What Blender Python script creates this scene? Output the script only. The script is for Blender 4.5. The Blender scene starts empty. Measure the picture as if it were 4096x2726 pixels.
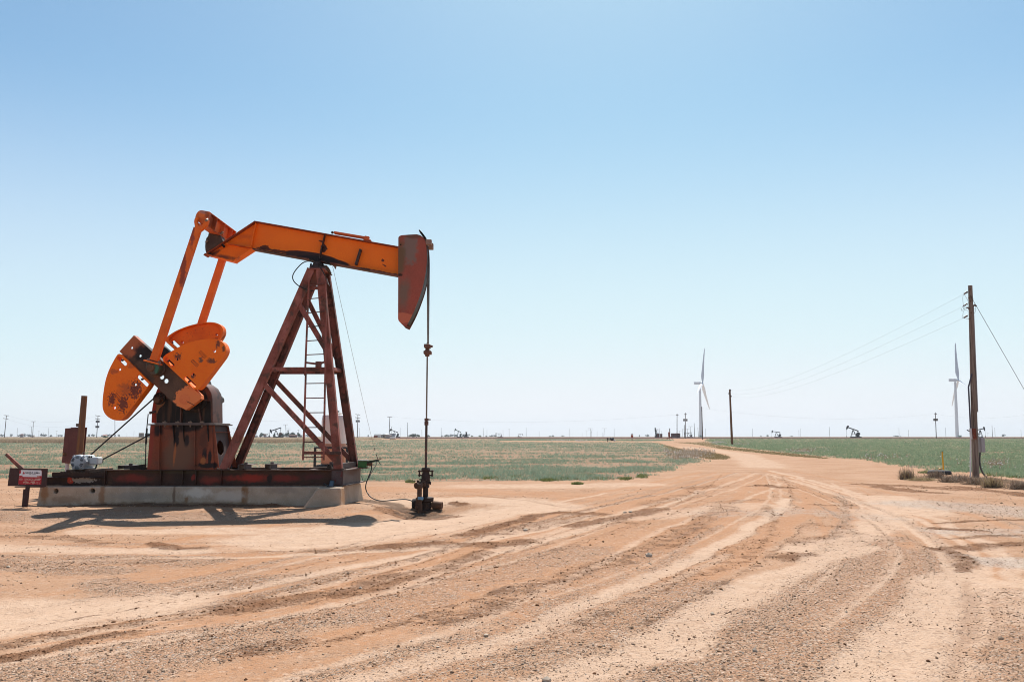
import bpy, bmesh, math, random
import numpy as np
from mathutils import Vector, Matrix, noise as mnoise
from mathutils.geometry import tessellate_polygon

# ------------------------------------------------------------------ camera, sky, sun, exposure
SC = bpy.context.scene
COL = SC.collection
R = math.radians
CAMZ = 1.7
FPX = 3186.0                       # focal length in photo pixels (4096 wide)
PITCH = math.atan((1745 - 1363) / FPX)
cam_d = bpy.data.cameras.new("camera")
cam_d.sensor_width = 36.0
cam_d.lens = 36.0 * FPX / 4096.0
cam_d.clip_start = 0.1
cam_d.clip_end = 30000.0
cam = bpy.data.objects.new("camera", cam_d)
cam.location = (0, 0, CAMZ)
cam.rotation_euler = (R(90) + PITCH, 0, 0)
COL.objects.link(cam)
SC.camera = cam

SUN = Vector((0.137, 1.0, 1.45)).normalized()      # towards the sun
SUN_EL = math.asin(SUN.z)
SUN_AZ = math.atan2(SUN.x, SUN.y)
world = bpy.data.worlds.new("World")
SC.world = world
world.use_nodes = True
wn = world.node_tree.nodes
wl = world.node_tree.links
bg = wn["Background"]
sky = wn.new("ShaderNodeTexSky")
sky.sky_type = 'NISHITA'
sky.sun_disc = False
sky.sun_elevation = SUN_EL
sky.sun_rotation = SUN_AZ
sky.altitude = 900.0
sky.air_density = 0.8
sky.dust_density = 1.25
sky.ozone_density = 1.0
# grade of the hazy daylight sky: camera white balance, and a shoulder that keeps the bright horizon from clipping
SKY_S, EXPO = 0.0935, 0.80
sepc = wn.new("ShaderNodeSeparateColor")
comb = wn.new("ShaderNodeCombineColor")
wl.new(sky.outputs[0], sepc.inputs[0])
def wmath(op, a, b):
    n = wn.new("ShaderNodeMath")
    n.operation = op
    for i, x in enumerate((a, b)):
        if isinstance(x, (int, float)):
            n.inputs[i].default_value = x
        else:
            wl.new(x, n.inputs[i])
    return n.outputs[0]
KN = 0.95 / (SKY_S * 2 ** EXPO)
for ch, tint in enumerate((0.83, 1.05, 1.0)):
    c_ = wmath('MULTIPLY', sepc.outputs[ch], tint)
    d_ = wmath('POWER', wmath('ADD', 1.0, wmath('POWER', wmath('DIVIDE', c_, KN), 8.0)), 0.125)
    wl.new(wmath('DIVIDE', c_, d_), comb.inputs[ch])
# pale dust layer low in the sky
tcw = wn.new("ShaderNodeTexCoord")
sxyz = wn.new("ShaderNodeSeparateXYZ")
wl.new(tcw.outputs['Generated'], sxyz.inputs[0])
mr = wn.new("ShaderNodeMapRange")
mr.interpolation_type = 'SMOOTHSTEP'
wl.new(sxyz.outputs[2], mr.inputs[0])
for i_, v_ in enumerate((0.42, 0.14, 0.0, 0.45)):
    mr.inputs[i_ + 1].default_value = v_
mxs = wn.new("ShaderNodeMix")
mxs.data_type = 'RGBA'
wl.new(mr.outputs[0], mxs.inputs[0])
wl.new(comb.outputs[0], mxs.inputs[6])
mxs.inputs[7].default_value = (.88 * KN / .95, .89 * KN / .95, .97 * KN / .95, 1)
wl.new(mxs.outputs[2], bg.inputs[0])
bg.inputs[1].default_value = SKY_S
sun_d = bpy.data.lights.new("sun", 'SUN')
sun_d.energy = 4.1
sun_d.angle = R(0.5)
sun_d.color = (1.0, 0.95, 0.88)
sun_o = bpy.data.objects.new("sun", sun_d)
sun_o.rotation_euler = SUN.to_track_quat('Z', 'Y').to_euler()
sun_o.location = (0, 0, 60)
COL.objects.link(sun_o)
SC.view_settings.view_transform = 'Standard'
SC.view_settings.look = 'None'
SC.view_settings.exposure = EXPO
SC.view_settings.gamma = 1.0
SC.cycles.filter_width = 1.0
SC.cycles.max_bounces = 6
SC.cycles.diffuse_bounces = 4

rng = np.random.default_rng(7)
random.seed(7)

# ------------------------------------------------------------------ survey helpers: sight lines measured on the photograph
ZOOM = {                              # measuring windows: origin and scale
    'z1': (0, 1500, .38272), 'z2': (350, 1250, .31881), 'z3': (700, 800, .35067), 'z4': (1200, 820, .36990),
    'z5': (400, 1600, .28694), 'z6': (900, 1450, .38265), 'z7': (1000, 1000, .31888), 'z8': (1350, 1650, .28703),
    's1': (20, 1800, .15309), 's2': (200, 1740, .14031), 's3': (560, 1380, .19133), 's4': (760, 830, .14674),
    's5': (1180, 1000, .12755), 's6': (1600, 1800, .19128), 's7': (3750, 1100, .15949), 's8': (3800, 1680, .15949),
    'h1': (0, 1640, .16978), 'h2': (350, 1640, .16978), 'h3': (850, 1640, .16978), 'h4': (1350, 1640, .16978),
    'h5': (1700, 1640, .21222), 'h6': (2200, 1640, .21222), 'h7': (2580, 1600, .12733), 'h8': (3550, 1640, .23175),
    'w1': (2600, 1350, .31888), 'w2': (3600, 1100, .38272), 'r1': (3500, 1600, .31888), 'f1': (2100, 1700, .50934),
    'g1': (0, 2000, .59423), 'g2': (1400, 1900, .59423), 'g3': (2700, 1900, .59253), 'src': (0, 0, 1.0), 'h9': (3000, 1640, .46520),
}
CP, SP = math.cos(PITCH), math.sin(PITCH)

def zp(k, x, y):
    ox, oy, s = ZOOM[k]
    return ox + x * s, oy + y * s

def ray(u, v):
    x = (u - 2048) / FPX
    y = (1363 - v) / FPX
    return x, CP - y * SP, SP + y * CP

def P(u, v, Y):
    dx, dy, dz = ray(u, v)
    t = Y / dy
    return Vector((dx * t, Y, CAMZ + dz * t))

def q(k, x, y, Y):
    return P(*zp(k, x, y), Y)

def sstep(a, b, x):
    t = np.clip((x - a) / (b - a), 0, 1)
    return t * t * (3 - 2 * t)

# slow rise of the plain plus the dug-out cellar and the spoil heap by the well
def ground_np(X, Y):
    z = 1.2 * sstep(60, 500, Y) - 0.35 * 0
    sx = np.where(X < -2.25, 1.0, 2.0)
    sy = np.where(Y < 20.3, 3.0, 0.9)
    z = z - 0.30 * np.exp(-((X + 2.25) / sx) ** 2 - ((Y - 20.3) / sy) ** 2)
    d3 = ((X + 3.55) / 0.75) ** 2 + ((Y - 19.6) / 0.55) ** 2
    z = z + 0.13 * np.exp(-d3)
    d4 = ((X - 12.0) / 30.0) ** 2
    z = z + 0.05 * np.sin(X * 0.35 + 1.0) * sstep(3, 12, Y) * (1 - sstep(40, 90, Y)) * 0.35
    return z

def gz(x, y):
    return float(ground_np(np.array([x]), np.array([y]))[0])

def G(u, v):
    """where the sight line through photo point (u, v) meets the ground"""
    dx, dy, dz = ray(u, v)
    t = 3.0
    last = t
    while t < 9000:
        if CAMZ + dz * t < gz(dx * t, dy * t):
            a, b = last, t
            for _ in range(30):
                m = (a + b) / 2
                if CAMZ + dz * m < gz(dx * m, dy * m):
                    b = m
                else:
                    a = m
            return Vector((dx * b, dy * b, gz(dx * b, dy * b)))
        last = t
        t *= 1.02
    return Vector((dx * 9000, dy * 9000, 1.2))

def g(k, x, y):
    return G(*zp(k, x, y))

# ------------------------------------------------------------------ mesh helpers
BASE = {}
V = Vector

class MB:
    def __init__(self):
        self.v = []
        self.f = []
        self.parts = []

    def add(self, vs, fs):
        n = len(self.v)
        self.parts.append((n, len(self.f), len(vs), len(fs)))
        self.v += [tuple(p) for p in vs]
        self.f += [tuple(i + n for i in f) for f in fs]
        return self

    def each(self, name, mat, parent=None, bevel=0.0, smooth=40, n=1):
        """one object per piece; n consecutive shapes make one piece"""
        out = []
        for i in range(0, len(self.parts), n):
            m = MB()
            for (v0, f0, nv, nf) in self.parts[i:i + n]:
                m.add(self.v[v0:v0 + nv], [tuple(k - v0 for k in f) for f in self.f[f0:f0 + nf]])
            out.append(m.build(name, mat, parent, bevel, smooth))
        return out

    def hexa(self, c):
        """eight corners: bottom loop of four, top loop of four"""
        return self.add(c, [(3, 2, 1, 0), (4, 5, 6, 7), (0, 1, 5, 4), (1, 2, 6, 5), (2, 3, 7, 6), (3, 0, 4, 7)])

    def box(self, c, s, m=None):
        hx, hy, hz = s[0] / 2, s[1] / 2, s[2] / 2
        cs = [V((-hx, -hy, -hz)), V((hx, -hy, -hz)), V((hx, hy, -hz)), V((-hx, hy, -hz)),
              V((-hx, -hy, hz)), V((hx, -hy, hz)), V((hx, hy, hz)), V((-hx, hy, hz))]
        if m is not None:
            cs = [m @ p for p in cs]
        return self.hexa([p + V(c) for p in cs])

    def box2(self, x0, x1, y0, y1, z0, z1):
        return self.box(((x0 + x1) / 2, (y0 + y1) / 2, (z0 + z1) / 2), (abs(x1 - x0), abs(y1 - y0), abs(z1 - z0)))

    def bar(self, p, q_, w, h, up=(0, 1, 0), w2=None, h2=None):
        """rectangular bar from p to q_, h along up, w across"""
        p, q_, up = V(p), V(q_), V(up)
        d = (q_ - p).normalized()
        s = d.cross(up).normalized()
        t = s.cross(d).normalized()
        w2 = w if w2 is None else w2
        h2 = h if h2 is None else h2
        a = [p + s * (i * w / 2) + t * (j * h / 2) for i, j in ((-1, -1), (1, -1), (1, 1), (-1, 1))]
        b = [q_ + s * (i * w2 / 2) + t * (j * h2 / 2) for i, j in ((-1, -1), (1, -1), (1, 1), (-1, 1))]
        return self.hexa(a + b)

    def ibeam(self, p, q_, w, h, up=(0, 1, 0), tf=0.02, tw=0.014):
        """I section: two flanges of width h (along up) at +-w/2, web between them"""
        p, q_, up = V(p), V(q_), V(up)
        d = (q_ - p).normalized()
        s = d.cross(up).normalized()
        t = s.cross(d).normalized()
        for k in (-1, 1):
            o = s * (k * (w - tf) / 2)
            self.bar(p + o, q_ + o, tf, h, t)
        self.bar(p, q_, w - 2 * tf, tw, t)
        return self

    def tube(self, pts, r, n=8, caps=True):
        pts = [V(p) for p in pts]
        rs = r if isinstance(r, (list, tuple)) else [r] * len(pts)
        dirs = []
        for i in range(len(pts)):
            a = pts[max(i - 1, 0)]
            b = pts[min(i + 1, len(pts) - 1)]
            d = b - a
            if d.length < 1e-9:
                d = V((0, 0, 1))
            dirs.append(d.normalized())
        ref = V((0, 0, 1)) if abs(dirs[0].z) < 0.9 else V((1, 0, 0))
        s = dirs[0].cross(ref).normalized()
        vs, fs = [], []
        for i, p in enumerate(pts):
            d = dirs[i]
            s = (s - d * s.dot(d))
            if s.length < 1e-6:
                s = d.orthogonal()
            s.normalize()
            t = d.cross(s)
            for k in range(n):
                a = 2 * math.pi * k / n
                vs.append(p + (s * math.cos(a) + t * math.sin(a)) * rs[i])
        for i in range(len(pts) - 1):
            for k in range(n):
                fs.append((i * n + k, i * n + (k + 1) % n, (i + 1) * n + (k + 1) % n, (i + 1) * n + k))
        if caps:
            fs.append(tuple(range(n - 1, -1, -1)))
            fs.append(tuple((len(pts) - 1) * n + k for k in range(n)))
        return self.add(vs, fs)

    def cyl(self, p, q_, r, r2=None, n=16):
        return self.tube([p, q_], [r, r if r2 is None else r2], n)

    def lathe(self, p, axis, prof, n=20):
        """prof: list of (distance along axis, radius)"""
        p, axis = V(p), V(axis).normalized()
        s = axis.orthogonal().normalized()
        t = axis.cross(s)
        vs, fs = [], []
        for d, r in prof:
            for k in range(n):
                a = 2 * math.pi * k / n
                vs.append(p + axis * d + (s * math.cos(a) + t * math.sin(a)) * max(r, 1e-4))
        for i in range(len(prof) - 1):
            for k in range(n):
                fs.append((i * n + k, i * n + (k + 1) % n, (i + 1) * n + (k + 1) % n, (i + 1) * n + k))
        fs.append(tuple(range(n - 1, -1, -1)))
        fs.append(tuple((len(prof) - 1) * n + k for k in range(n)))
        return self.add(vs, fs)

    def prism(self, poly, off, holes=()):
        poly = [V(p) for p in poly]
        off = V(off)
        loops = [poly] + [[V(p) for p in h] for h in holes]
        allp = [p for l in loops for p in l]
        n = len(allp)
        vs = allp + [p + off for p in allp]
        fs = []
        if holes:
            bm = bmesh.new()
            bv = [bm.verts.new(p) for p in allp]
            be, st = [], 0
            for l in loops:
                be += [bm.edges.new((bv[st + i], bv[st + (i + 1) % len(l)])) for i in range(len(l))]
                st += len(l)
            bm.verts.index_update()
            bmesh.ops.triangle_fill(bm, use_beauty=True, use_dissolve=False, edges=be)
            for fc in bm.faces:
                t = [x.index for x in fc.verts]
                fs.append(tuple(t))
                fs.append(tuple(i + n for i in reversed(t)))
            bm.free()
        else:
            fs.append(tuple(range(n)))
            fs.append(tuple(range(2 * n - 1, n - 1, -1)))
        st = 0
        for l in loops:
            m = len(l)
            for i in range(m):
                a, b = st + i, st + (i + 1) % m
                fs.append((a, b, b + n, a + n))
            st += m
        return self.add(vs, fs)

    def build(self, name, mat, parent=None, bevel=0.0, smooth=40, base=None, seg=1):
        me = bpy.data.meshes.new(name)
        o = bpy.data.objects.new(name, me)
        b = V((0, 0, 0))
        if parent is not None:
            b = BASE[parent.name]
        elif base is not None:
            b = V(base)
            o.location = b
        me.from_pydata([V(p) - b for p in self.v], [], self.f)
        bm = bmesh.new()
        bm.from_mesh(me)
        bmesh.ops.recalc_face_normals(bm, faces=bm.faces[:])
        bm.to_mesh(me)
        bm.free()
        COL.objects.link(o)
        BASE[o.name] = b
        if parent is not None:
            o.parent = parent
        if mat is not None:
            me.materials.append(mat)
        if smooth:
            me.polygons.foreach_set('use_smooth', [True] * len(me.polygons))
            me.set_sharp_from_angle(angle=R(smooth))
        if bevel:
            md = o.modifiers.new('bevel', 'BEVEL')
            md.width = bevel
            md.segments = seg
            md.limit_method = 'ANGLE'
            md.angle_limit = R(35)
        return o

def tag(o, label=None, cat=None, group=None, kind=None):
    if label:
        o['label'] = label
    if cat:
        o['category'] = cat
    if group:
        o['group'] = group
    if kind:
        o['kind'] = kind
    return o

def thing(name, loc, label, cat, group=None):
    o = bpy.data.objects.new(name, None)
    o.empty_display_size = 0.3
    o.location = loc
    COL.objects.link(o)
    BASE[o.name] = V(loc)
    return tag(o, label, cat, group)

def circ(k, x, y, r, Y, n=12):
    return [q(k, x + r * math.cos(2 * math.pi * i / n), y + r * math.sin(2 * math.pi * i / n), Y) for i in range(n)]

def slot(k, x0, y0, x1, y1, r, Y, n=6):
    a = math.atan2(y1 - y0, x1 - x0)
    out = []
    for i in range(n + 1):
        t = a + math.pi / 2 + math.pi * i / n
        out.append(q(k, x0 + r * math.cos(t), y0 + r * math.sin(t), Y))
    for i in range(n + 1):
        t = a - math.pi / 2 + math.pi * i / n
        out.append(q(k, x1 + r * math.cos(t), y1 + r * math.sin(t), Y))
    return out

def spline(pts, n=6, closed=False):
    """Catmull-Rom through points"""
    pts = [V(p) for p in pts]
    out = []
    m = len(pts)
    rngi = range(m) if closed else range(m - 1)
    for i in rngi:
        if closed:
            p0, p1, p2, p3 = pts[(i - 1) % m], pts[i], pts[(i + 1) % m], pts[(i + 2) % m]
        else:
            p0, p1, p2, p3 = pts[max(i - 1, 0)], pts[i], pts[i + 1], pts[min(i + 2, m - 1)]
        for j in range(n):
            t = j / n
            out.append(0.5 * ((2 * p1) + (p2 - p0) * t + (2 * p0 - 5 * p1 + 4 * p2 - p3) * t * t + (3 * p1 - p0 - 3 * p2 + p3) * t ** 3))
    if not closed:
        out.append(pts[-1])
    return out

# ------------------------------------------------------------------ material helpers
class NT:
    def __init__(self, name, rough=0.7, spec=0.3, metal=0.0):
        self.m = bpy.data.materials.new(name)
        self.m.use_nodes = True
        self.t = self.m.node_tree
        self.n = self.t.nodes
        self.l = self.t.links
        self.b = self.n["Principled BSDF"]
        self.b.inputs['Roughness'].default_value = rough
        self.b.inputs['Specular IOR Level'].default_value = spec
        self.b.inputs['Metallic'].default_value = metal
        self.tc = self.n.new('ShaderNodeTexCoord')

    def pos(self):
        return self.tc.outputs['Object']

    def set(self, sock, val):
        if hasattr(val, 'is_linked') or hasattr(val, 'links'):
            self.l.new(val, sock)
        elif isinstance(val, (tuple, list)) and len(val) == 3 and sock.type == 'RGBA':
            sock.default_value = (*val, 1)
        else:
            sock.default_value = val

    def mapping(self, vec, scale=(1, 1, 1), loc=(0, 0, 0)):
        n = self.n.new('ShaderNodeMapping')
        self.l.new(vec, n.inputs[0])
        n.inputs['Scale'].default_value = scale
        n.inputs['Location'].default_value = loc
        return n.outputs[0]

    def noise(self, scale, detail=4, vec=None, rough=0.55, dist=0.0, out='Fac'):
        n = self.n.new('ShaderNodeTexNoise')
        n.inputs['Scale'].default_value = scale
        n.inputs['Detail'].default_value = detail
        n.inputs['Roughness'].default_value = rough
        n.inputs['Distortion'].default_value = dist
        self.l.new(vec if vec is not None else self.pos(), n.inputs['Vector'])
        return n.outputs[out]

    def voro(self, scale, vec=None, feature='F1', out='Distance', rand=1.0):
        n = self.n.new('ShaderNodeTexVoronoi')
        n.feature = feature
        n.inputs['Scale'].default_value = scale
        n.inputs['Randomness'].default_value = rand
        self.l.new(vec if vec is not None else self.pos(), n.inputs['Vector'])
        return n.outputs[out]

    def ramp(self, fac, stops):
        n = self.n.new('ShaderNodeValToRGB')
        e = n.color_ramp.elements
        while len(e) < len(stops):
            e.new(0.5)
        for el, (p, c) in zip(e, stops):
            el.position = p
            el.color = (*c, 1) if isinstance(c, (tuple, list)) else (c, c, c, 1)
        self.l.new(fac, n.inputs[0])
        return n.outputs[0]

    def mix(self, fac, a, b, blend='MIX'):
        n = self.n.new('ShaderNodeMix')
        n.data_type = 'RGBA'
        n.blend_type = blend
        n.clamp_factor = True
        self.set(n.inputs[0], fac)
        self.set(n.inputs[6], a)
        self.set(n.inputs[7], b)
        return n.outputs[2]

    def math(self, op, a, b=0.0, c=None, clamp=False):
        n = self.n.new('ShaderNodeMath')
        n.operation = op
        n.use_clamp = clamp
        self.set(n.inputs[0], a)
        self.set(n.inputs[1], b)
        if c is not None:
            self.set(n.inputs[2], c)
        return n.outputs[0]

    def range(self, x, a, b, c=0.0, d=1.0, smooth=True):
        n = self.n.new('ShaderNodeMapRange')
        n.interpolation_type = 'SMOOTHSTEP' if smooth else 'LINEAR'
        self.set(n.inputs[0], x)
        for i, val in enumerate((a, b, c, d)):
            n.inputs[i + 1].default_value = val
        return n.outputs[0]

    def attr(self, name, out='Fac'):
        n = self.n.new('ShaderNodeAttribute')
        n.attribute_name = name
        return n.outputs[out]

    def stain(self, c, r, k=0.6, scale=6.0, soft=0.25, detail=6, rot=0.0):
        """mask of a blotch with a ragged outline at c (object space) with radii r"""
        a = self.n.new('ShaderNodeVectorMath')
        a.operation = 'SUBTRACT'
        self.l.new(self.pos(), a.inputs[0])
        a.inputs[1].default_value = c
        src = a.outputs[0]
        if rot:
            vr = self.n.new('ShaderNodeVectorRotate')
            vr.rotation_type = 'Y_AXIS'
            vr.inputs['Angle'].default_value = R(rot)
            self.l.new(src, vr.inputs['Vector'])
            src = vr.outputs[0]
        d = self.n.new('ShaderNodeVectorMath')
        d.operation = 'DIVIDE'
        self.l.new(src, d.inputs[0])
        d.inputs[1].default_value = r
        ln = self.n.new('ShaderNodeVectorMath')
        ln.operation = 'LENGTH'
        self.l.new(d.outputs[0], ln.inputs[0])
        nz = self.noise(scale, detail)
        s = self.math('ADD', ln.outputs[1], self.math('MULTIPLY', self.math('SUBTRACT', nz, 0.5), k * 2))
        return self.range(s, 1.0, 1.0 - soft)

    def bump(self, h, strength=0.3, dist=0.01):
        n = self.n.new('ShaderNodeBump')
        n.inputs['Strength'].default_value = strength
        n.inputs['Distance'].default_value = dist
        self.l.new(h, n.inputs['Height'])
        self.l.new(n.outputs[0], self.b.inputs['Normal'])

    def color(self, c):
        self.set(self.b.inputs['Base Color'], c)
        return self.m

def plain(name, c, rough=0.7, metal=0.0, var=0.25, scale=8.0, spec=0.3):
    t = NT(name, rough, spec, metal)
    nz = t.noise(scale, 5)
    lo = tuple(x * (1 - var) for x in c)
    hi = tuple(min(1, x * (1 + var)) for x in c)
    return t.color(t.ramp(nz, [(0.3, lo), (0.7, hi)]))

def metal_paint(name, base, alt, speck=None, rust=None, base_at=(0, 0, 0), stains=(), rough=0.55, streak=None, speck_t=0.66, rust_t=0.58, spec=0.18, rust_scale=3.0):
    """old paint: two tones, small chips, rust patches, run-down streaks, plus named stains"""
    t = NT(name, rough, spec)
    n1 = t.noise(2.2, 6)
    col = t.ramp(n1, [(0.35, alt), (0.65, base)])
    fine = t.noise(38, 4)
    col = t.mix(0.18, col, t.ramp(fine, [(0.3, (0, 0, 0)), (0.75, (1, 1, 1))]), 'SOFT_LIGHT')
    if streak:
        sv = t.mapping(t.pos(), (9, 9, 0.7))
        s = t.range(t.noise(1.0, 5, sv), 0.52, 0.72)
        col = t.mix(t.math('MULTIPLY', s, 0.75), col, streak)
    if rust:
        m = t.range(t.noise(rust_scale, 8, None, 0.65), rust_t, rust_t + 0.08)
        col = t.mix(t.math('MULTIPLY', m, 0.8), col, rust)
    for c, r, colr, k, sc, soft, amt, rot in stains:
        cc = tuple(V(c) - V(base_at))
        m = t.stain(cc, r, k, sc, soft, 7, rot)
        col = t.mix(t.math('MULTIPLY', m, amt), col, colr)
    if speck:
        m = t.range(t.noise(30, 5, None, 0.6), speck_t, speck_t + 0.04)
        col = t.mix(m, col, speck)
    t.bump(t.noise(22, 6), 0.25, 0.006)
    return t.color(col)
# ------------------------------------------------------------------ the ground: one sheet to the horizon
def geo(a, b, step, ratio):
    out = [a]
    s = step
    while out[-1] < b:
        s *= ratio
        out.append(out[-1] + s)
    return out

gx_core = np.arange(-18.0, 26.0, 0.075)
gx = np.concatenate([-np.array(geo(18.0, 9000, 0.09, 1.12))[::-1], gx_core[1:], np.array(geo(26.0, 9000, 0.09, 1.12))])
gy = np.concatenate([np.array([-300, -80, -25, -8, 0.0, 2.5, 3.6]), np.arange(4.2, 24.0, 0.05), np.arange(24.0, 62.0, 0.13),
                     np.array(geo(62.0, 11000, 0.14, 1.045))])
GX, GY = np.meshgrid(gx, gy)
NYG, NXG = GX.shape

def vnoise(X, Y, scale, seed=0, octaves=4):
    """numpy value noise"""
    r = np.random.default_rng(seed)
    tab = r.random((256, 256))
    out = np.zeros_like(X, dtype=float)
    amp, tot = 1.0, 0.0
    s = scale
    for o in range(octaves):
        x = X * s + 17.3 * o + 1000
        y = Y * s + 5.1 * o + 1000
        xi = np.floor(x).astype(int)
        yi = np.floor(y).astype(int)
        fx = x - xi
        fy = y - yi
        fx = fx * fx * (3 - 2 * fx)
        fy = fy * fy * (3 - 2 * fy)
        a = tab[yi % 256, xi % 256]
        b = tab[yi % 256, (xi + 1) % 256]
        c = tab[(yi + 1) % 256, xi % 256]
        d = tab[(yi + 1) % 256, (xi + 1) % 256]
        out += amp * ((a * (1 - fx) + b * fx) * (1 - fy) + (c * (1 - fx) + d * fx) * fy)
        tot += amp
        amp *= 0.5
        s *= 2.03
    return out / tot

def seg_mask(pts, w, X, Y, warp, prof=1.0):
    """soft mask of a worn band along a polyline; w half width in metres"""
    xs = [p[0] for p in pts]
    ys = [p[1] for p in pts]
    m = np.zeros_like(X)
    pad = w * 2.2 + 0.3
    sel = (X > min(xs) - pad) & (X < max(xs) + pad) & (Y > min(ys) - pad) & (Y < max(ys) + pad)
    if not sel.any():
        return m, sel
    x, y = X[sel] + warp[0][sel], Y[sel] + warp[1][sel]
    best = np.full(x.shape, 1e9)
    for (ax, ay), (bx, by) in zip(pts[:-1], pts[1:]):
        dx, dy = bx - ax, by - ay
        L = dx * dx + dy * dy + 1e-9
        t = np.clip(((x - ax) * dx + (y - ay) * dy) / L, 0, 1)
        best = np.minimum(best, np.hypot(x - ax - t * dx, y - ay - t * dy))
    m[sel] = 1 - sstep(w * 0.45, w * 1.25, best)
    return m, sel

def poly_mask(poly, X, Y):
    inside = np.zeros(X.shape, bool)
    n = len(poly)
    j = n - 1
    for i in range(n):
        xi, yi = poly[i]
        xj, yj = poly[j]
        c = ((yi > Y) != (yj > Y)) & (X < (xj - xi) * (Y - yi) / (yj - yi + 1e-12) + xi)
        inside ^= c
        j = i
    return inside

def gpts(k, *xy):
    out = []
    for i in range(0, len(xy), 2):
        p = g(k, xy[i], xy[i + 1])
        out.append((p.x, p.y))
    return out

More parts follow.
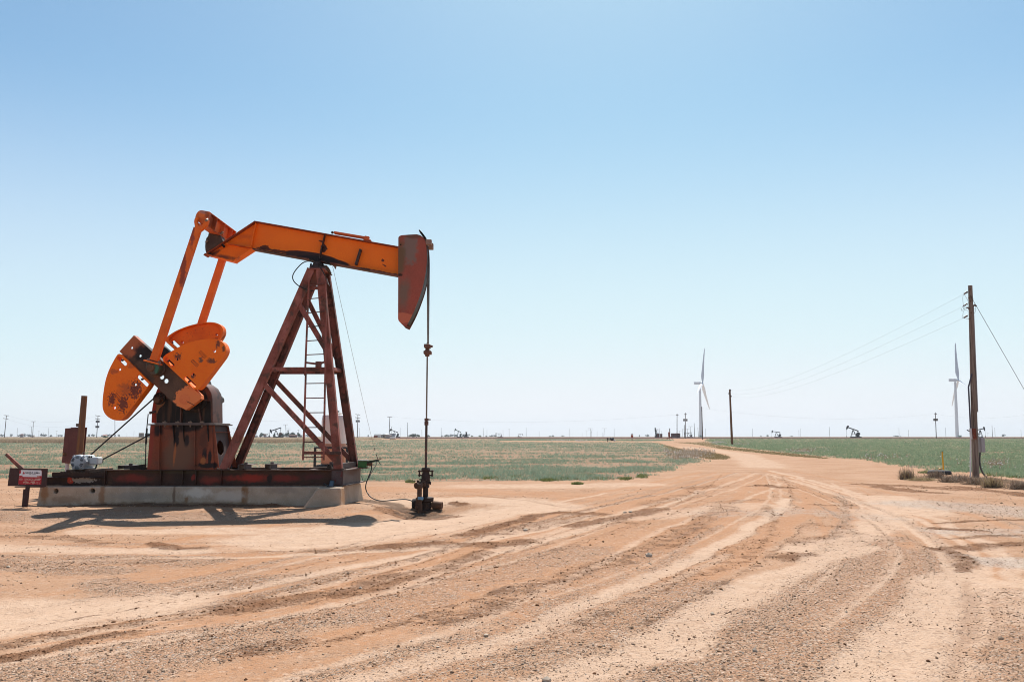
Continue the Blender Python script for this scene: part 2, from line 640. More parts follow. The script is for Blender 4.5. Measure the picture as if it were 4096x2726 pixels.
# worn bands: (kind, half width m, strength, points)
BANDS = [
    ('dark', .22, .55, gpts('g1', -200, 235, 0, 240, 400, 250, 600, 290, 700, 300)),
    ('dark', .20, 1.0, gpts('g1', 1040, 295, 1180, 330, 1350, 325)),
    ('gravel', .45, .9, gpts('g1', -300, 380, 0, 395, 500, 405, 900, 405, 1400, 410)),
    ('gravel', .45, 1.0, gpts('g1', -300, 440, 0, 450, 400, 470, 700, 480)),
    ('dark', .40, .35, gpts('g1', -300, 420, 0, 430, 500, 450, 1000, 420)),
    ('gravel', .40, 1.0, gpts('g1', 700, 560, 1000, 610, 1300, 590, 1700, 560)),
    ('gravel', .40, .8, gpts('g1', 1500, 520, 2000, 540, 2356, 520)),
    ('dark', .28, .8, gpts('g1', 1500, 740, 1750, 690, 2000, 650, 2356, 615)),
    ('dark', .15, .65, gpts('g1', -300, 1040, 0, 990, 300, 930, 600, 880, 900, 830, 1200, 780, 1500, 740)),
    ('dark', .14, .95, gpts('g1', 0, 1090, 400, 1000, 650, 930, 900, 900)),
    ('gravel', .50, 1.0, gpts('g1', -200, 1230, 300, 1130, 900, 1020, 1500, 900, 2100, 780)),
    ('gravel', .45, .9, gpts('g1', 0, 1300, 700, 1190, 1300, 1060, 1900, 980)),
    ('dark', .22, .6, gpts('g1', 1700, 1050, 1900, 1000, 2000, 960)),
    ('ochre', .30, .7, gpts('g1', 1600, 380, 2356, 345)),
    ('ochre', .25, .6, gpts('g1', 900, 500, 1500, 490, 1700, 520)),
    ('pale', .75, 1.0, gpts('g1', -500, 800, 0, 745, 500, 720, 1100, 690)),
    ('pale', .55, 1.0, gpts('g1', -500, 880, 0, 850, 450, 810)),
    ('pale', .40, .8, gpts('g1', -300, 320, 0, 310, 700, 345, 1300, 350)),
    ('pale', .60, .7, gpts('g1', 600, 205, 1400, 200, 2300, 205)),
    ('pale', .10, .8, gpts('g1', 0, 1110, 500, 1020, 800, 965, 1250, 905)),
    # middle
    ('pale', 1.5, 1.0, gpts('g2', -300, 430, 0, 390, 400, 340, 800, 275, 1300, 215)),
    ('pale', 1.0, .9, gpts('g2', 300, 180, 700, 160, 1100, 165, 1400, 205)),
    ('pale', 1.6, .6, gpts('g2', 900, 70, 1500, 70, 1900, 60)),
    ('ochre', 1.2, .6, gpts('g2', -100, 90, 700, 100, 1300, 125, 1700, 150)),
    ('dark', .32, .95, gpts('g2', 780, 405, 1000, 345, 1250, 268, 1420, 250, 1600, 258)),
    ('dark', .45, .6, gpts('g2', 1050, 385, 1400, 315, 1620, 265)),
    ('dark', .35, .85, gpts('g2', 150, 490, 500, 462, 800, 468, 1000, 482, 1220, 450)),
    ('dark', .30, .5, gpts('g2', -300, 520, 0, 500, 300, 485)),
    ('ochre', .5, .6, gpts('g2', 0, 560, 500, 520, 1000, 510, 1400, 400)),
    ('dark', .28, .7, gpts('g2', 0, 780, 300, 705, 600, 625, 900, 520)),
    ('dark', .35, .9, gpts('g2', 1560, 342, 1700, 312, 1900, 270, 2050, 230)),
    ('dark', .40, .45, gpts('g2', 1750, 335, 1920, 325)),
    ('dark', .28, .5, gpts('g2', 1650, 620, 1850, 570, 2100, 440, 2356, 325)),
    ('dark', .26, .5, gpts('g2', 500, 980, 800, 930, 1100, 850, 1500, 690, 1650, 625)),
    ('dark', .4, .5, gpts('g2', 2000, 200, 2200, 150, 2356, 105)),
    ('gravel', .5, 1.0, gpts('g2', 600, 1200, 1000, 1080, 1350, 980, 1700, 840)),
    ('gravel', .55, 1.0, gpts('g2', 1450, 1330, 1800, 1130, 2200, 960, 2500, 850)),
    ('gravel', .5, .9, gpts('g2', 150, 1400, 700, 1250, 1100, 1180)),
    ('gravel', .7, .8, gpts('g2', 1500, 1010, 1900, 900, 2356, 770)),
    ('gravel', .6, .7, gpts('g2', 100, 920, 600, 780, 1100, 640, 1600, 500)),
    ('gravel', .6, .6, gpts('g2', 700, 1000, 1200, 850, 1700, 700, 2200, 540)),
    ('ochre', .30, .9, gpts('g2', 250, 890, 700, 755, 950, 690, 1200, 600)),
    ('ochre', .22, 1.0, gpts('g2', 1480, 940, 1700, 880, 1900, 820, 2100, 700)),
    ('ochre', .20, 1.0, gpts('g2', 350, 1350, 900, 1170, 1300, 1060)),
    ('pale', .34, 1.0, gpts('g2', 1350, 1400, 1700, 1260, 2000, 1130, 2356, 990)),
    ('pale', .7, .6, gpts('g2', 1900, 290, 2300, 240, 2700, 200)),
    # right
    ('pale', .36, 1.0, gpts('g3', -50, 1160, 200, 990, 450, 830, 800, 660, 1050, 560, 1200, 480)),
    ('pale', .34, 1.0, gpts('g3', 1350, 1400, 1550, 1180, 1700, 980, 1850, 720, 1950, 630)),
    ('pale', .38, .8, gpts('g3', 1700, 1400, 1900, 1100, 2050, 850, 2080, 700)),
    ('pale', .6, .8, gpts('g3', 950, 500, 1200, 440, 1400, 300, 1450, 200, 1350, 150)),
    ('pale', .6, .7, gpts('g3', 1700, 260, 1550, 190, 1450, 140)),
    ('gravel', .55, 1.0, gpts('g3', 100, 1270, 600, 960, 1000, 690, 1200, 520, 1420, 420)),
    ('gravel', .85, 1.0, gpts('g3', 500, 1420, 900, 1150, 1250, 900, 1500, 690, 1650, 540)),
    ('gravel', .6, 1.0, gpts('g3', 1000, 1400, 1350, 1060, 1600, 800, 1720, 600)),
    ('gravel', .5, .9, gpts('g3', 2150, 1400, 2250, 1100, 2280, 800)),
    ('grey', 1.5, .8, gpts('g3', 1650, 190, 2000, 220, 2600, 270)),
    ('grey', .8, .7, gpts('g3', 1900, 380, 2600, 380)),
    ('grey', .55, 1.0, gpts('g3', 2050, 560, 2200, 575, 2450, 570)),
    ('grey', 1.0, .5, gpts('g3', 300, 260, 800, 240, 1300, 280)),
    ('dark', .26, 1.0, gpts('g3', 1800, 358, 2050, 372)),
    ('dark', .12, .8, gpts('g3', 1750, 322, 2100, 305, 2500, 294)),
    ('dark', .14, .7, gpts('g3', 1850, 425, 2100, 405, 2500, 398)),
    ('dark', .24, .85, gpts('g3', 1750, 500, 2000, 482, 2400, 448)),
    ('dark', .13, .75, gpts('g3', 1850, 510, 1920, 570, 1940, 640)),
    ('dark', .40, .95, gpts('g3', 1380, 75, 1600, 112, 1750, 122)),
    ('dark', .45, .95, gpts('g3', 1880, 82, 2100, 105, 2500, 150)),
    ('dark', .6, .8, gpts('g3', 1250, 60, 1500, 70, 1900, 100)),
    ('dark', .5, .9, gpts('g3', 590, 72, 720, 82)),
    ('dark', .5, .6, gpts('g3', 80, 92, 250, 72)),
    ('dark', .4, .5, gpts('g3', -100, 500, 0, 440, 200, 290, 400, 182, 520, 165)),
    ('dark', .30, .5, gpts('g3', 850, 452, 1000, 412, 1200, 385)),
    ('dark', .30, .6, gpts('g3', 960, 200, 1120, 205)),
    ('dark', .22, .5, gpts('g3', 930, 325, 1160, 362)),
    ('dark', .28, .7, gpts('g3', 750, 562, 900, 530)),
    ('ochre', .6, .6, gpts('g3', 0, 130, 300, 60, 500, 20)),
    ('pale', 1.6, .6, gpts('f1', 1250, 170, 1450, 190, 1700, 230, 1900, 330)),
    # oily ground by the well
    ('oil', .34, 1.0, gpts('z8', 170, 1230, 330, 1215, 500, 1245, 720, 1300)),
    ('oil', .30, .9, gpts('z8', 640, 1260, 800, 1310, 950, 1400)),
    ('dark', .30, 1.0, gpts('s6', 300, 1400, 480, 1360, 640, 1330)),
    ('dark', .22, .9, gpts('s6', 1080, 1110, 1250, 1150)),
    ('oil', .22, .8, gpts('s6', 620, 1270, 820, 1290)),
    ('oil', .13, .6, [(-10.9, 19.93), (-8.5, 19.95), (-6.5, 19.94)]), ('dark', .20, 1.0, [(-10.9, 19.9), (-8.2, 19.92), (-5.9, 19.9), (-5.4, 19.6)]),
    ('gravel', 1.3, .75, gpts('g1', -300, 100, 500, 110, 1500, 110, 2200, 130)),
    ('oil', .42, 1.0, [(-2.65, 20.25), (-2.25, 20.35), (-1.85, 20.2)]), ('oil', .3, .8, [(-2.5, 19.7), (-2.1, 19.6)]), ('dark', .5, .8, [(-2.9, 19.6), (-2.2, 19.3), (-1.6, 19.6)]),
    # twin wheel tracks of the loop drive behind and in front of the unit
    ('track', .10, .9, gpts('g2', 100, 115, 700, 120, 1200, 160, 1500, 215)),
    ('track', .10, .8, gpts('g2', 600, 100, 1100, 120, 1700, 150)),
    ('track', .07, .9, gpts('g3', 1870, 1380, 1960, 1080, 1990, 860, 1960, 700)),
    ('track', .05, .8, gpts('g3', 2030, 1100, 2050, 900, 2040, 780)),
    ('track', .05, .8, gpts('g3', 2100, 1250, 2170, 1000, 2160, 820)),
]
# faint parallel wheel streaks along the three ways vehicles swing through the yard
_r = np.random.default_rng(77)
for guide, spread, cnt in ((gpts('src', -300, 2640, 400, 2520, 1000, 2400, 1500, 2280, 2000, 2130, 2400, 2030, 2750, 1950, 2950, 1890), 2.3, 60),
                           (gpts('src', 700, 2800, 1400, 2620, 2000, 2430, 2500, 2260, 2850, 2110, 3050, 1990, 3050, 1900), 2.8, 60),
                           (gpts('src', 3250, 2800, 3550, 2480, 3720, 2260, 3600, 2110, 3400, 2010, 3180, 1930, 3000, 1880), 2.0, 34),
                           (gpts('src', -300, 2240, 500, 2220, 1300, 2200, 1900, 2150, 2300, 2060), 1.4, 24)):
    sp = [(p.x, p.y) for p in spline([V((a_, b_, 0)) for a_, b_ in guide], 5)]
    for _ in range(cnt):
        o_ = _r.normal(0, spread * .55)
        pts = []
        for i in range(len(sp)):
            a_, b_ = sp[max(i - 1, 0)], sp[min(i + 1, len(sp) - 1)]
            L_n = math.hypot(b_[0] - a_[0], b_[1] - a_[1])
            pts.append((sp[i][0] - (b_[1] - a_[1]) / L_n * o_, sp[i][1] + (b_[0] - a_[0]) / L_n * o_))
        i0 = _r.integers(0, max(1, len(pts) // 2))
        i1 = min(len(pts), i0 + int(_r.integers(len(pts) // 3, len(pts))))
        kd = ('pale', 'ochre', 'dark', 'ochre', 'pale', 'ochre', 'gravel', 'ochre', 'ochre')[_r.integers(9)]
        BANDS.append((kd, .05 + .15 * _r.random() ** 1.5, (.45 + .5 * _r.random()) * (.6 if kd == 'dark' else 1), pts[i0:i1]))
LEFT_EDGE = [(-700, 1912), (0, 1910), (250, 1914), (575, 1921), (1850, 1925), (2385, 1918), (2560, 1911), (2589, 1893), (2660, 1878), (2711, 1863),
             (2770, 1853), (2800, 1846), (2775, 1830), (2737, 1815), (2700, 1800), (2660, 1785), (2635, 1773), (2600, 1768), (2000, 1767), (2000, 1754.0),
             (1600, 1756), (1300, 1764), (1100, 1771), (700, 1773), (0, 1770), (-1500, 1768), (-3000, 1800)]
RIGHT_EDGE = [(2826, 1760), (2864, 1777), (2935, 1786), (3170, 1812), (3300, 1826), (3500, 1842), (3679, 1872), (3780, 1884), (3918, 1889), (4096, 1912), (4600, 1980),
              (7000, 1900), (7000, 1753.5), (3500, 1753), (2826, 1753.2)]
VERGE_L = [(2635, 1772), (2700, 1790), (2745, 1800), (2813, 1804), (2870, 1814), (2915, 1828), (2905, 1836), (2840, 1836), (2790, 1826), (2730, 1812), (2670, 1792)]
VERGE_R = [(2690, 1768), (2790, 1768), (2830, 1766), (2866, 1779), (2935, 1790), (3170, 1815), (3300, 1830), (3310, 1834), (3170, 1824), (3050, 1812), (2900, 1796), (2860, 1790), (2790, 1777)]
DRY = [(-3000, 1772), (0, 1772), (700, 1774), (1100, 1772), (1300, 1765), (1500, 1757), (1560, 1753.2), (1100, 1751.6), (0, 1751), (-3000, 1751)]

def ground_poly(pts):
    return [(p.x, p.y) for p in (G(u, v) for u, v in pts)]

STRIP = [(1990, 1754.2), (2640, 1756), (2680, 1757.5), (2690, 1762), (2560, 1763.5), (2300, 1761.5), (1990, 1762)]
POLY_S = ground_poly(STRIP)
POLY_L, POLY_R, POLY_VL, POLY_VR, POLY_DRY = map(ground_poly, (LEFT_EDGE, RIGHT_EDGE, VERGE_L, VERGE_R, DRY))

ZB = ground_np(GX, GY)
wx = (vnoise(GX, GY, .9, 11, 3) - .5) * 0.9
wy = (vnoise(GX, GY, .9, 12, 3) - .5) * 0.6
warp_far = (wx, wy)
masks = {k: np.zeros_like(GX) for k in ('dark', 'pale', 'ochre', 'gravel', 'grey', 'oil', 'track')}
for kind, w, st, pts in BANDS:
    sc = min(1.0, w / 0.5)
    m, sel = seg_mask(pts, w, GX, GY, (wx * sc, wy * sc))
    np.maximum(masks[kind], m * st * (.88 if kind == 'dark' else 1), out=masks[kind])
ej = (vnoise(GX, GY, .5, 21, 3) - .5)
ewx, ewy = ej * 2.4, (vnoise(GX, GY, .5, 22, 3) - .5) * 2.6
fieldm = (poly_mask(POLY_S, GX, GY) | poly_mask(POLY_L, GX + ewx * .5, GY + ewy * .5) | poly_mask(POLY_R, GX + ewx * .5, GY + ewy * .5)).astype(float)
vergem = (poly_mask(POLY_VL, GX, GY) | poly_mask(POLY_VR, GX, GY)).astype(float)
drym = poly_mask(POLY_DRY, GX, GY).astype(float)
YF = 345.0
plow = sstep(YF - 8, YF + 8, GY + ewy * 3) * (1 - sstep(900, 1100, GY))
drym = np.clip(drym + sstep(900, 1100, GY), 0, 1)
# relief: ruts, windrows of loose dirt, general unevenness
near = 1 - sstep(30, 70, GY)
fine = vnoise(GX, GY, 3.0, 3, 3) - .5
fine2 = vnoise(GX, GY, 9.0, 5, 2) - .5
ZB = ZB + near * ((vnoise(GX, GY, .45, 8, 3) - .5) * .05 + fine * .018)
ZB = ZB + near * masks['dark'] * (0.018 + fine * .05 + fine2 * .04)
ZB = ZB + near * masks['gravel'] * (0.006 + fine2 * .012)
ZB = ZB - near * masks['pale'] * 0.012
ZB = ZB - near * masks['track'] * 0.02
ZB = ZB + masks['oil'] * near * (fine * .04 + fine2 * .03)
# flat under the slab and the camera
flat = np.exp(-(((GX + 7.1) / 4.4) ** 8)) * np.exp(-(((GY - 20.9) / 1.15) ** 8))
ZB = ZB * (1 - flat) + 0.0 * flat
ZB = ZB + np.exp(-((GY - 20.02) / .13) ** 2) * sstep(-11.0, -10.7, GX) * (1 - sstep(-5.6, -5.2, GX)) * np.clip(.035 + (vnoise(GX, GY, 1.7, 61, 4) - .45) * .22, 0, .12)

def grid_mesh(name, X, Y, Z, attrs):
    ny, nx = X.shape
    me = bpy.data.meshes.new(name)
    me.vertices.add(nx * ny)
    me.vertices.foreach_set('co', np.stack([X, Y, Z], -1).astype(np.float32).ravel())
    i = np.arange((ny - 1) * (nx - 1))
    r, c = i // (nx - 1), i % (nx - 1)
    a = r * nx + c
    quads = np.stack([a, a + 1, a + nx + 1, a + nx], -1).astype(np.int32)
    me.loops.add(quads.size)
    me.loops.foreach_set('vertex_index', quads.ravel())
    me.polygons.add(len(quads))
    me.polygons.foreach_set('loop_start', (np.arange(len(quads)) * 4).astype(np.int32))
    me.polygons.foreach_set('use_smooth', np.ones(len(quads), bool))
    me.update(calc_edges=True)
    for k, v in attrs.items():
        at = me.attributes.new(k, 'FLOAT', 'POINT')
        at.data.foreach_set('value', v.astype(np.float32).ravel())
    o = bpy.data.objects.new(name, me)
    COL.objects.link(o)
    return o

ground = grid_mesh('ground', GX, GY, ZB, dict(masks, field=fieldm, verge=vergem, dry=drym, plow=plow, far=sstep(55, 150, GY)))
ground['kind'] = 'structure'
ground['label'] = 'dry reddish tan dirt ground with wheel tracks and gravel'

def gz2(x, y):
    """height of the finished sheet"""
    i = min(max(np.searchsorted(gx, x) - 1, 0), NXG - 2)
    j = min(max(np.searchsorted(gy, y) - 1, 0), NYG - 2)
    fx = (x - gx[i]) / (gx[i + 1] - gx[i])
    fy = (y - gy[j]) / (gy[j + 1] - gy[j])
    return float((ZB[j, i] * (1 - fx) + ZB[j, i + 1] * fx) * (1 - fy) + (ZB[j + 1, i] * (1 - fx) + ZB[j + 1, i + 1] * fx) * fy)

def gsample(A, x, y):
    i = np.clip(np.searchsorted(gx, x) - 1, 0, NXG - 2)
    j = np.clip(np.searchsorted(gy, y) - 1, 0, NYG - 2)
    fx = (x - gx[i]) / (gx[i + 1] - gx[i])
    fy = (y - gy[j]) / (gy[j + 1] - gy[j])
    return (A[j, i] * (1 - fx) + A[j, i + 1] * fx) * (1 - fy) + (A[j + 1, i] * (1 - fx) + A[j + 1, i + 1] * fx) * fy

def ground_material():
    t = NT('dirt', 0.95, 0.08)
    pos = t.pos()
    big = t.noise(.5, 5)
    mid = t.noise(3.5, 6)
    fin = t.noise(28, 5, None, .65)
    streak = t.noise(1.0, 6, t.mapping(pos, (.55, 1.6, 1)), .62, .4)
    tan_a, tan_b = (.325, .180, .102), (.405, .248, .158)
    col = t.ramp(big, [(.35, tan_a), (.65, tan_b)])
    col = t.mix(t.math('MULTIPLY', t.range(streak, .42, .70), .55), col, (.315, .160, .085))
    col = t.mix(t.math('MULTIPLY', t.range(mid, .5, .75), .35), col, (.50, .345, .245))

    def m(name, k=.9, lo=.35, hi=.65, nz=None):
        nz = nz if nz is not None else fin
        s = t.math('ADD', t.attr(name), t.math('MULTIPLY', t.math('SUBTRACT', nz, .5), k))
        return t.range(s, lo, hi)
    brk = t.math('ADD', t.math('MULTIPLY', mid, .55), t.math('MULTIPLY', fin, .45))
    col = t.mix(t.math('MULTIPLY', m('ochre', 1.5, .1, .85, brk), .75), col, (.365, .182, .092))
    col = t.mix(t.math('MULTIPLY', m('pale', 1.6, .1, .85, brk), .85), col, t.ramp(mid, [(.3, (.44, .298, .206)), (.7, (.52, .368, .266))]))
    # pebbles drawn from cells
    vc = t.voro(52, None, 'F1', 'Color')
    vd = t.voro(52, None, 'F1', 'Distance')
    sep = t.n.new('ShaderNodeSeparateColor')
    t.l.new(vc, sep.inputs[0])
    peb = t.ramp(sep.outputs[0], [(0.0, (.10, .075, .06)), (.25, (.25, .16, .11)), (.5, (.42, .27, .17)), (.75, (.52, .40, .31)), (1.0, (.27, .24, .22))])
    gm = m('gravel', 2.8, .15, 1.0, brk)
    gm = t.math('MULTIPLY', gm, t.math('SUBTRACT', 1.0, t.math('MULTIPLY', t.attr('pale'), .85, None, True)))
    dens = t.range(sep.outputs[1], .35, .5)
    dens = t.math('MULTIPLY', dens, t.range(vd, .75, .5))
    base_g = t.mix(.5, col, (.285, .175, .118))
    col = t.mix(t.math('MULTIPLY', gm, .8), col, base_g)
    col = t.mix(t.math('MULTIPLY', t.math('ADD', t.math('MULTIPLY', gm, .65), .22), dens), col, peb)
    vc2 = t.voro(19, None, 'F1', 'Color')
    vd2 = t.voro(19, None, 'F1', 'Distance')
    sep2 = t.n.new('ShaderNodeSeparateColor')
    t.l.new(vc2, sep2.inputs[0])
    d2 = t.math('MULTIPLY', t.range(sep2.outputs[1], .62, .72), t.range(vd2, .55, .35))
    col = t.mix(t.math('MULTIPLY', d2, t.math('ADD', .38, t.math('MULTIPLY', gm, .3))), col, t.ramp(sep2.outputs[0], [(0, (.11, .065, .042)), (.5, (.27, .16, .10)), (1, (.58, .43, .33))]))
    gr = m('grey', 2.6, .15, 1.0, brk)
    col = t.mix(t.math('MULTIPLY', gr, .7), col, t.ramp(sep.outputs[0], [(0, (.15, .125, .11)), (.5, (.40, .32, .26)), (1, (.46, .39, .33))]))
    dk = m('dark', 2.8, .3, .9, brk)
    col = t.mix(t.math('MULTIPLY', dk, .85), col, t.ramp(fin, [(.3, (.095, .038, .018)), (.72, (.27, .130, .066))]))
    tr = m('track', 3.0, .3, .9, brk)
    col = t.mix(t.math('MULTIPLY', tr, .35), col, (.22, .12, .07))
    oil = m('oil', 3.0, .3, .9, brk)
    col = t.mix(t.math('MULTIPLY', oil, .92), col, t.ramp(brk, [(.38, (.045, .027, .019)), (.62, (.19, .12, .08))]))
    # crop soil, verge, stubble, ploughland
    fn = t.noise(1.4, 6, t.mapping(pos, (.25, 1.0, 1)), .6)
    soil = t.ramp(fin, [(.3, (.15, .072, .042)), (.52, (.275, .15, .092)), (.72, (.40, .265, .185))])
    grn = t.ramp(t.noise(6, 5), [(.35, (.16, .205, .135)), (.7, (.25, .30, .215))])
    fs = t.mix(t.math('MULTIPLY', t.range(fn, .40, .60), t.math('ADD', t.math('MULTIPLY', t.attr('far'), .28), .35)), soil, grn)
    col = t.mix(m('field', .5, .35, .65), col, fs)
    col = t.mix(m('verge', .6, .35, .65), col, t.ramp(brk, [(.38, (.20, .14, .075)), (.6, (.36, .245, .145))]))
    sv = t.noise(.05, 5, t.mapping(pos, (.3, 1, 1)))
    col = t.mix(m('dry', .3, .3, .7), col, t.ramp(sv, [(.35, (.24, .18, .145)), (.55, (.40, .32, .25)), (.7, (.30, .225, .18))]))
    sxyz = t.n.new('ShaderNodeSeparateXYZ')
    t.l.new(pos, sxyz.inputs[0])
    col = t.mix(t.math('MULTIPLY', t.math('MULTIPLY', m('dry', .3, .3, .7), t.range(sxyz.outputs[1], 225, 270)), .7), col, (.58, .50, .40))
    col = t.mix(m('plow', .3, .3, .7), col, t.ramp(t.noise(.3, 4), [(.3, (.055, .026, .020)), (.7, (.095, .046, .034))]))
    # relief
    h = t.math('ADD', t.math('MULTIPLY', fin, .5), t.math('MULTIPLY', t.range(vd, .6, .0), t.math('ADD', .25, t.math('MULTIPLY', gm, .7))))
    h = t.math('ADD', h, t.math('MULTIPLY', dk, t.math('MULTIPLY', t.noise(14, 6, None, .7), 1.6)))
    h = t.math('ADD', h, t.math('MULTIPLY', mid, .7))
    t.bump(h, .75, .024)
    return t.color(col)

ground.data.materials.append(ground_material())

# ------------------------------------------------------------------ loose stones and clods (nobody could count them)
def soup(name, verts, faces_tri, mat, attrs=None, label=None, cat=None, smooth=False):
    me = bpy.data.meshes.new(name)
    me.vertices.add(len(verts))
    me.vertices.foreach_set('co', verts.astype(np.float32).ravel())
    nf = len(faces_tri)
    me.loops.add(nf * 3)
    me.loops.foreach_set('vertex_index', faces_tri.astype(np.int32).ravel())
    me.polygons.add(nf)
    me.polygons.foreach_set('loop_start', (np.arange(nf) * 3).astype(np.int32))
    me.polygons.foreach_set('use_smooth', np.full(nf, smooth))
    me.update(calc_edges=True)
    for k, v in (attrs or {}).items():
        at = me.attributes.new(k, 'FLOAT', 'POINT')
        at.data.foreach_set('value', v.astype(np.float32))
    o = bpy.data.objects.new(name, me)
    COL.objects.link(o)
    me.materials.append(mat)
    return tag(o, label, cat, None, 'stuff')

def ico_unit(sub):
    bm = bmesh.new()
    bmesh.ops.create_icosphere(bm, subdivisions=sub, radius=1.0)
    v = np.array([p.co[:] for p in bm.verts])
    f = np.array([[x.index for x in fc.verts] for fc in bm.faces])
    bm.free()
    return v, f

ICO1 = ico_unit(1)

def stones(x, y, z, s, flatten, seed):
    """arrays of stones as jittered icosahedra"""
    r = np.random.default_rng(seed)
    n = len(x)
    v, f = ICO1
    k = len(v)
    jit = 1 + (r.random((n, k)) - .5) * .6
    sc = np.stack([s * (1 + .4 * (r.random(n) - .5)), s * (1 + .4 * (r.random(n) - .5)), s * flatten * (.8 + .5 * r.random(n))], -1)
    a = r.random(n) * 6.283
    vv = v[None] * jit[..., None] * sc[:, None, :]
    ca, sa = np.cos(a)[:, None], np.sin(a)[:, None]
    X = vv[..., 0] * ca - vv[..., 1] * sa + x[:, None]
    Y = vv[..., 0] * sa + vv[..., 1] * ca + y[:, None]
    Zz = vv[..., 2] + z[:, None] + (s * flatten * .25)[:, None]
    co = np.stack([X, Y, Zz], -1).reshape(-1, 3)
    ff = (f[None] + (np.arange(n) * k)[:, None, None]).reshape(-1, 3)
    tone = np.repeat(r.random(n), k)
    return co, ff, tone

def scatter(n, y0, y1, dens, seed, power=1.0):
    """points in the view wedge, even on the ground, kept by a density mask"""
    r = np.random.default_rng(seed)
    y = y0 * (y1 / y0) ** (r.random(n) ** power)
    x = (r.random(n) * 2 - 1) * (y * .70 + .8)
    keep = r.random(n) < dens(x, y)
    return x[keep], y[keep]

def d_gravel(x, y):
    gv = np.maximum(gsample(masks['gravel'], x, y), gsample(masks['grey'], x, y) * .8)
    pl = np.maximum(gsample(masks['pale'], x, y), gsample(masks['ochre'], x, y))
    n = vnoise(x, y, 1.3, 31, 3)
    return np.clip(.17 + .25 * sstep(11, 17, y) + gv * .9 + (n - .5) * .7 - pl * .80, .02, 1) * (1 - gsample(fieldm, x, y))

def d_clod(x, y):
    dk = gsample(masks['dark'], x, y) + gsample(masks['oil'], x, y) * .4
    n = vnoise(x, y, 2.3, 33, 3)
    return np.clip(dk * (.7 + n) - .08, 0, 1)

x, y = scatter(170000, 4.2, 26, d_gravel, 41)
s = .0029 * np.exp(rng.normal(0, .45, len(x))) * (1 + .055 * y)
x2, y2 = scatter(3000, 4.2, 24, d_gravel, 42)
s2 = .0085 * np.exp(rng.normal(0, .38, len(x2)))
WS = [g('g2', 1848, 250), g('g2', 1886, 247), g('g2', 912, 1085), g('g2', 2010, 545), g('g2', 1326, 1380), g('g1', 55, 460), g('g3', 540, 1185), g('g3', 255, 930), g('g2', 1180, 370), g('g2', 70, 760)]
x = np.concatenate([x, x2, [p.x for p in WS]])
y = np.concatenate([y, y2, [p.y for p in WS]])
s = np.concatenate([s, s2, [.055, .05, .032, .045, .038, .03, .028, .022, .04, .03]])
co, ff, tone = stones(x, y, gsample(ZB, x, y), s, .7, 43)
t = NT('pebble', .95, .03)
pebble_mat = t.color(t.mix(.25, t.ramp(t.attr('tone'), [(0, (.09, .058, .040)), (.2, (.185, .108, .066)), (.45, (.38, .24, .148)), (.75, (.48, .34, .235)), (.90, (.24, .17, .125)), (1, (.62, .53, .43))]), t.ramp(t.noise(60, 3), [(.3, (.15, .09, .06)), (.7, (.5, .38, .28))])))
tone[-len(WS) * len(ICO1[0]):] = .97
soup('gravel', co, ff, pebble_mat, {'tone': tone}, 'loose pebbles scattered over the dirt yard')

x, y = scatter(150000, 4.5, 44, d_clod, 44)
s = .0042 * np.exp(rng.normal(0, .42, len(x))) * (1 + .05 * y)
xx, yy = scatter(900, 5, 22, lambda a, b: np.full(len(a), .5) * (1 - gsample(fieldm, a, b)), 45)
x, y, s = np.concatenate([x, xx]), np.concatenate([y, yy]), np.concatenate([s, .0085 * np.exp(rng.normal(0, .40, len(xx)))])
co, ff, tone = stones(x, y, gsample(ZB, x, y), s, .6, 46)
t = NT('clod', .98, .05)
clod_mat = t.color(t.ramp(t.attr('tone'), [(0, (.085, .04, .022)), (.5, (.20, .10, .055)), (1, (.33, .19, .11))]))
soup('dirt_clods', co, ff, clod_mat, {'tone': tone}, 'loose dark red dirt clods along the wheel tracks')
# ------------------------------------------------------------------ crop, stubble, weeds
def blades(x, y, z, h, w, per, spread, seed, lean=.45):
    """tufts of thin upright blades: two triangles each (bent)"""
    r = np.random.default_rng(seed)
    n = len(x)
    N = n * per
    bx = np.repeat(x, per) + (r.random(N) - .5) * 2 * np.repeat(spread, per)
    by = np.repeat(y, per) + (r.random(N) - .5) * 2 * np.repeat(spread, per)
    bz = np.repeat(z, per) - .01
    hh = np.repeat(h, per) * (.6 + .7 * r.random(N))
    ww = np.repeat(w, per) * (.7 + .6 * r.random(N))
    a = r.random(N) * 6.283
    ln = r.random(N) * lean * hh
    la = r.random(N) * 6.283
    tx, ty = np.cos(a) * ww * .5, np.sin(a) * ww * .5
    lx, ly = np.cos(la) * ln, np.sin(la) * ln
    p0 = np.stack([bx - tx, by - ty, bz], -1)
    p1 = np.stack([bx + tx, by + ty, bz], -1)
    p2 = np.stack([bx + tx * .8 + lx * .35, by + ty * .8 + ly * .35, bz + hh * .6], -1)
    p3 = np.stack([bx - tx * .8 + lx * .35, by - ty * .8 + ly * .35, bz + hh * .6], -1)
    p4 = np.stack([bx + lx, by + ly, bz + hh], -1)
    co = np.stack([p0, p1, p2, p3, p4], 1).reshape(-1, 3)
    k = np.arange(N)[:, None] * 5
    f = np.concatenate([k + np.array([[0, 1, 2]]), k + np.array([[0, 2, 3]]), k + np.array([[3, 2, 4]])], 0)
    tone = np.repeat(np.clip(np.repeat(r.random(n), per) * .6 + r.random(N) * .4, 0, 1), 5)
    return co, f, tone

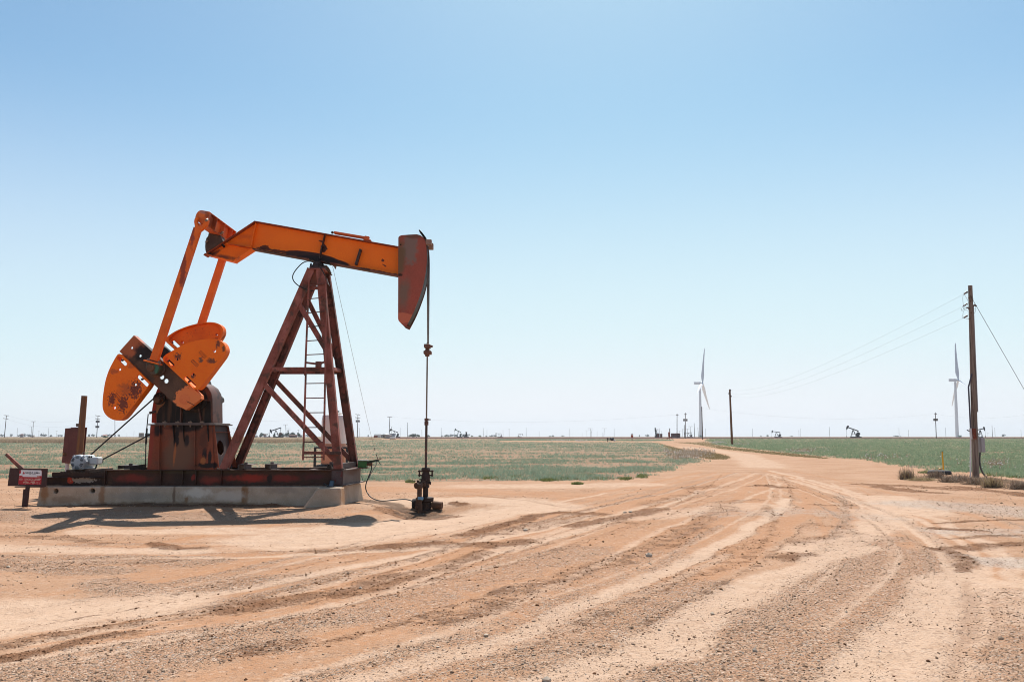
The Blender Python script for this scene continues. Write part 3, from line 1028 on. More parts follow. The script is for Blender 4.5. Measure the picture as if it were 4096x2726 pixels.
def leaf_mat(name, stops, trans=.35):
    t = NT(name, .6, .25)
    c = t.ramp(t.attr('tone'), stops)
    t.color(c)
    tr = t.n.new('ShaderNodeBsdfTranslucent')
    t.l.new(c, tr.inputs[0])
    mx = t.n.new('ShaderNodeMixShader')
    mx.inputs[0].default_value = trans
    t.l.new(t.b.outputs[0], mx.inputs[1])
    t.l.new(tr.outputs[0], mx.inputs[2])
    t.l.new(mx.outputs[0], t.n['Material Output'].inputs[0])
    return t.m

WHEAT = leaf_mat('wheat_leaf', [(0, (.14, .195, .13)), (.35, (.20, .275, .19)), (.6, (.27, .355, .26)), (.75, (.36, .36, .255)), (.86, (.40, .29, .19)), (1, (.60, .50, .37))], .45)
WHEATR = leaf_mat('dense_wheat_leaf', [(0, (.12, .18, .10)), (.4, (.20, .28, .165)), (.7, (.29, .36, .225)), (.86, (.42, .42, .27)), (1, (.60, .52, .38))], .4)
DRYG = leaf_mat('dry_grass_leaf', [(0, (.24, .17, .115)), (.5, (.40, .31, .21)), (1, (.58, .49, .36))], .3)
OLIVE = leaf_mat('verge_leaf', [(0, (.19, .145, .07)), (.5, (.30, .225, .115)), (1, (.46, .35, .20))], .3)
GREENW = leaf_mat('weed_leaf', [(0, (.085, .11, .035)), (.6, (.17, .20, .07)), (1, (.30, .29, .13))], .35)
COTTON = plain('cotton_lint', (.74, .70, .66), .95, 0, .12)

def bands_l(x, y):
    # thin stands and bare strips run across the left field
    n = vnoise(x * .16, y * .42, 1.0, 51, 4)
    n2 = vnoise(x * .6, y * .6, 1.0, 52, 3)
    d = .16 + (n - .42) * 3.0 + (n2 - .5) * 2.4
    for yc, wd, am in ((36.2, 1.2, .35), (45.5, 2.8, .45), (60.0, 3.5, .35), (84, 8, .5)):
        d = d - am * np.exp(-((y - yc + (x + 8) * .02) / wd) ** 2)
    d = d + .45 * np.exp(-((y - 40.5) / 2.2) ** 2) + .4 * np.exp(-((y - 52) / 2.6) ** 2) + .25 * sstep(95, 130, y)
    return np.clip(d, .04, 1)

def bands_r(x, y):
    n = vnoise(x * .3, y * .6, 1.0, 53, 4)
    return np.clip(.32 + (n - .45) * 3.4 + .25 * sstep(60, 140, y), .05, 1)

def crop(name, poly, dens, y0, xr, label, seed, tall, mat=None):
    cos, fs, ts = [], [], []
    off = 0
    for (ya, yb, n, per, h, w, sp) in ((min(y0, 59), 60, 75000, 4, .125, .018, .07), (60, 120, 40000, 4, .14, .032, .13), (120, 350, 30000, 4, .17, .08, .50)):
        r = np.random.default_rng(seed + int(ya))
        y = ya * (yb / ya) ** r.random(n)
        x = y * (xr[0] + (xr[1] - xr[0]) * r.random(n))
        ins = poly_mask(poly, x + (r.random(n) - .5) * 1.6, y + (r.random(n) - .5) * 1.2)
        keep = ins & (r.random(n) < dens(x, y))
        x, y = x[keep], y[keep]
        z = gsample(ZB, x, y)
        hh = np.full(len(x), h) * tall * (.55 + .9 * vnoise(x, y, .8, seed + 3, 2))
        co, f, tn = blades(x, y, z, hh, np.full(len(x), w), per, np.full(len(x), sp), seed + int(ya) + 1, .9)
        cos.append(co)
        fs.append(f + off)
        ts.append(tn)
        off += len(co)
    return soup(name, np.concatenate(cos), np.concatenate(fs), mat or WHEAT, {'tone': np.concatenate(ts)}, label)

crop('wheat_crop', POLY_L, bands_l, 31, (-.68, .30), 'thin blue green young wheat growing in patchy bands behind the pump jack', 61, 1.0)
crop('wheat_crop', POLY_S, lambda x, y: np.full(len(x), .9), 200, (-.03, .24), 'narrow green wheat strip beyond the bare turning place in mid distance', 65, 1.2)
crop('wheat_crop', POLY_R, bands_r, 29, (.22, .72), 'dense blue green young wheat right of the dirt road', 71, 1.3, WHEATR)

def grass_in(name, poly, n, y0, y1, xr, h, w, per, sp, mat, label, seed, dens=None):
    r = np.random.default_rng(seed)
    y = y0 * (y1 / y0) ** r.random(n)
    x = y * (xr[0] + (xr[1] - xr[0]) * r.random(n))
    keep = poly_mask(poly, x, y)
    if dens is not None:
        keep &= r.random(n) < dens(x, y)
    x, y = x[keep], y[keep]
    co, f, tn = blades(x, y, gsample(ZB, x, y), np.full(len(x), h), np.full(len(x), w), per, np.full(len(x), sp), seed + 1, .8)
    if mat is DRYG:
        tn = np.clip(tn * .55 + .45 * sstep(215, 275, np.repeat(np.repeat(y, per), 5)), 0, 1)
    return soup(name, co, f, mat, {'tone': tn}, label)

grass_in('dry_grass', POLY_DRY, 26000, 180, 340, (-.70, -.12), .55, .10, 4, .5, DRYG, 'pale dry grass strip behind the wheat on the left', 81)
grass_in('verge_grass', POLY_VL, 15000, 55, 200, (.17, .30), .09, .05, 4, .22, OLIVE, 'low olive brown grass verge on the inner side of the road bend', 83)
grass_in('verge_grass', POLY_VR, 24000, 55, 260, (.17, .42), .09, .05, 4, .22, OLIVE, 'low olive brown grass verge along the far side of the road', 85)

# dried cotton bolls left in the field corners: white dots
def bolls(pts, n, spread, seed):
    r = np.random.default_rng(seed)
    xs, ys = [], []
    for (u, v, wu, wv, k) in pts:
        for _ in range(int(k * n)):
            p = G(u + r.normal(0, wu), max(1752.5, v + r.normal(0, wv)))
            xs.append(p.x)
            ys.append(p.y)
    return np.array(xs), np.array(ys)

bx, by = bolls([(2770, 1812, 40, 8, 2.2), (2740, 1830, 40, 6, 1), (2690, 1808, 30, 6, .7), (2870, 1770, 18, 3, 1.2), (2960, 1777, 20, 2.5, .7), (3210, 1806, 22, 2.5, .9),
                (2320, 1762, 40, 1.2, .8), (2230, 1761, 25, 1.0, .5), (3950, 1858, 60, 14, .5), (3990, 1862, 20, 8, .6), (3540, 1832, 50, 8, .5), (3250, 1800, 60, 4, .4)], 90, 1, 91)
bh = np.random.default_rng(92).random(len(bx)) * .45
co, ff, tone = stones(bx, by, gsample(ZB, bx, by) + bh * .5 * np.clip(70 / by, .6, 1), .016 + by * .00042, .9, 93)
soup('cotton_bolls', co, ff, COTTON, {'tone': tone}, 'white cotton bolls left on dry stalks beside the road')
r = np.random.default_rng(95)
fx = r.random(9000) * 60 - 30
fy = 32 * (130 / 32) ** r.random(9000)
k = (poly_mask(POLY_L, fx, fy) | poly_mask(POLY_R, fx, fy)) & (r.random(9000) < .35)
fx, fy = fx[k], fy[k]
co, ff, tone = stones(fx, fy, gsample(ZB, fx, fy) + .02, .012 + fy * .00022, .8, 96)
soup('field_litter', co, ff, plain('litter', (.56, .48, .40), .95, 0, .25), {'tone': tone}, 'pale crop litter and clods lying between the wheat rows')
co, f, tn = blades(bx, by, gsample(ZB, bx, by), np.full(len(bx), .35), np.full(len(bx), .03), 3, np.full(len(bx), .15), 97)
soup('cotton_stalks', co, f, DRYG, {'tone': tn * .5}, 'dry brown cotton stalks beside the road')

# low green weeds along the near edge of the left field
weed_spots = [(2185, 1918, 70, 7), (2215, 1905, 60, 5), (2250, 1914, 70, 7), (2340, 1903, 60, 6), (2405, 1914, 45, 5), (2310, 1934, 25, 3), (2188, 1921, 36, 4), (2570, 1905, 30, 8), (1640, 1927, 22, 5),
              (1960, 1912, 60, 6), (2060, 1908, 60, 5), (2500, 1915, 40, 5), (3985, 1898, 60, 8), (4060, 1905, 60, 8), (3700, 1890, 40, 4)]
wx_, wy_ = [], []
r = np.random.default_rng(99)
for (u, v, a, b) in weed_spots:
    for _ in range(70):
        p = G(u + r.normal(0, a * .33), v + r.normal(0, b * .33))
        wx_.append(p.x)
        wy_.append(p.y)
wx_, wy_ = np.array(wx_), np.array(wy_)
co, f, tn = blades(wx_, wy_, gsample(ZB, wx_, wy_), np.full(len(wx_), .09), np.full(len(wx_), .02), 6, np.full(len(wx_), .05), 101, .9)
soup('weeds', co, f, GREENW, {'tone': tn}, 'low olive green weeds along the bare near edge of the wheat')

POLY_DW = [(p.x, p.y) for p in (G(u, v) for u, v in [(3600, 1905), (3720, 1898), (3850, 1902), (3990, 1915), (4130, 1935), (4130, 1958), (3960, 1950), (3800, 1934), (3620, 1922)])]
grass_in('dry_weeds', POLY_DW, 5000, 26, 37, (.44, .70), .10, .010, 5, .12, DRYG, 'sparse dry weeds around the foot of the near utility pole', 103, lambda x, y: np.clip((vnoise(x, y, 1.6, 104, 3) - .42) * 4, 0, 1))
# dry tumbleweed bushes by the near utility pole, each a thing
BUSHM = leaf_mat('tumbleweed_twig', [(0, (.13, .085, .06)), (.5, (.25, .18, .13)), (1, (.43, .34, .25))], .2)
BUSHY = leaf_mat('straw_twig', [(0, (.24, .17, .08)), (.5, (.38, .29, .15)), (1, (.55, .45, .27))], .25)

def tumbleweed(u, v, wpx, hpx, label, seed, straw=.0, lean=0.0):
    p = G(u, v)
    s = p.y / FPX
    w, h = wpx * s * 1.25, hpx * s * 1.1
    base = V((p.x, p.y, gz2(p.x, p.y)))
    root = thing('tumbleweed', base, label, 'dry bush', 'dry tumbleweeds by the near utility pole')
    r = random.Random(seed)
    for nm, cnt, mt in (('dry_twigs', int(620 * (1 - straw)), BUSHM), ('straw_stems', int(620 * straw), BUSHY)):
        if cnt < 5:
            continue
        vs, fs, tone = [], [], []
        for i in range(cnt):
            a = r.random() * 6.283
            el = r.random() ** .7 * 1.45
            L = (.35 + .75 * r.random()) * (1.5 if r.random() < .08 else 1)
            bx_ = r.gauss(0, .26) * w
            by_ = r.gauss(0, .18) * w * .7
            d = V((math.cos(a) * math.cos(el) * w * .5 + lean * h * .3, math.sin(a) * math.cos(el) * w * .38, math.sin(el) * h)) * L
            p0 = V((bx_, by_, 0))
            p1 = p0 + d * .55 + V((r.gauss(0, .03), r.gauss(0, .03), 0))
            p2 = p0 + d + V((r.gauss(0, .04), r.gauss(0, .04), r.gauss(0, .02)))
            sd = d.cross(V((r.gauss(0, 1), r.gauss(0, 1), r.gauss(0, 1)))).normalized() * .006
            n = len(vs)
            vs += [p0 - sd, p0 + sd, p1 - sd, p1 + sd, p2]
            fs += [(n, n + 1, n + 3), (n, n + 3, n + 2), (n + 2, n + 3, n + 4)]
            tt = r.random()
            tone += [tt] * 5
        me = bpy.data.meshes.new(nm)
        me.from_pydata([tuple(x) for x in vs], [], fs)
        at = me.attributes.new('tone', 'FLOAT', 'POINT')
        at.data.foreach_set('value', np.array(tone, np.float32))
        me.materials.append(mt)
        o = bpy.data.objects.new(nm, me)
        COL.objects.link(o)
        o.parent = root

tumbleweed(3629, 1917, 44, 46, 'upright brown tumbleweed nearest the road, leftmost of the dry bushes', 1, .3)
tumbleweed(3745, 1911, 46, 32, 'grey brown tumbleweed in front of the half buried tyre', 2)
tumbleweed(3800, 1928, 60, 28, 'grey tumbleweed between the tyre and the near utility pole', 3)
tumbleweed(3848, 1925, 70, 28, 'low grey tumbleweed at the left foot of the near utility pole', 4)
tumbleweed(3918, 1938, 76, 34, 'grey tumbleweed in front of the near utility pole', 5)
tumbleweed(3968, 1950, 54, 46, 'large straw brown tumbleweed in front of the hose of the near utility pole', 6, .5)
tumbleweed(4082, 1957, 60, 36, 'grey tumbleweed at the right edge of the photo', 7)
tumbleweed(3688, 1922, 60, 14, 'flat straw yellow tuft right of the upright tumbleweed', 8, .95)
# ------------------------------------------------------------------ materials of the well site
PJB = V((-6.9, 21.0, 0.46))
ORANGE, ORANGE_D = (.92, .190, .012), (.82, .15, .012)
RED, RED_D = (.35, .125, .098), (.22, .105, .086)
BLK = (.018, .014, .014)
RUSTD = (.085, .038, .022)

def st(k, x, y, Y, rx, rz, col, kk=.5, sc=7, soft=.3, amt=.95, rot=0, ry=.6):
    return (q(k, x, y, Y), (rx, ry, rz), col, kk, sc, soft, amt, rot)

OIL = (.026, .018, .020)
M_BEAM = metal_paint('orange_beam_paint', ORANGE, (.87, .172, .012), None, None, PJB, [
    st('z3', 1545, 632, 20.8, .80, .135, OIL, .10, 3, .12, .97, -9.5), st('z4', 235, 590, 20.8, .78, .125, OIL, .10, 3, .12, .97, -9.5),
    st('z3', 1180, 572, 20.8, .75, .045, (.06, .025, .018), .8, 9, .3, .9, -9.5), st('z4', 720, 690, 20.8, .95, .050, (.04, .022, .016), .9, 9, .3, .9, -9.5),
    st('z4', 245, 450, 20.8, .10, .13, OIL, .9, 9, .2), st('z4', 885, 585, 20.8, .045, .045, (.07, .02, .015), .8, 20, .2), st('z4', 905, 640, 20.8, .075, .02, (.08, .02, .015), .8, 20, .2, .9, -35),
    st('z4', 210, 375, 20.8, .09, .03, (.09, .02, .012), 1.0, 20, .2, .9, -20), st('z3', 1000, 525, 20.8, .14, .07, (.08, .025, .015), 1.2, 12, .3),
    st('z3', 540, 635, 20.8, .75, .085, (.16, .05, .035), .8, 6, .9, .85, -9.5), st('z3', 720, 510, 20.8, .45, .035, (.20, .06, .035), .6, 6, .9, .7, -9.5), st('z3', 420, 595, 20.8, .30, .08, (.06, .03, .025), .7, 7, .7, .9, 30),
    st('z3', 760, 400, 20.8, .3, .12, (.62, .11, .02), .8, 4, .9, .7)],
    .5, None, .66, .58)
M_EDGE = metal_paint('worn_flange_paint', (.33, .075, .03), (.18, .05, .03), (.05, .02, .015), (.10, .035, .025), PJB, [], .6, None, .62, .55)
M_WEIGHT = metal_paint('orange_weight_paint', (.92, .185, .012), (.86, .16, .012), (.10, .03, .02), None, PJB, [
    st('z2', 500, 960, 19.9, .30, .25, (.40, .09, .03), .9, 10, .8, .75), st('z2', 605, 965, 19.9, .17, .24, (.11, .03, .028), 1.7, 24, .35, .9),
    st('z2', 320, 1080, 19.9, .10, .17, (.13, .035, .03), 1.7, 26, .35, .9), st('z2', 460, 1140, 19.9, .13, .24, (.12, .035, .03), 1.8, 24, .35, .9),
    st('z2', 350, 740, 19.9, .16, .08, (.38, .08, .03), 1.2, 16, .6, .7), st('z2', 560, 660, 19.9, .12, .12, (.45, .10, .03), 1.0, 14, .7, .7),
    st('z2', 1560, 605, 19.9, .12, .075, (.12, .05, .035), 1.5, 26, .35, .9), st('z2', 1640, 400, 19.9, .06, .11, (.15, .05, .03), 1.5, 26, .35), st('z2', 1430, 600, 19.9, .06, .09, (.11, .07, .05), 1.6, 26, .35, .9),
    st('z2', 1140, 550, 19.9, .09, .09, (.14, .045, .03), 1.8, 26, .35, .9), st('z2', 1340, 800, 19.9, .06, .06, (.13, .045, .03), 1.5, 26, .35), st('z2', 1715, 450, 19.9, .04, .13, (.2, .07, .03), 1.2, 18, .4)],
    .5, None, .70)
M_WEIGHT2 = metal_paint('worn_weight_paint', (.80, .165, .016), (.66, .125, .014), (.07, .025, .02), (.13, .035, .02), PJB, [], .55, None, .65, .60)
M_CRANK = metal_paint('greasy_crank_paint', (.115, .062, .040), (.060, .036, .027), None, (.16, .065, .03), PJB, [
    st('z2', 510, 400, 19.9, .42, .36, (.42, .115, .045), .6, 7, .3, .9), st('z2', 1290, 1090, 19.9, .42, .34, (.80, .22, .07), .5, 13, .08),
    st('z2', 700, 500, 19.9, .35, .3, (.016, .014, .015), .7, 5, .6), st('z2', 860, 900, 19.9, .10, .5, (.16, .06, .03), .9, 5, .6, .7)], .5)
M_PITMAN = metal_paint('pitman_paint', (.82, .165, .020), (.70, .125, .020), (.12, .03, .02), None, PJB, [
    st('z3', 120, 720, 19.8, .10, .75, (.22, .045, .03), .9, 7, .4, .85), st('z3', 220, 430, 19.8, .08, .4, (.22, .045, .035), .9, 7, .4, .8)], .5, None, .68)
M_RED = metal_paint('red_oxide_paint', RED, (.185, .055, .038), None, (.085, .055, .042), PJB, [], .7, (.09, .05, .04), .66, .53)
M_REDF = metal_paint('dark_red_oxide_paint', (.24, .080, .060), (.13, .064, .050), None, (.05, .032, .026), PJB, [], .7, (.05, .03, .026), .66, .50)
M_HEAD = metal_paint('horsehead_paint', (.35, .085, .060), (.27, .078, .056), None, None, PJB, [
    st('z4', 1190, 470, 20.7, .24, .50, (.20, .135, .115), .6, 7, .4), st('z4', 1090, 580, 20.7, .17, .60, (.14, .09, .052), .6, 5, .7, .9), st('z4', 1120, 960, 20.7, .24, .62, (.18, .12, .092), .6, 5, .8, .9),
    st('z4', 1110, 1220, 20.7, .32, .15, (.52, .145, .085), .35, 5, .15), st('z4', 1080, 755, 20.7, .1, .05, (.03, .02, .015), .6, 9, .4), st('z4', 1230, 330, 20.7, .30, .10, (.14, .07, .05), .5, 5, .5, .8)], .75)
M_DARK = metal_paint('greasy_black_iron', (.018, .014, .013), (.010, .009, .009), None, (.065, .032, .02), PJB, [], .5, (.09, .045, .025), .66, .62)
M_STAND = metal_paint('stained_stand_paint', (.27, .065, .030), (.17, .065, .040), None, None, PJB, [
    st('z5', 1080, 740, 20.3, .52, .62, (.17, .085, .052), .4, 2.5, .5, .9), st('z5', 790, 420, 20.3, .17, .22, (.022, .018, .017), .6, 5, .6), st('z5', 1200, 370, 20.3, .62, .16, (.022, .018, .017), .7, 5, .6),
    st('z5', 1060, 560, 20.3, .09, .25, (.02, .016, .016), .6, 5, .5), st('z5', 1200, 560, 20.3, .08, .2, (.03, .022, .02), .6, 5, .5), st('z5', 1460, 780, 20.3, .07, .28, (.02, .017, .017), .6, 6, .4),
    st('z5', 1530, 800, 20.3, .06, .28, (.02, .017, .017), .6, 6, .4), st('z5', 1440, 540, 20.3, .15, .4, (.10, .04, .026), .8, 5, .6, .8), st('z5', 1040, 760, 20.3, .035, .34, (.42, .13, .045), .8, 6, .6, .8),
    st('z5', 1490, 910, 20.3, .30, .10, (.02, .016, .014), .7, 6, .4), st('z5', 1450, 840, 20.3, .1, .12, (.45, .15, .05), .9, 6, .5, .8), st('z5', 700, 640, 20.3, .10, .8, (.30, .052, .032), .6, 4, .6, .8)], .65)
M_SKID = metal_paint('weathered_skid_steel', (.080, .036, .024), (.050, .028, .021), None, (.11, .058, .032), PJB, [
    st('z5', 470, 1090, 20.2, .62, .14, (.22, .036, .026), .75, 5, .8, .85), st('z5', 1540, 1110, 20.2, .38, .15, (.25, .042, .028), .75, 5, .8, .85), st('z5', 2050, 1090, 20.2, .48, .13, (.30, .034, .022), .75, 5, .8, .85),
    st('z6', 250, 1210, 20.2, .72, .13, (.31, .034, .020), .75, 5, .8, .85), st('z6', 600, 1210, 20.2, .62, .13, (.22, .034, .026), .75, 5, .8, .8), st('z6', 900, 1190, 20.2, .45, .10, (.10, .03, .032), .6, 4, .8, .8),
    st('z5', 1280, 1075, 20.2, .07, .10, (.30, .04, .03), .8, 6, .6, .8), st('z6', 450, 1210, 20.2, .09, .14, (.03, .02, .018), .6, 6, .4),
    st('z5', 1000, 1000, 20.2, 3.2, .05, (.075, .055, .032), .9, 2, .9, .7)], .65)
M_SKIDEND = metal_paint('grey_end_plate', (.16, .125, .115), (.125, .095, .085), None, None, PJB, [st('z6', 1330, 1140, 21, .4, .12, (.10, .045, .03), .6, 4, .6, .8)], .6, (.10, .05, .03))
M_TAIL = metal_paint('rusty_motor_skid', (.050, .028, .021), (.030, .019, .017), None, None, PJB, [st('z1', 712, 1100, 20.2, .10, .10, (.50, .062, .03), .4, 6, .3), st('z1', 840, 1100, 20.2, .33, .07, (.33, .27, .22), 1.5, 16, .15)], .65, (.07, .035, .02))
M_CAP = metal_paint('saddle_iron', (.075, .055, .055), (.05, .038, .038), None, (.15, .07, .05), PJB, [], .55)
M_RUSTPIPE = metal_paint('rusty_pipe', (.155, .078, .045), (.085, .048, .034), None, (.27, .12, .045), (0, 0, 0), [], .75, None, .66, .56, rust_scale=9)
M_DARKPIPE = metal_paint('dark_wellhead_iron', (.055, .034, .027), (.035, .025, .022), None, (.13, .062, .034), (0, 0, 0), [], .65, None, .66, .57, rust_scale=9)
M_ROD = plain('polished_rod_steel', (.17, .125, .10), .38, .8, .3, 4)
M_RUBBER = plain('black_rubber', (.020, .021, .022), .55, 0, .2)
M_STEELW = plain('wire_steel', (.16, .15, .15), .5, .5, .2)
M_BOLT = plain('bolt_steel', (.20, .15, .12), .5, .5, .3, 30)
t = NT('foundation_concrete', .95, .1)
cc = t.ramp(t.noise(3.0, 6), [(.3, (.37, .280, .205)), (.7, (.48, .372, .285))])
cc = t.mix(t.range(t.noise(55, 4, None, .6), .60, .70), cc, (.56, .48, .41))
cc = t.mix(t.math('MULTIPLY', t.range(t.noise(70, 4, t.mapping(t.pos(), loc=(3, 1, 2)), .6), .62, .70), .8), cc, (.10, .08, .07))
FDB = V((-7.0, 21.0, 0.0))
for k, x, y, rx, rz, c, amt in (('z1', 470, 1240, .13, .30, (.28, .13, .055), .7), ('z1', 1070, 1250, .10, .4, (.25, .12, .055), .7), ('z5', 1035, 1330, .05, .45, (.19, .12, .08), .85), ('z5', 1210, 1370, .06, .3, (.25, .13, .06), .8),
                                ('z5', 2030, 1300, .11, .4, (.24, .12, .055), .8), ('z6', 190, 1390, .06, .4, (.24, .12, .055), .8), ('z5', 1360, 1290, .45, .16, (.64, .57, .49), .8), ('z5', 1800, 1330, .60, .16, (.56, .48, .41), .7),
                                ('z6', 1260, 1380, .12, .4, (.36, .18, .07), .6), ('z6', 1330, 1330, .15, .25, (.34, .17, .07), .7), ('z5', 1000, 1455, 3.4, .10, (.24, .150, .095), .85), ('z1', 700, 1300, .5, .12, (.27, .18, .12), .6), ('z6', 620, 1330, .5, .12, (.25, .205, .17), .5), ('z5', 500, 1330, .9, .12, (.30, .26, .225), .5)):
    m_ = t.stain(tuple(q(k, x, y, 20.1) - FDB), (rx, .7, rz), .6, 8, .6)
    cc = t.mix(t.math('MULTIPLY', m_, amt), cc, c)
t.bump(t.noise(45, 6), .5, .012)
M_CONC = t.color(cc)

# ------------------------------------------------------------------ concrete foundation
YF0 = 20.08
pad = thing('concrete_foundation', FDB, 'weathered grey concrete foundation slab under the orange pump jack', 'foundation')
zt = q('z5', 1000, 1200, YF0).z
def fz(k, x, y, Y, z=None):
    p = q(k, x, y, Y)
    if z is not None:
        p.z = z
    return p
L1, L2 = fz('z1', 415, 1170, YF0, zt), fz('z1', 378, 1356, YF0, -.06)
Rt, Rb = fz('z6', 1225, 1288, YF0, zt), fz('z6', 1225, 1440, YF0, -.06)
hole1, hole2 = circ('z1', 582, 1209, 26, YF0, 14), circ('z1', 966, 1206, 25, YF0, 14)
mb = MB().prism([L1, L2, Rb, Rt], (0, 0.45, 0), [hole1, hole2])
far = 1.72
mb.prism([L1 + V((0, .46, 0)), L2 + V((0, .46, 0)), Rb + V((0, .46, 0)), Rt + V((0, .46, 0))], (0, far - .46, 0))
mb.build('slab', M_CONC, pad, .02, 30)
mb = MB()
for h in (hole1, hole2):
    c = sum(h, V()) / len(h)
    mb.cyl(c + V((0, .40, 0)), c + V((0, .44, 0)), .09, None, 14)
mb.each('sleeve_plug', M_DARK, pad, 0, 40, 1)  # black discs stand in for the shade deep in the lifting holes
# front bearing block, sloped at its left
yb = 19.62
pf = [fz('z6', 965, 1292, yb, zt - .005), fz('z6', 793, 1500, yb, -.08), fz('z6', 1215, 1500, yb, -.08), fz('z6', 1208, 1292, yb, zt - .005)]
back = [V((p.x, YF0 + .003, p.z)) for p in pf]
MB().hexa([pf[1], pf[2], back[2], back[1], pf[0], pf[3], back[3], back[0]]).build('bearing_block', M_CONC, pad, .035, 30, None, 2)
pe = [fz('z6', 1318, 1280, 21.0, zt - .01), fz('z6', 1310, 1440, 21.0, -.05), fz('z6', 1450, 1410, 21.9, -.05), fz('z6', 1418, 1255, 21.9, zt - .01)]
MB().hexa([V((Rt.x, 20.75, -.05)), pe[1], pe[2], V((Rt.x, 21.9, -.05)), V((Rt.x, 20.75, zt - .01)), pe[0], pe[3], V((Rt.x, 21.9, zt - .01))]).build('bearing_block', M_CONC, pad, .03, 30)

# ------------------------------------------------------------------ the pump jack
pj = thing('pump_jack', PJB, 'large orange and red pump jack with rust stains, nearest the camera', 'pump jack')
Yn, Yc, Yr = 20.2, 20.95, 21.75           # near, centre and rear planes
zs1 = q('z5', 1000, 968, Yn).z             # top of skid
zs0 = zt + .012
xl, xr = q('z5', 65, 1000, Yn).x, q('z6', 1228, 1150, Yn).x
zm = (zs0 + zs1) / 2
hs = zs1 - zs0
mb = MB()
for y in (Yn + .10, Yr):
    mb.ibeam((xl, y, zm), (xr, y, zm), hs, .20, (0, 1, 0), .022, .014)
for xx in np.linspace(xl + .9, xr - 1.0, 5):
    mb.ibeam((xx, Yn + .2, zm), (xx, Yr - .1, zm), hs - .05, .12, (1, 0, 0), .018, .012)
for k, x in (('z5', 845), ('z5', 1150), ('z5', 1335), ('z5', 1690), ('z5', 68)):
    px = q(k, x, 1000, Yn).x
    mb.box2(px - .008, px + .008, Yn + .004, Yn + .092, zs0 + .023, zs1 - .023)
mb.build('skid', M_SKID, pj, .004)
mb = MB()
mb.box2(xr - .27, xr + .002, Yn - .004, Yn + .012, zs0 + .024, zs1 - .024)
mb.build('corner_gusset', metal_paint('flaking_gusset', (.10, .068, .066), (.075, .05, .05), None, (.13, .035, .03), PJB, [], .7, None, .6, .53, rust_scale=7), pj)
xe = q('z6', 1420, 1150, Yr).x
mb = MB().hexa([V((xr + .003, Yn + .01, zs0 + .02)), V((xr + .02, Yn + .01, zs0 + .02)), V((xe + .015, Yr - .1, zs0 + .02)), V((xe, Yr - .1, zs0 + .02)),
                V((xr + .003, Yn + .01, zs1 - .02)), V((xr + .02, Yn + .01, zs1 - .02)), V((xe + .015, Yr - .1, zs1 - .02)), V((xe, Yr - .1, zs1 - .02))])
for z in (zs0 + .009, zs1 - .009):
    mb.hexa([V((xr - .05, Yn, z - .009)), V((xr + .10, Yn, z - .009)), V((xe + .10, Yr + .1, z - .009)), V((xe - .1, Yr + .1, z - .009)),
             V((xr - .05, Yn, z + .0125)), V((xr + .10, Yn, z + .0125)), V((xe + .10, Yr + .1, z + .0125)), V((xe - .1, Yr + .1, z + .0125))])
mb.build('end_beam', M_SKIDEND, pj, .003)
# motor skid at the tail
xm = q('z1', 300, 1100, Yn).x
zm1 = q('z1', 800, 1066, Yn).z
mb = MB()
for y in (Yn + .12, Yr - .2):
    mb.ibeam((xm, y, (zs0 + zm1) / 2), (xl - .01, y, (zs0 + zm1) / 2), zm1 - zs0, .17, (0, 1, 0), .018, .012)
mb.ibeam((xm + .1, Yn + .2, (zs0 + zm1) / 2), (xm + .1, Yr - .3, (zs0 + zm1) / 2), zm1 - zs0 - .04, .12, (1, 0, 0), .016, .012)
mb.build('motor_skid', M_TAIL, pj, .003)
mb = MB()
zr1 = q('z1', 800, 1018, Yn + .1).z
xa = q('z1', 525, 1000, Yn).x
for y, z0, z1, x0, x1 in ((Yn + .08, zm1 + .004, zr1, xa, xl - .03), (Yn + .62, zm1 + .004, zr1, xa - .1, xl - .06), (Yn + 1.1, zm1 + .004, zr1, xa, xl - .05)):
    zmid = (z0 + z1) / 2
    mb.box2(x0, x1, y, y + .012, z0, z1)
    mb.box2(x0, x1, y + .013, y + .09, z1 - .012, z1)
    mb.box2(x0, x1, y + .013, y + .09, z0, z0 + .012)
    for i in range(18):
        xx = x0 + (x1 - x0) * (i + .5) / 18
        mb.box2(xx - .02, xx + .02, y - .006, y + .05, z1 + .001, z1 + .010)
for x in (xa + .42, xa + .9):
    mb.box2(x - .05, x + .05, Yn + .05, Yr - .3, zr1 + .011, zr1 + .075)
mb.build('slide_rails', M_TAIL, pj)
zrail = zr1 + .076
# brake lever sticking out behind the sign
p0, p1 = q('s1', 32, 102, 20.9), q('s1', 440, 470, 20.75)
d = (p1 - p0)
mb = MB().bar(p0, p0 + d * 1.65, .075, .05, (0, 1, 0))
mb.bar(p0 + d * .3 + V((0, 0, -.05)), p0 + d * 1.1 + V((0, 0, -.05)), .03, .03, (0, 1, 0))
mb.build('brake_lever', M_RED, pj, .005)

# gearbox stand: tapered plate box with ribs
Ys = Yn + .06
b0, b1 = q('z5', 655, 965, Ys), q('z5', 1592, 965, Ys)
t0, t1 = q('z5', 702, 348, Ys + .10), q('z5', 1562, 342, Ys + .10)
b0.z = b1.z = zs1 + .002
t0.z = t1.z = (t0.z + t1.z) / 2
wd, wt = 1.42, 1.10
yb2, yt2 = Ys + wd, Ys + .10 + wt
mb = MB()
mb.hexa([b0, b1, b1 + V((0, .02, 0)), b0 + V((0, .02, 0)), t0, t1, t1 + V((0, .02, 0)), t0 + V((0, .02, 0))])
mb.hexa([V((b0.x, yb2 - .02, b0.z)), V((b1.x, yb2 - .02, b0.z)), V((b1.x, yb2, b0.z)), V((b0.x, yb2, b0.z)), V((t0.x, yt2 - .02, t0.z)), V((t1.x, yt2 - .02, t0.z)), V((t1.x, yt2, t0.z)), V((t0.x, yt2, t0.z))])
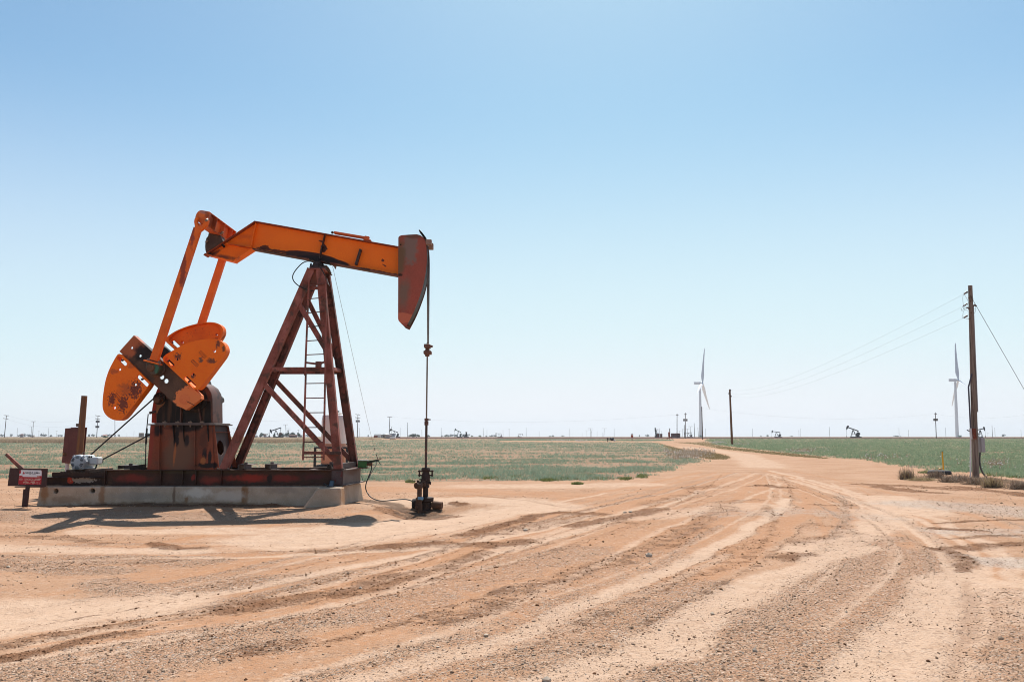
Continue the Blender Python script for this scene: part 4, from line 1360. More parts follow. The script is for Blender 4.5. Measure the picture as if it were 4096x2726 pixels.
mb.hexa([V((b0.x, Ys + .022, b0.z)), V((b0.x + .02, Ys + .022, b0.z)), V((b0.x + .02, yb2 - .022, b0.z)), V((b0.x, yb2 - .022, b0.z)),
         V((t0.x, Ys + .122, t0.z)), V((t0.x + .02, Ys + .122, t0.z)), V((t0.x + .02, yt2 - .022, t0.z)), V((t0.x, yt2 - .022, t0.z))])
mb.build('gearbox_stand', M_STAND, pj, .004)
# right end plate of the stand, set back between side ribs, with an oval opening
xo = .10
e = lambda f, h: V((b1.x + (t1.x - b1.x) * h - xo * 0, Ys + .03 + (.10 * h) + f * ((wd - .06) * (1 - h) + (wt - .06) * h), b1.z + (t1.z - b1.z) * h))
oval = [e(.40 + .20 * math.cos(a), .48 + .17 * math.sin(a)) for a in np.linspace(0, 2 * math.pi, 17)[:-1]]
MB().prism([e(0, .0), e(1, .0), e(1, 1), e(0, 1)], (-.018, 0, 0), [oval]).build('end_plate', metal_paint('stand_end_paint', (.10, .07, .068), (.065, .045, .045), None, (.03, .02, .02), PJB, [], .6, (.13, .05, .03)), pj)
mb = MB()
for f in (0.0, .96):
    mb.hexa([e(f, 0), e(f, 0) + V((.11, 0, 0)), e(f + .03, 0) + V((.11, 0, 0)), e(f + .03, 0), e(f, .995), e(f, .995) + V((.05, 0, 0)), e(f + .03, .995) + V((.05, 0, 0)), e(f + .03, .995)])
mb.bar(e(.02, .84) + V((.03, 0, 0)), e(.98, .84) + V((.03, 0, 0)), .10, .015, (0, 0, 1))
mb.each('end_rib', M_STAND, pj, .003, 40, 1)
for k0, k1, full in ((840, 852, 1), (1333, 1343, 1), (1028, 1040, 0), (1165, 1177, 0), (1505, 1517, 0)):
    xc = (k0 + k1) / 2
    top = q('z5', xc, 350, Ys + .10)
    if full:
        bot = q('z5', xc - 4, 962, Ys)
        MB().hexa([V((bot.x - .008, Ys - .10, zs1 + .004)), V((bot.x + .008, Ys - .10, zs1 + .004)), V((bot.x + .008, Ys - .001, zs1 + .004)), V((bot.x - .008, Ys - .001, zs1 + .004)),
                   V((top.x - .008, Ys + .02, t0.z - .003)), V((top.x + .008, Ys + .02, t0.z - .003)), V((top.x + .008, Ys + .098, t0.z - .003)), V((top.x - .008, Ys + .098, t0.z - .003))]).build('stand_rib', M_STAND, pj)
    else:
        bot = q('z5', xc + 3, 575, Ys + .06)
        MB().hexa([V((bot.x - .008, Ys + .050, bot.z)), V((bot.x + .008, Ys + .050, bot.z)), V((bot.x + .008, Ys + .062, bot.z)), V((bot.x - .008, Ys + .062, bot.z)),
                   V((top.x - .008, Ys + .0, t0.z - .003)), V((top.x + .008, Ys + .0, t0.z - .003)), V((top.x + .008, Ys + .098, t0.z - .003)), V((top.x - .008, Ys + .098, t0.z - .003))]).build('stand_rib', M_DARK, pj)
mb = MB().box2(t0.x - .03, t1.x + .12, Ys + .03, yt2 + .06, t0.z - .002, t0.z + .028)
mb.box2(t0.x + .12, t1.x + .07, Ys + .05, yt2 + .03, t0.z + .030, t0.z + .055)
mb.build('top_plate', M_SKIDEND, pj, .004)
mb = MB()
for x in (900, 1080, 1255, 1420):
    p = q('z5', x, 330, Ys + .07)
    mb.cyl((p.x, Ys + .09, t0.z - .05), (p.x, Ys + .09, t0.z + .10), .022, None, 6)
    mb.box2(p.x - .05, p.x + .05, Ys + .055, Ys + .12, t0.z + .056, t0.z + .082)
mb.each('hold_down_bolt', M_BOLT, pj, 0, 40, 2)

# gear case
Yg = Ys + .16
zb = t0.z + .056
prof = [('z2', 858, 1385), ('z2', 850, 1200), ('z2', 868, 1040), ('z2', 930, 930), ('z2', 1080, 870), ('z2', 1330, 855), ('z2', 1440, 885), ('z2', 1510, 935), ('z2', 1550, 1005), ('z2', 1565, 1080), ('z2', 1568, 1385)]
pp = [q(k, x, y, Yg) for k, x, y in prof]
pp[0].z = pp[-1].z = zb
M_CASE = metal_paint('gear_case_paint', (.135, .060, .044), (.085, .048, .038), None, (.040, .028, .025), PJB, [], .5, (.07, .05, .045), .66, .52, spec=.15)
MB().prism(pp, (0, .74, 0)).build('gearbox', M_CASE, pj, .02, 40, None, 2)
def pl(k, *xy):
    return [q(k, xy[i], xy[i + 1], Yg - .012) for i in range(0, len(xy), 2)]
MB().prism(pl('z2', 872, 1380, 862, 1200, 885, 1040, 1180, 1150, 1165, 1380), (0, .011, 0)).build('gearbox_panel', M_DARK, pj)
MB().prism(pl('z2', 1190, 1380, 1200, 1160, 1380, 1160, 1420, 1380), (0, .011, 0)).build('gearbox_panel', M_DARK, pj)
MB().prism(pl('z2', 1440, 1380, 1395, 1110, 1540, 1110, 1548, 1380), (0, .011, 0)).build('gearbox_panel', M_DARK, pj)
mb = MB()
for x0, y0, x1, y1 in ((1178, 1160, 1172, 1378), (1385, 1110, 1430, 1375), (1400, 1095, 1545, 1098)):
    mb.bar(q('z2', x0, y0, Yg - .04), q('z2', x1, y1, Yg - .04), .03, .08, (0, 1, 0))
mb.each('gearbox_rib', M_CASE, pj, 0, 40, 1)
# belt side end of the case: red curved flange set further back
fl = [q('z2', x, y, Yg + .32) for x, y in ((800, 1385), (808, 1210), (832, 1070), (868, 970), (905, 900), (960, 900), (955, 1385))]
fl[0].z = fl[-1].z = t0.z - .0
for p in (fl[0], fl[-1]):
    p.z = zb
MB().prism(fl, (0, .36, 0)).build('gearbox_flange', metal_paint('flange_red', (.26, .045, .03), (.17, .04, .03), None, None, PJB, [], .6), pj, .012)
# high speed shaft
c = q('s3', 415, 1115, Yg)
mb = MB().lathe(c, (0, -1, 0), [(-.01, .155), (.05, .155), (.07, .10), (.12, .10)], 20)
mb.build('shaft_bearing', M_DARK, pj)
MB().lathe(q('s3', 350, 1143, Yg - .26), (0, 1, 0), [(0, .068), (.005, .076), (.30, .076)], 18).build('high_speed_shaft', M_RUSTPIPE, pj)
stain = [q('s3', x, y, Yg - .014) for x, y in ((345, 1180), (440, 1220), (530, 1180), (500, 1240), (400, 1320), (355, 1440), (340, 1400))]
MB().prism(stain, (0, .012, 0)).build('oil_run', metal_paint('dusty_oil', (.24, .13, .07), (.17, .09, .05), None, None, PJB, [], .8), pj)
p = q('z5', 690, 178, Yg - .05)
MB().tube([p, q('z5', 775, 155, Yg + .05)], .035, 10).build('brake_arm', M_CAP, pj)
mb = MB().tube([q('z5', 672, 190, Yg - .05), q('z5', 652, 395, Yg - .1)], .013, 6)
mb.tube([q('z5', 654, 390, Yg - .1), q('z5', 640, 610, Yg - .1)], .024, 8)
mb.tube([q('z5', 640, 610, Yg - .1), q('z5', 632, 915, Yg - .12)], .013, 6)
mb.build('brake_rod', M_RUBBER, pj)
# belt drive: sheave on the far end of the case and two belts
sc_ = q('src', 770, 1556, 21.75)
MB().lathe(sc_, (0, 1, 0), [(-.10, .42), (-.10, .50), (.10, .50), (.10, .42)], 32).build('sheave', M_DARK, pj)
MB().tube([q('s2', 1120, 590, 21.70), q('z2', 832, 1074, 21.70), q('src', 722, 1500, 21.70)], .020, 6).build('drive_belt', M_RUBBER, pj)
MB().tube([q('s2', 1290, 800, 21.70), q('z5', 690, 480, 21.70), q('src', 805, 1622, 21.70)], .020, 6).build('drive_belt', M_RUBBER, pj)
# low speed shaft through both cranks
hub = q('z2', 1255, 1085, 19.98)
MB().cyl((hub.x, 20.05, hub.z), (hub.x, 21.60, hub.z), .15, None, 24).build('crank_shaft', M_DARK, pj)
mb = MB().lathe((hub.x, Yg, hub.z), (0, -1, 0), [(0, .33), (.05, .33), (.07, .26), (.10, .26)], 28)
mb.build('shaft_bearing', M_DARK, pj)

# cranks
Yk, tk = 19.93, .20
ck = [(400, 485), (582, 283), (760, 440), (1300, 925), (1420, 1035), (1425, 1080), (1235, 1220), (1180, 1190), (1110, 1163)]
holes = [circ('z2', 555, 440, 16, Yk), circ('z2', 660, 540, 18, Yk), circ('z2', 932, 806, 30, Yk), circ('z2', 986, 856, 30, Yk)]
front = [q('z2', x, y, Yk) for x, y in ck]
def inset(poly, d):
    out = []
    n = len(poly)
    ar = sum(poly[i].x * poly[(i + 1) % n].z - poly[(i + 1) % n].x * poly[i].z for i in range(n))
    sg_ = 1 if ar > 0 else -1
    for i in range(n):
        a_, b_, c_ = poly[i - 1], poly[i], poly[(i + 1) % n]
        e1, e2 = (b_ - a_).normalized(), (c_ - b_).normalized()
        nn = V((-(e1.z + e2.z), 0, e1.x + e2.x)) * sg_
        out.append(b_ + nn.normalized() * d)
    return out
def casting(poly, depth, plate, rim, hl, mat, name, mat_rim=None, back=False):
    m = MB()
    o = V((0, depth - plate, 0)) if back else V((0, 0, 0))
    m.prism([p + o for p in poly], (0, plate, 0), [[p + o for p in h] for h in hl])
    o2 = V((0, 0, 0)) if back else V((0, plate, 0))
    ins_ = inset(poly, rim)
    m.prism([p + o2 for p in poly], (0, depth - plate, 0), [[p + o2 for p in ins_]])
    return m.build(name, mat, pj, 0, 30)
casting(front, tk, .05, .05, holes, M_CRANK, 'crank')
mb = MB()
for x0, y0, x1, y1 in ((1245, 1110, 1340, 1160),):
    mb.bar(q('z2', x0, y0, Yk - .004), q('z2', x1, y1, Yk - .004), .014, .008, (0, 1, 0))
mb.build('hub_split', M_DARK, pj)
mb = MB().lathe(q('z2', 1218, 1085, Yk - .006), (0, 1, 0), [(0, .12), (.004, .135), (.02, .135)], 24)
mb.build('crank_hub_cap', metal_paint('hub_orange', (.76, .20, .07), (.68, .17, .06), (.1, .05, .04), None, PJB, [], .6), pj)
mb = MB()
for dx in (0, 60):
    p = q('z2', 1330 + dx * .6, 1040 + dx * .3, Yk + .05)
    mb.cyl(p, p + V((.12, 0, -.07)), .032, None, 6)
mb.bar(q('z2', 1310, 990, Yk + .08), q('z2', 1400, 1080, Yk + .08), .08, .12, (0, 1, 0))
mb.build('hub_clamp', M_CAP, pj, .004)
YK2 = 21.36
def shift(p, Y2):
    return V((p.x, Y2, p.z))
far_front = [shift(p, YK2) for p in front]
casting(far_front, tk, .05, .05, [[shift(p, YK2) for p in h] for h in holes], M_DARK, 'crank')

# counterweights
Yw, tw = 19.86, .27
w1 = spline([q('z2', x, y, Yw) for x, y in ((432, 530), (402, 516), (372, 530), (325, 608), (268, 722), (226, 850), (201, 990), (189, 1110), (192, 1200), (222, 1270), (285, 1325), (365, 1350), (430, 1335), (485, 1285))], 3)
w1 += [q('z2', x, y, Yw) for x, y in ((560, 1188), (640, 1085), (755, 935), (782, 890), (778, 868), (745, 832), (500, 590))]
casting(w1, tw, .055, .04, [slot('z2', 395, 566, 470, 642, 24, Yw), slot('z2', 645, 806, 742, 902, 25, Yw), circ('z2', 404, 711, 17, Yw), circ('z2', 601, 902, 17, Yw), circ('z2', 340, 1192, 17, Yw)], M_WEIGHT, 'counterweight')
w2 = [q('z2', x, y, Yw) for x, y in ((1272, 912), (960, 620), (944, 590), (952, 555))]
w2 += spline([q('z2', x, y, Yw) for x, y in ((985, 522), (1080, 468), (1210, 398), (1350, 352), (1490, 332), (1610, 334), (1685, 362), (1728, 415), (1738, 485), (1705, 560))], 3)
w2 += [q('z2', x, y, Yw) for x, y in ((1560, 755), (1420, 935), (1385, 963), (1345, 962), (1310, 945))]
casting(w2, tw, .055, .04, [slot('z2', 985, 580, 1066, 658, 25, Yw), slot('z2', 1240, 822, 1338, 918, 25, Yw), circ('z2', 1125, 584, 17, Yw), circ('z2', 1326, 773, 19, Yw), circ('z2', 1593, 480, 20, Yw)], M_WEIGHT, 'counterweight')
# cast marks on the weights
for (x0, y0, x1, y1) in ((1410, 490, 1480, 560), (1310, 600, 1380, 665), (350, 1015, 400, 1080)):
    mb = MB()
    a_, b_ = q('z2', x0, y0, Yw - .003), q('z2', x1, y1, Yw - .003)
    d_ = (b_ - a_)
    s_ = V((d_.z, 0, -d_.x)).normalized() * .035
    for e0, e1 in ((a_ - s_, b_ - s_), (a_ + s_, b_ + s_), (a_ - s_, a_ + s_), (b_ - s_, b_ + s_)):
        mb.bar(e0, e1, .008, .005, (0, 1, 0))
    for i in range(1, 5):
        m_ = a_ + d_ * (i / 5)
        mb.bar(m_ - s_ * .55, m_ + s_ * .55, .010, .005, (0, 1, 0))
    mb.build('cast_mark', M_EDGE, pj)
YW2 = 21.31
w3o = [q('z2', x, y, YW2) for x, y in ((1300, 700), (1120, 490), (990, 372), (974, 345), (978, 325))]
w3o += spline([q('z2', x, y, YW2) for x, y in ((1010, 290), (1100, 232), (1220, 180), (1350, 142), (1490, 118), (1600, 124), (1672, 158), (1700, 215), (1692, 280), (1655, 345))], 3)
w3o += [q('z2', 1500, 540, YW2), q('z2', 1390, 680, YW2)]
cen = sum(w3o, V()) / len(w3o)
w3i = [cen + (p - cen) * .90 for p in w3o]
MB().prism(w3o, (0, .10, 0), [w3i]).build('counterweight_rim', M_WEIGHT2, pj, .006)
mb = MB().prism([p + V((0, .10, 0)) for p in w3o], (0, .16, 0), [[p + V((0, .10, 0)) for p in slot('z2', 1045, 360, 1120, 430, 26, YW2)], [p + V((0, .10, 0)) for p in circ('z2', 1167, 365, 17, YW2)], [p + V((0, .10, 0)) for p in circ('z2', 1600, 268, 15, YW2)]])
mb.build('counterweight', M_WEIGHT2, pj, .01)
mb = MB()
for x, y, Y in ((452, 600, Yw + .1), (702, 838, Yw + .1), (1035, 610, Yw + .1), (1290, 868, Yw + .06), (1050, 392, YW2 + .1)):
    p = q('z2', x, y, Y)
    mb.cyl(p + V((-.05, 0, .0)), p + V((.05, 0, .04)), .028, None, 6)
mb.each('weight_bolt', M_CAP, pj, 0, 40, 1)

# crank pins, pitman arms, equalizer
YP1, YP2 = 19.72, 21.75
pin = q('z2', 822, 690, YP1)
mb = MB().lathe((pin.x, Yk, pin.z), (0, -1, 0), [(0, .24), (.05, .24), (.06, .17), (.10, .17)], 24)
mb.build('crank_pin_boss', M_CRANK, pj)
t = NT('green_grease_bearing', .55, .4)
M_GREEN = t.color(t.mix(t.range(t.noise(7, 5), .52, .62), t.ramp(t.noise(12, 4), [(.3, (.05, .035, .025)), (.7, (.11, .065, .04))]), (.035, .115, .07)))
bp = [q('z2', x, y, YP1 - .08) for x, y in ((738, 612), (905, 655), (888, 720), (870, 765), (840, 785), (795, 765), (745, 725), (728, 680))]
MB().prism(bp, (0, .22, 0)).build('pin_bearing', M_GREEN, pj, .02, 40, None, 2)
mb = MB().lathe(q('z2', 795, 690, YP1 - .08), (0, -1, 0), [(0, .10), (.03, .09), (.05, .03)], 14)
mb.build('pin_nut', M_RUSTPIPE, pj)
mb = MB().bar(q('z2', 730, 600, YP1), q('z2', 915, 650, YP1), .035, .26, (0, 1, 0))
mb.build('pitman_flange', M_PITMAN, pj, .004)
mb = MB()
for x, y in ((750, 588), (772, 580), (890, 615), (905, 625), (880, 632)):
    p = q('z2', x, y + 12, YP1 - .05)
    mb.cyl(p + V((0, 0, -.03)), p + V((.01, 0, .05)), .018, None, 6)
mb.each('flange_bolt', M_BOLT, pj, 0, 40, 1)
ptop = q('z3', 278, 285, YP1)
pb = q('z2', 838, 600, YP1)
pt_ = q('z3', 262, 322, YP1)
MB().bar(pb, pt_, .195, .13, (0, 1, 0), .185, .13).build('pitman_arm', M_PITMAN, pj, .008, 40, None, 2)
# fork at the upper end
fk = [q('s4', x, y, YP1 - .06) for x, y in ((130, 545), (105, 380), (120, 300), (160, 252), (225, 245), (200, 300), (180, 350), (190, 420), (235, 490), (300, 500), (345, 450), (375, 390), (390, 330), (430, 310), (490, 320), (478, 400), (440, 480), (330, 590), (260, 640), (190, 620))]
MB().prism(fk, (0, .13, 0)).build('pitman_fork', M_PITMAN, pj, .012)
MB().cyl(q('s4', 470, 325, YP1 + .0), q('s4', 440, 350, YP1 - .14), .035, None, 10).build('fork_pin', M_BOLT, pj)
def far_of(p):
    return V((p.x, YP2, p.z))
MB().bar(far_of(pb), far_of(pt_), .195, .13, (0, 1, 0), .185, .13).build('pitman_arm', M_PITMAN, pj, .008)
MB().prism([far_of(p) for p in bp], (0, .2, 0)).build('pin_bearing', M_GREEN, pj, .02)
mb = MB().lathe((pin.x, YK2 + tk, pin.z), (0, 1, 0), [(0, .24), (.05, .24), (.06, .17), (.12, .17)], 24)
mb.build('crank_pin_boss', M_DARK, pj)
# equalizer beam: hollow section across the tail, recessed ribbed side
tl = math.radians(-12)
ev, eu = V((math.sin(-tl) * -1, 0, math.cos(tl))), V((math.cos(tl), 0, math.sin(tl)))
ya, yb_ = 19.80, 21.80
ec = (q('s4', 540, 112, ya) + q('s4', 448, 490, ya)) / 2       # middle of the near edge of the side face
ev = (q('s4', 540, 112, ya) - q('s4', 448, 490, ya))
EH = ev.length
ev.normalize()
eu = V((ev.z, 0, -ev.x))
EW = .30
def ep(u, w, y):
    return ec + eu * u + ev * w + V((0, y - ya, 0))
mb = MB()
mb.hexa([ep(-EW, -EH / 2, ya), ep(0, -EH / 2, ya), ep(0, -EH / 2, yb_), ep(-EW, -EH / 2, yb_), ep(-EW, -EH / 2 + .02, ya), ep(0, -EH / 2 + .02, ya), ep(0, -EH / 2 + .02, yb_), ep(-EW, -EH / 2 + .02, yb_)])
mb.hexa([ep(-EW + .08, EH / 2 - .02, ya), ep(0, EH / 2 - .02, ya), ep(0, EH / 2 - .02, yb_), ep(-EW + .08, EH / 2 - .02, yb_), ep(-EW + .08, EH / 2, ya), ep(0, EH / 2, ya), ep(0, EH / 2, yb_), ep(-EW + .08, EH / 2, yb_)])
mb.hexa([ep(-.13, -EH / 2 + .021, ya + .03), ep(-.11, -EH / 2 + .021, ya + .03), ep(-.11, -EH / 2 + .021, yb_ - .03), ep(-.13, -EH / 2 + .021, yb_ - .03),
         ep(-.13, EH / 2 - .021, ya + .03), ep(-.11, EH / 2 - .021, ya + .03), ep(-.11, EH / 2 - .021, yb_ - .03), ep(-.13, EH / 2 - .021, yb_ - .03)])
M_EQ = metal_paint('equalizer_paint', (.74, .165, .035), (.55, .115, .035), (.08, .03, .02), (.28, .10, .06), PJB, [st('s4', 380, 100, 19.8, .14, .10, (.36, .19, .17), .6, 6, .6, .8), st('s4', 620, 380, 20.2, .12, .3, (.2, .05, .025), .8, 5, .6, .8)], .55, (.22, .06, .03), .66, .58)
mb.build('equalizer_beam', M_EQ, pj, .006)
mb = MB()
rr = EH / 2
nose = [ep(-.0, rr, ya)] + [ep(-EW + .08 - .12 * math.sin(a) * 1.0, rr * math.cos(a), ya) for a in np.linspace(0, math.pi * .62, 8)] + [ep(-EW * .4, -rr + .0, ya), ep(0, -rr + .1, ya)]
mb.prism(nose, (0, .15, 0))
mb.build('equalizer_end', M_EQ, pj, .02, 40, None, 2)
mb = MB()
for y in (ya + .55, ya + 1.14, ya + 1.70, yb_ - .04):
    mb.hexa([ep(-.108, -EH / 2 + .022, y), ep(-.004, -EH / 2 + .022, y), ep(-.004, -EH / 2 + .022, y + .022), ep(-.108, -EH / 2 + .022, y + .022), ep(-.108, EH / 2 - .022, y), ep(-.004, EH / 2 - .022, y), ep(-.004, EH / 2 - .022, y + .022), ep(-.108, EH / 2 - .022, y + .022)])
mb.each('equalizer_rib', M_EQ, pj, 0, 40, 1)
tb = [q('s4', x, y, 20.78) for x, y in ((520, 585), (480, 770), (432, 830), (408, 930), (400, 1060), (408, 1150), (425, 1225), (640, 1100), (900, 925), (835, 800), (800, 700), (700, 640))]
MB().prism(tb, (0, .36, 0)).build('tail_bearing', metal_paint('tail_bearing_iron', (.085, .055, .043), (.05, .035, .03), None, (.15, .09, .06), PJB, [], .6), pj, .03, 40, None, 2)
mb = MB()
for x, y in ((430, 925), (830, 700), (850, 690)):
    p = q('s4', x, y, 20.76)
    mb.cyl(p + V((0, 0, -.02)), p + V((.05, 0, .03)), .03, None, 6)
mb.each('bearing_bolt', M_BOLT, pj, 0, 40, 1)

# walking beam: plate girder with a dropped tail
FW, TF = .30, .026
Yb = 20.80
A, B_, C_, D_, E_, F_ = (q('z3', 905, 236, Yb), q('z4', 1075, 448, Yb), q('z4', 1075, 764, Yb), q('z3', 880, 556, Yb), q('z3', 660, 700, Yb), q('z3', 333, 614, Yb))
wb = MB()
wv = [V((p.x, Yb + FW / 2 - .007, p.z)) for p in (A, B_, C_, D_, E_, F_)]
wb.prism(wv, (0, .014, 0))
wb.build('walking_beam', M_BEAM, pj)
mb = MB()
def flange(p, r, off):
    d = (r - p).normalized()
    n = V((-d.z, 0, d.x)) * off
    a_, b_ = V((p.x, Yb + FW / 2, p.z)) + n, V((r.x, Yb + FW / 2, r.z)) + n
    mb.bar(a_, b_, TF, FW, (0, 1, 0))
flange(A, B_, -.010)
flange(F_ + (F_ - A).normalized() * .03, A + (A - F_).normalized() * .012, -.014)
mb.build('top_flange', M_EDGE, pj, .003)
mb = MB()
flange(D_, C_, .012)
mb.build('bottom_flange', metal_paint('bottom_flange_paint', (.20, .07, .05), (.09, .045, .04), None, (.03, .02, .02), PJB, [], .6, None, .6, .5), pj, .003)
mb = MB()
flange(F_, E_ + (E_ - F_).normalized() * .02, .014)
flange(E_, D_, .014)
mb.build('tail_flange', M_BEAM, pj, .003)
def stiff(k0, x0, y0, x1, y1, w=.016, mat=M_BEAM, k1=None, ext=0):
    a_, b_ = q(k0, x0, y0, Yb), q(k1 or k0, x1, y1, Yb)
    m = MB()
    y0_, y1_ = Yb + .012, Yb + FW / 2 - .009
    a_.y = b_.y = (y0_ + y1_) / 2
    m.bar(a_, b_, w, y1_ - y0_, (0, 1, 0))
    m.build('stiffener', mat, pj)
stiff('z3', 918, 258, 862, 530)
stiff('z3', 575, 488, 868, 536)
M_STK = plain('oily_stiffener', (.035, .024, .024), .5, 0, .3)
stiff('z4', 262, 318, 205, 572, .022, M_STK)
stiff('z4', 652, 472, 600, 640, .055, M_STK)
mb = MB()
for x, y in ((545, 515), (395, 600)):
    p = q('z3', x, y, Yb + .06)
    mb.cyl(p + V((-.02, 0, .02)), p + V((.05, 0, -.05)), .032, None, 8)
mb.each('tail_bolt', M_DARK, pj, 0, 40, 1)
mb = MB().bar(q('z4', 372, 300, Yb + .1), q('z4', 745, 362, Yb + .1), .055, .16, (0, 1, 0))
mb.bar(q('z4', 700, 352, Yb + .06), q('z4', 748, 362, Yb + .06), .09, .1, (0, 1, 0))
mb.bar(q('z4', 690, 376, Yb + .1), q('z4', 770, 388, Yb + .1), .03, .2, (0, 1, 0))
mb.build('brake_anchor', metal_paint('anchor_paint', (.62, .12, .03), (.40, .08, .03), (.06, .02, .02), None, PJB, [], .6), pj, .004)
MB().cyl(q('z4', 350, 296, Yb + .02), q('z4', 350, 298, Yb + .25), .035, None, 12).build('anchor_pipe', M_DARK, pj)

# horsehead
Yh0, Yh1 = 20.70, 21.42
ho = [(1063, 352), (1072, 336), (1098, 325), (1180, 319), (1262, 315), (1300, 325)]
arc = spline([q('z4', x, y, Yh0) for x, y in ((1300, 325), (1340, 358), (1361, 420), (1370, 520), (1370, 610), (1356, 740), (1327, 880), (1285, 1010), (1225, 1160), (1148, 1310))], 4)
hp = [q('z4', x, y, Yh0) for x, y in ho[:-1]] + arc + [q('z4', x, y, Yh0) for x, y in ((1105, 1292), (1066, 1250), (1060, 1225))]
MB().prism(hp, (0, .03, 0), [circ('z4', 1088, 428, 9, Yh0, 10)]).build('horsehead_plate', M_HEAD, pj, .004)
MB().prism([p + V((0, Yh1 - Yh0 - .03, 0)) for p in hp], (0, .03, 0)).build('horsehead_plate', M_REDF, pj, .004)
cen = sum(hp, V()) / len(hp)
MB().prism([cen + (p - cen) * .935 + V((0, .031, 0)) for p in hp], (0, Yh1 - Yh0 - .062, 0)).build('horsehead', M_DARK, pj)  # near-black core paints the dark of the gap between the plates
mb = MB()
ins = [cen + (p - cen) * 1.0 for p in arc]
for yy, dx in ((Yh0 + .14, 0), (Yh1 - .14, 0)):
    pts = [V((p.x - .0, yy, p.z)) for p in ins if p.z > q('z4', 1370, 560, Yh0).z]
    rx_ = max(p.x for p in pts)
    bot = q('z4', 1384, 1500, Yc)
    xb = bot.x
    pts2 = pts + [V((rx_ + .005, yy, q('z4', 1370, 620, Yh0).z)), V((xb, Yc + (yy - Yc) * .25, bot.z))]
    mb.tube(pts2, .020, 7)
mb.build('bridle', M_ROD, pj)
mb = MB()
for x, y in ((1312, 312), (1330, 332), (1345, 352)):
    p = q('z4', x, y - 4, Yh0 + .1)
    mb.bar(p + V((-.04, 0, .06)), p + V((.05, 0, -.06)), .035, .32, (0, 1, 0))
mb.each('rope_clamp', M_DARK, pj, .004, 40, 1)
mb = MB().box(q('z4', 1392, 405, Yh0 + .1), (.16, .16, .14)).box(q('z4', 1416, 448, Yh0 + .32), (.13, .16, .16))
mb.build('wireline_hanger', metal_paint('hanger', (.33, .22, .18), (.24, .15, .12), None, (.12, .05, .03), PJB, [], .6), pj, .01)

# carrier bar, rod clamps, polished rod
rodx, rodY = q('s6', 543, 200, 20.95).x, 20.95
cb = q('z4', 1390, 1528, rodY)
M_BRONZE = metal_paint('carrier_iron', (.18, .085, .06), (.12, .06, .045), None, (.07, .04, .03), PJB, [], .6)
mb = MB().box((rodx, rodY, q('src', 1712, 1385, rodY).z), (.15, .34, .10)).box((rodx + .01, rodY, q('src', 1712, 1410, rodY).z), (.20, .26, .09))
mb.cyl((rodx, rodY, q('src', 1712, 1425, rodY).z), (rodx, rodY, q('src', 1712, 1395, rodY).z), .06, None, 12)
mb.tube([(rodx + .05, rodY - .1, cb.z + .02), (rodx + .15, rodY - .12, cb.z - .02)], .035, 8)
mb.build('carrier_bar', M_BRONZE, pj, .012)
ztop = q('src', 1712, 1385, rodY).z
zcl, zsb = q('z8', 1240, 130, rodY).z, q('s6', 540, 380, rodY).z
MB().tube([(rodx, rodY, ztop + .1), (rodx, rodY, zcl)], .021, 10).build('polished_rod', M_ROD, pj)
MB().tube([(rodx, rodY, zcl + .08), (rodx, rodY, zsb - .05)], .033, 10).build('rod_liner', metal_paint('liner', (.10, .06, .05), (.05, .035, .03), None, (.2, .09, .05), PJB, [], .5), pj)
mb = MB().cyl((rodx, rodY, zcl - .08), (rodx, rodY, zcl + .02), .055, None, 10).cyl((rodx, rodY, zcl + .03), (rodx, rodY, zcl + .10), .058, None, 6)
mb.cyl((rodx, rodY - .02, zcl + .07), (rodx + .11, rodY - .02, zcl + .065), .018, None, 6)
mb.build('rod_clamp', M_BRONZE, pj)

# samson post: four legs, cap, girts, braces
Yl0, Yl1, Yt0, Yt1 = Yn + .12, Yr - .02, 20.74, 21.22
legs = dict(nr=(P(896, 1871, Yl0), P(1247, 1077, Yt0)), nf=(P(1354, 1869, Yl0), P(1281, 1077, Yt0)), fr=(P(950, 1864, Yl1), P(1268, 1092, Yt1)), ff=(P(1419, 1860, Yl1), P(1304, 1092, Yt1)))
for k in legs:
    a_, b_ = legs[k]
    a_.z = zs1 + .012
def on_leg(k, v, dy=0):
    """point of a leg axis seen at photo height v"""
    a_, b_ = legs[k]
    best = None
    for i in range(401):
        p = a_.lerp(b_, i / 400)
        # project
        dx, dy_, dz = p.x, p.y, p.z - CAMZ
        zc = dy_ * CP + dz * SP
        vv = 1363 - FPX * (-dy_ * SP + dz * CP) / zc
        if best is None or abs(vv - v) < best[0]:
            best = (abs(vv - v), p)
    return best[1] + V((0, dy, 0))
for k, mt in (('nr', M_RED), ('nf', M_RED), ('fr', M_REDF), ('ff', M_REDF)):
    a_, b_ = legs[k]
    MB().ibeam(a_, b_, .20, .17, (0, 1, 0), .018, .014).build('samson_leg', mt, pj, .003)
    o = MB()
    s = 1 if k[0] == 'n' else -1
    d = (b_ - a_).normalized()
    o.bar(a_ + V((0, -s * .086, 0)), b_ + V((0, -s * .086, 0)), .196, .012, (0, 1, 0))
    if k[0] == 'n':
        o.build('leg_face_plate', mt, pj)
    MB().box(a_ + V((0, 0, -.004)), (.34, .20, .022)).build('leg_foot', M_SKID, pj, .003)
mb = MB()
for k in legs:
    a_ = legs[k][0]
    for dx in (-.13, .13):
        mb.cyl(a_ + V((dx, -.07, .008)), a_ + V((dx, -.07, .035)), .022, None, 6)
mb.each('foot_bolt', M_BOLT, pj, 0, 40, 1)
def brace(k0, v0, k1, v1, w, name, mat, dy=0):
    MB().bar(on_leg(k0, v0, dy), on_leg(k1, v1, dy), w, .07, (0, 1, 0)).build(name, mat, pj, .003)
brace('nr', 1475, 'nf', 1475, .10, 'girt', M_RED, -.02)
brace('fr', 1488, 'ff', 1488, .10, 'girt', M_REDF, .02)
brace('nf', 1474, 'ff', 1482, .10, 'side_girt', M_RED)
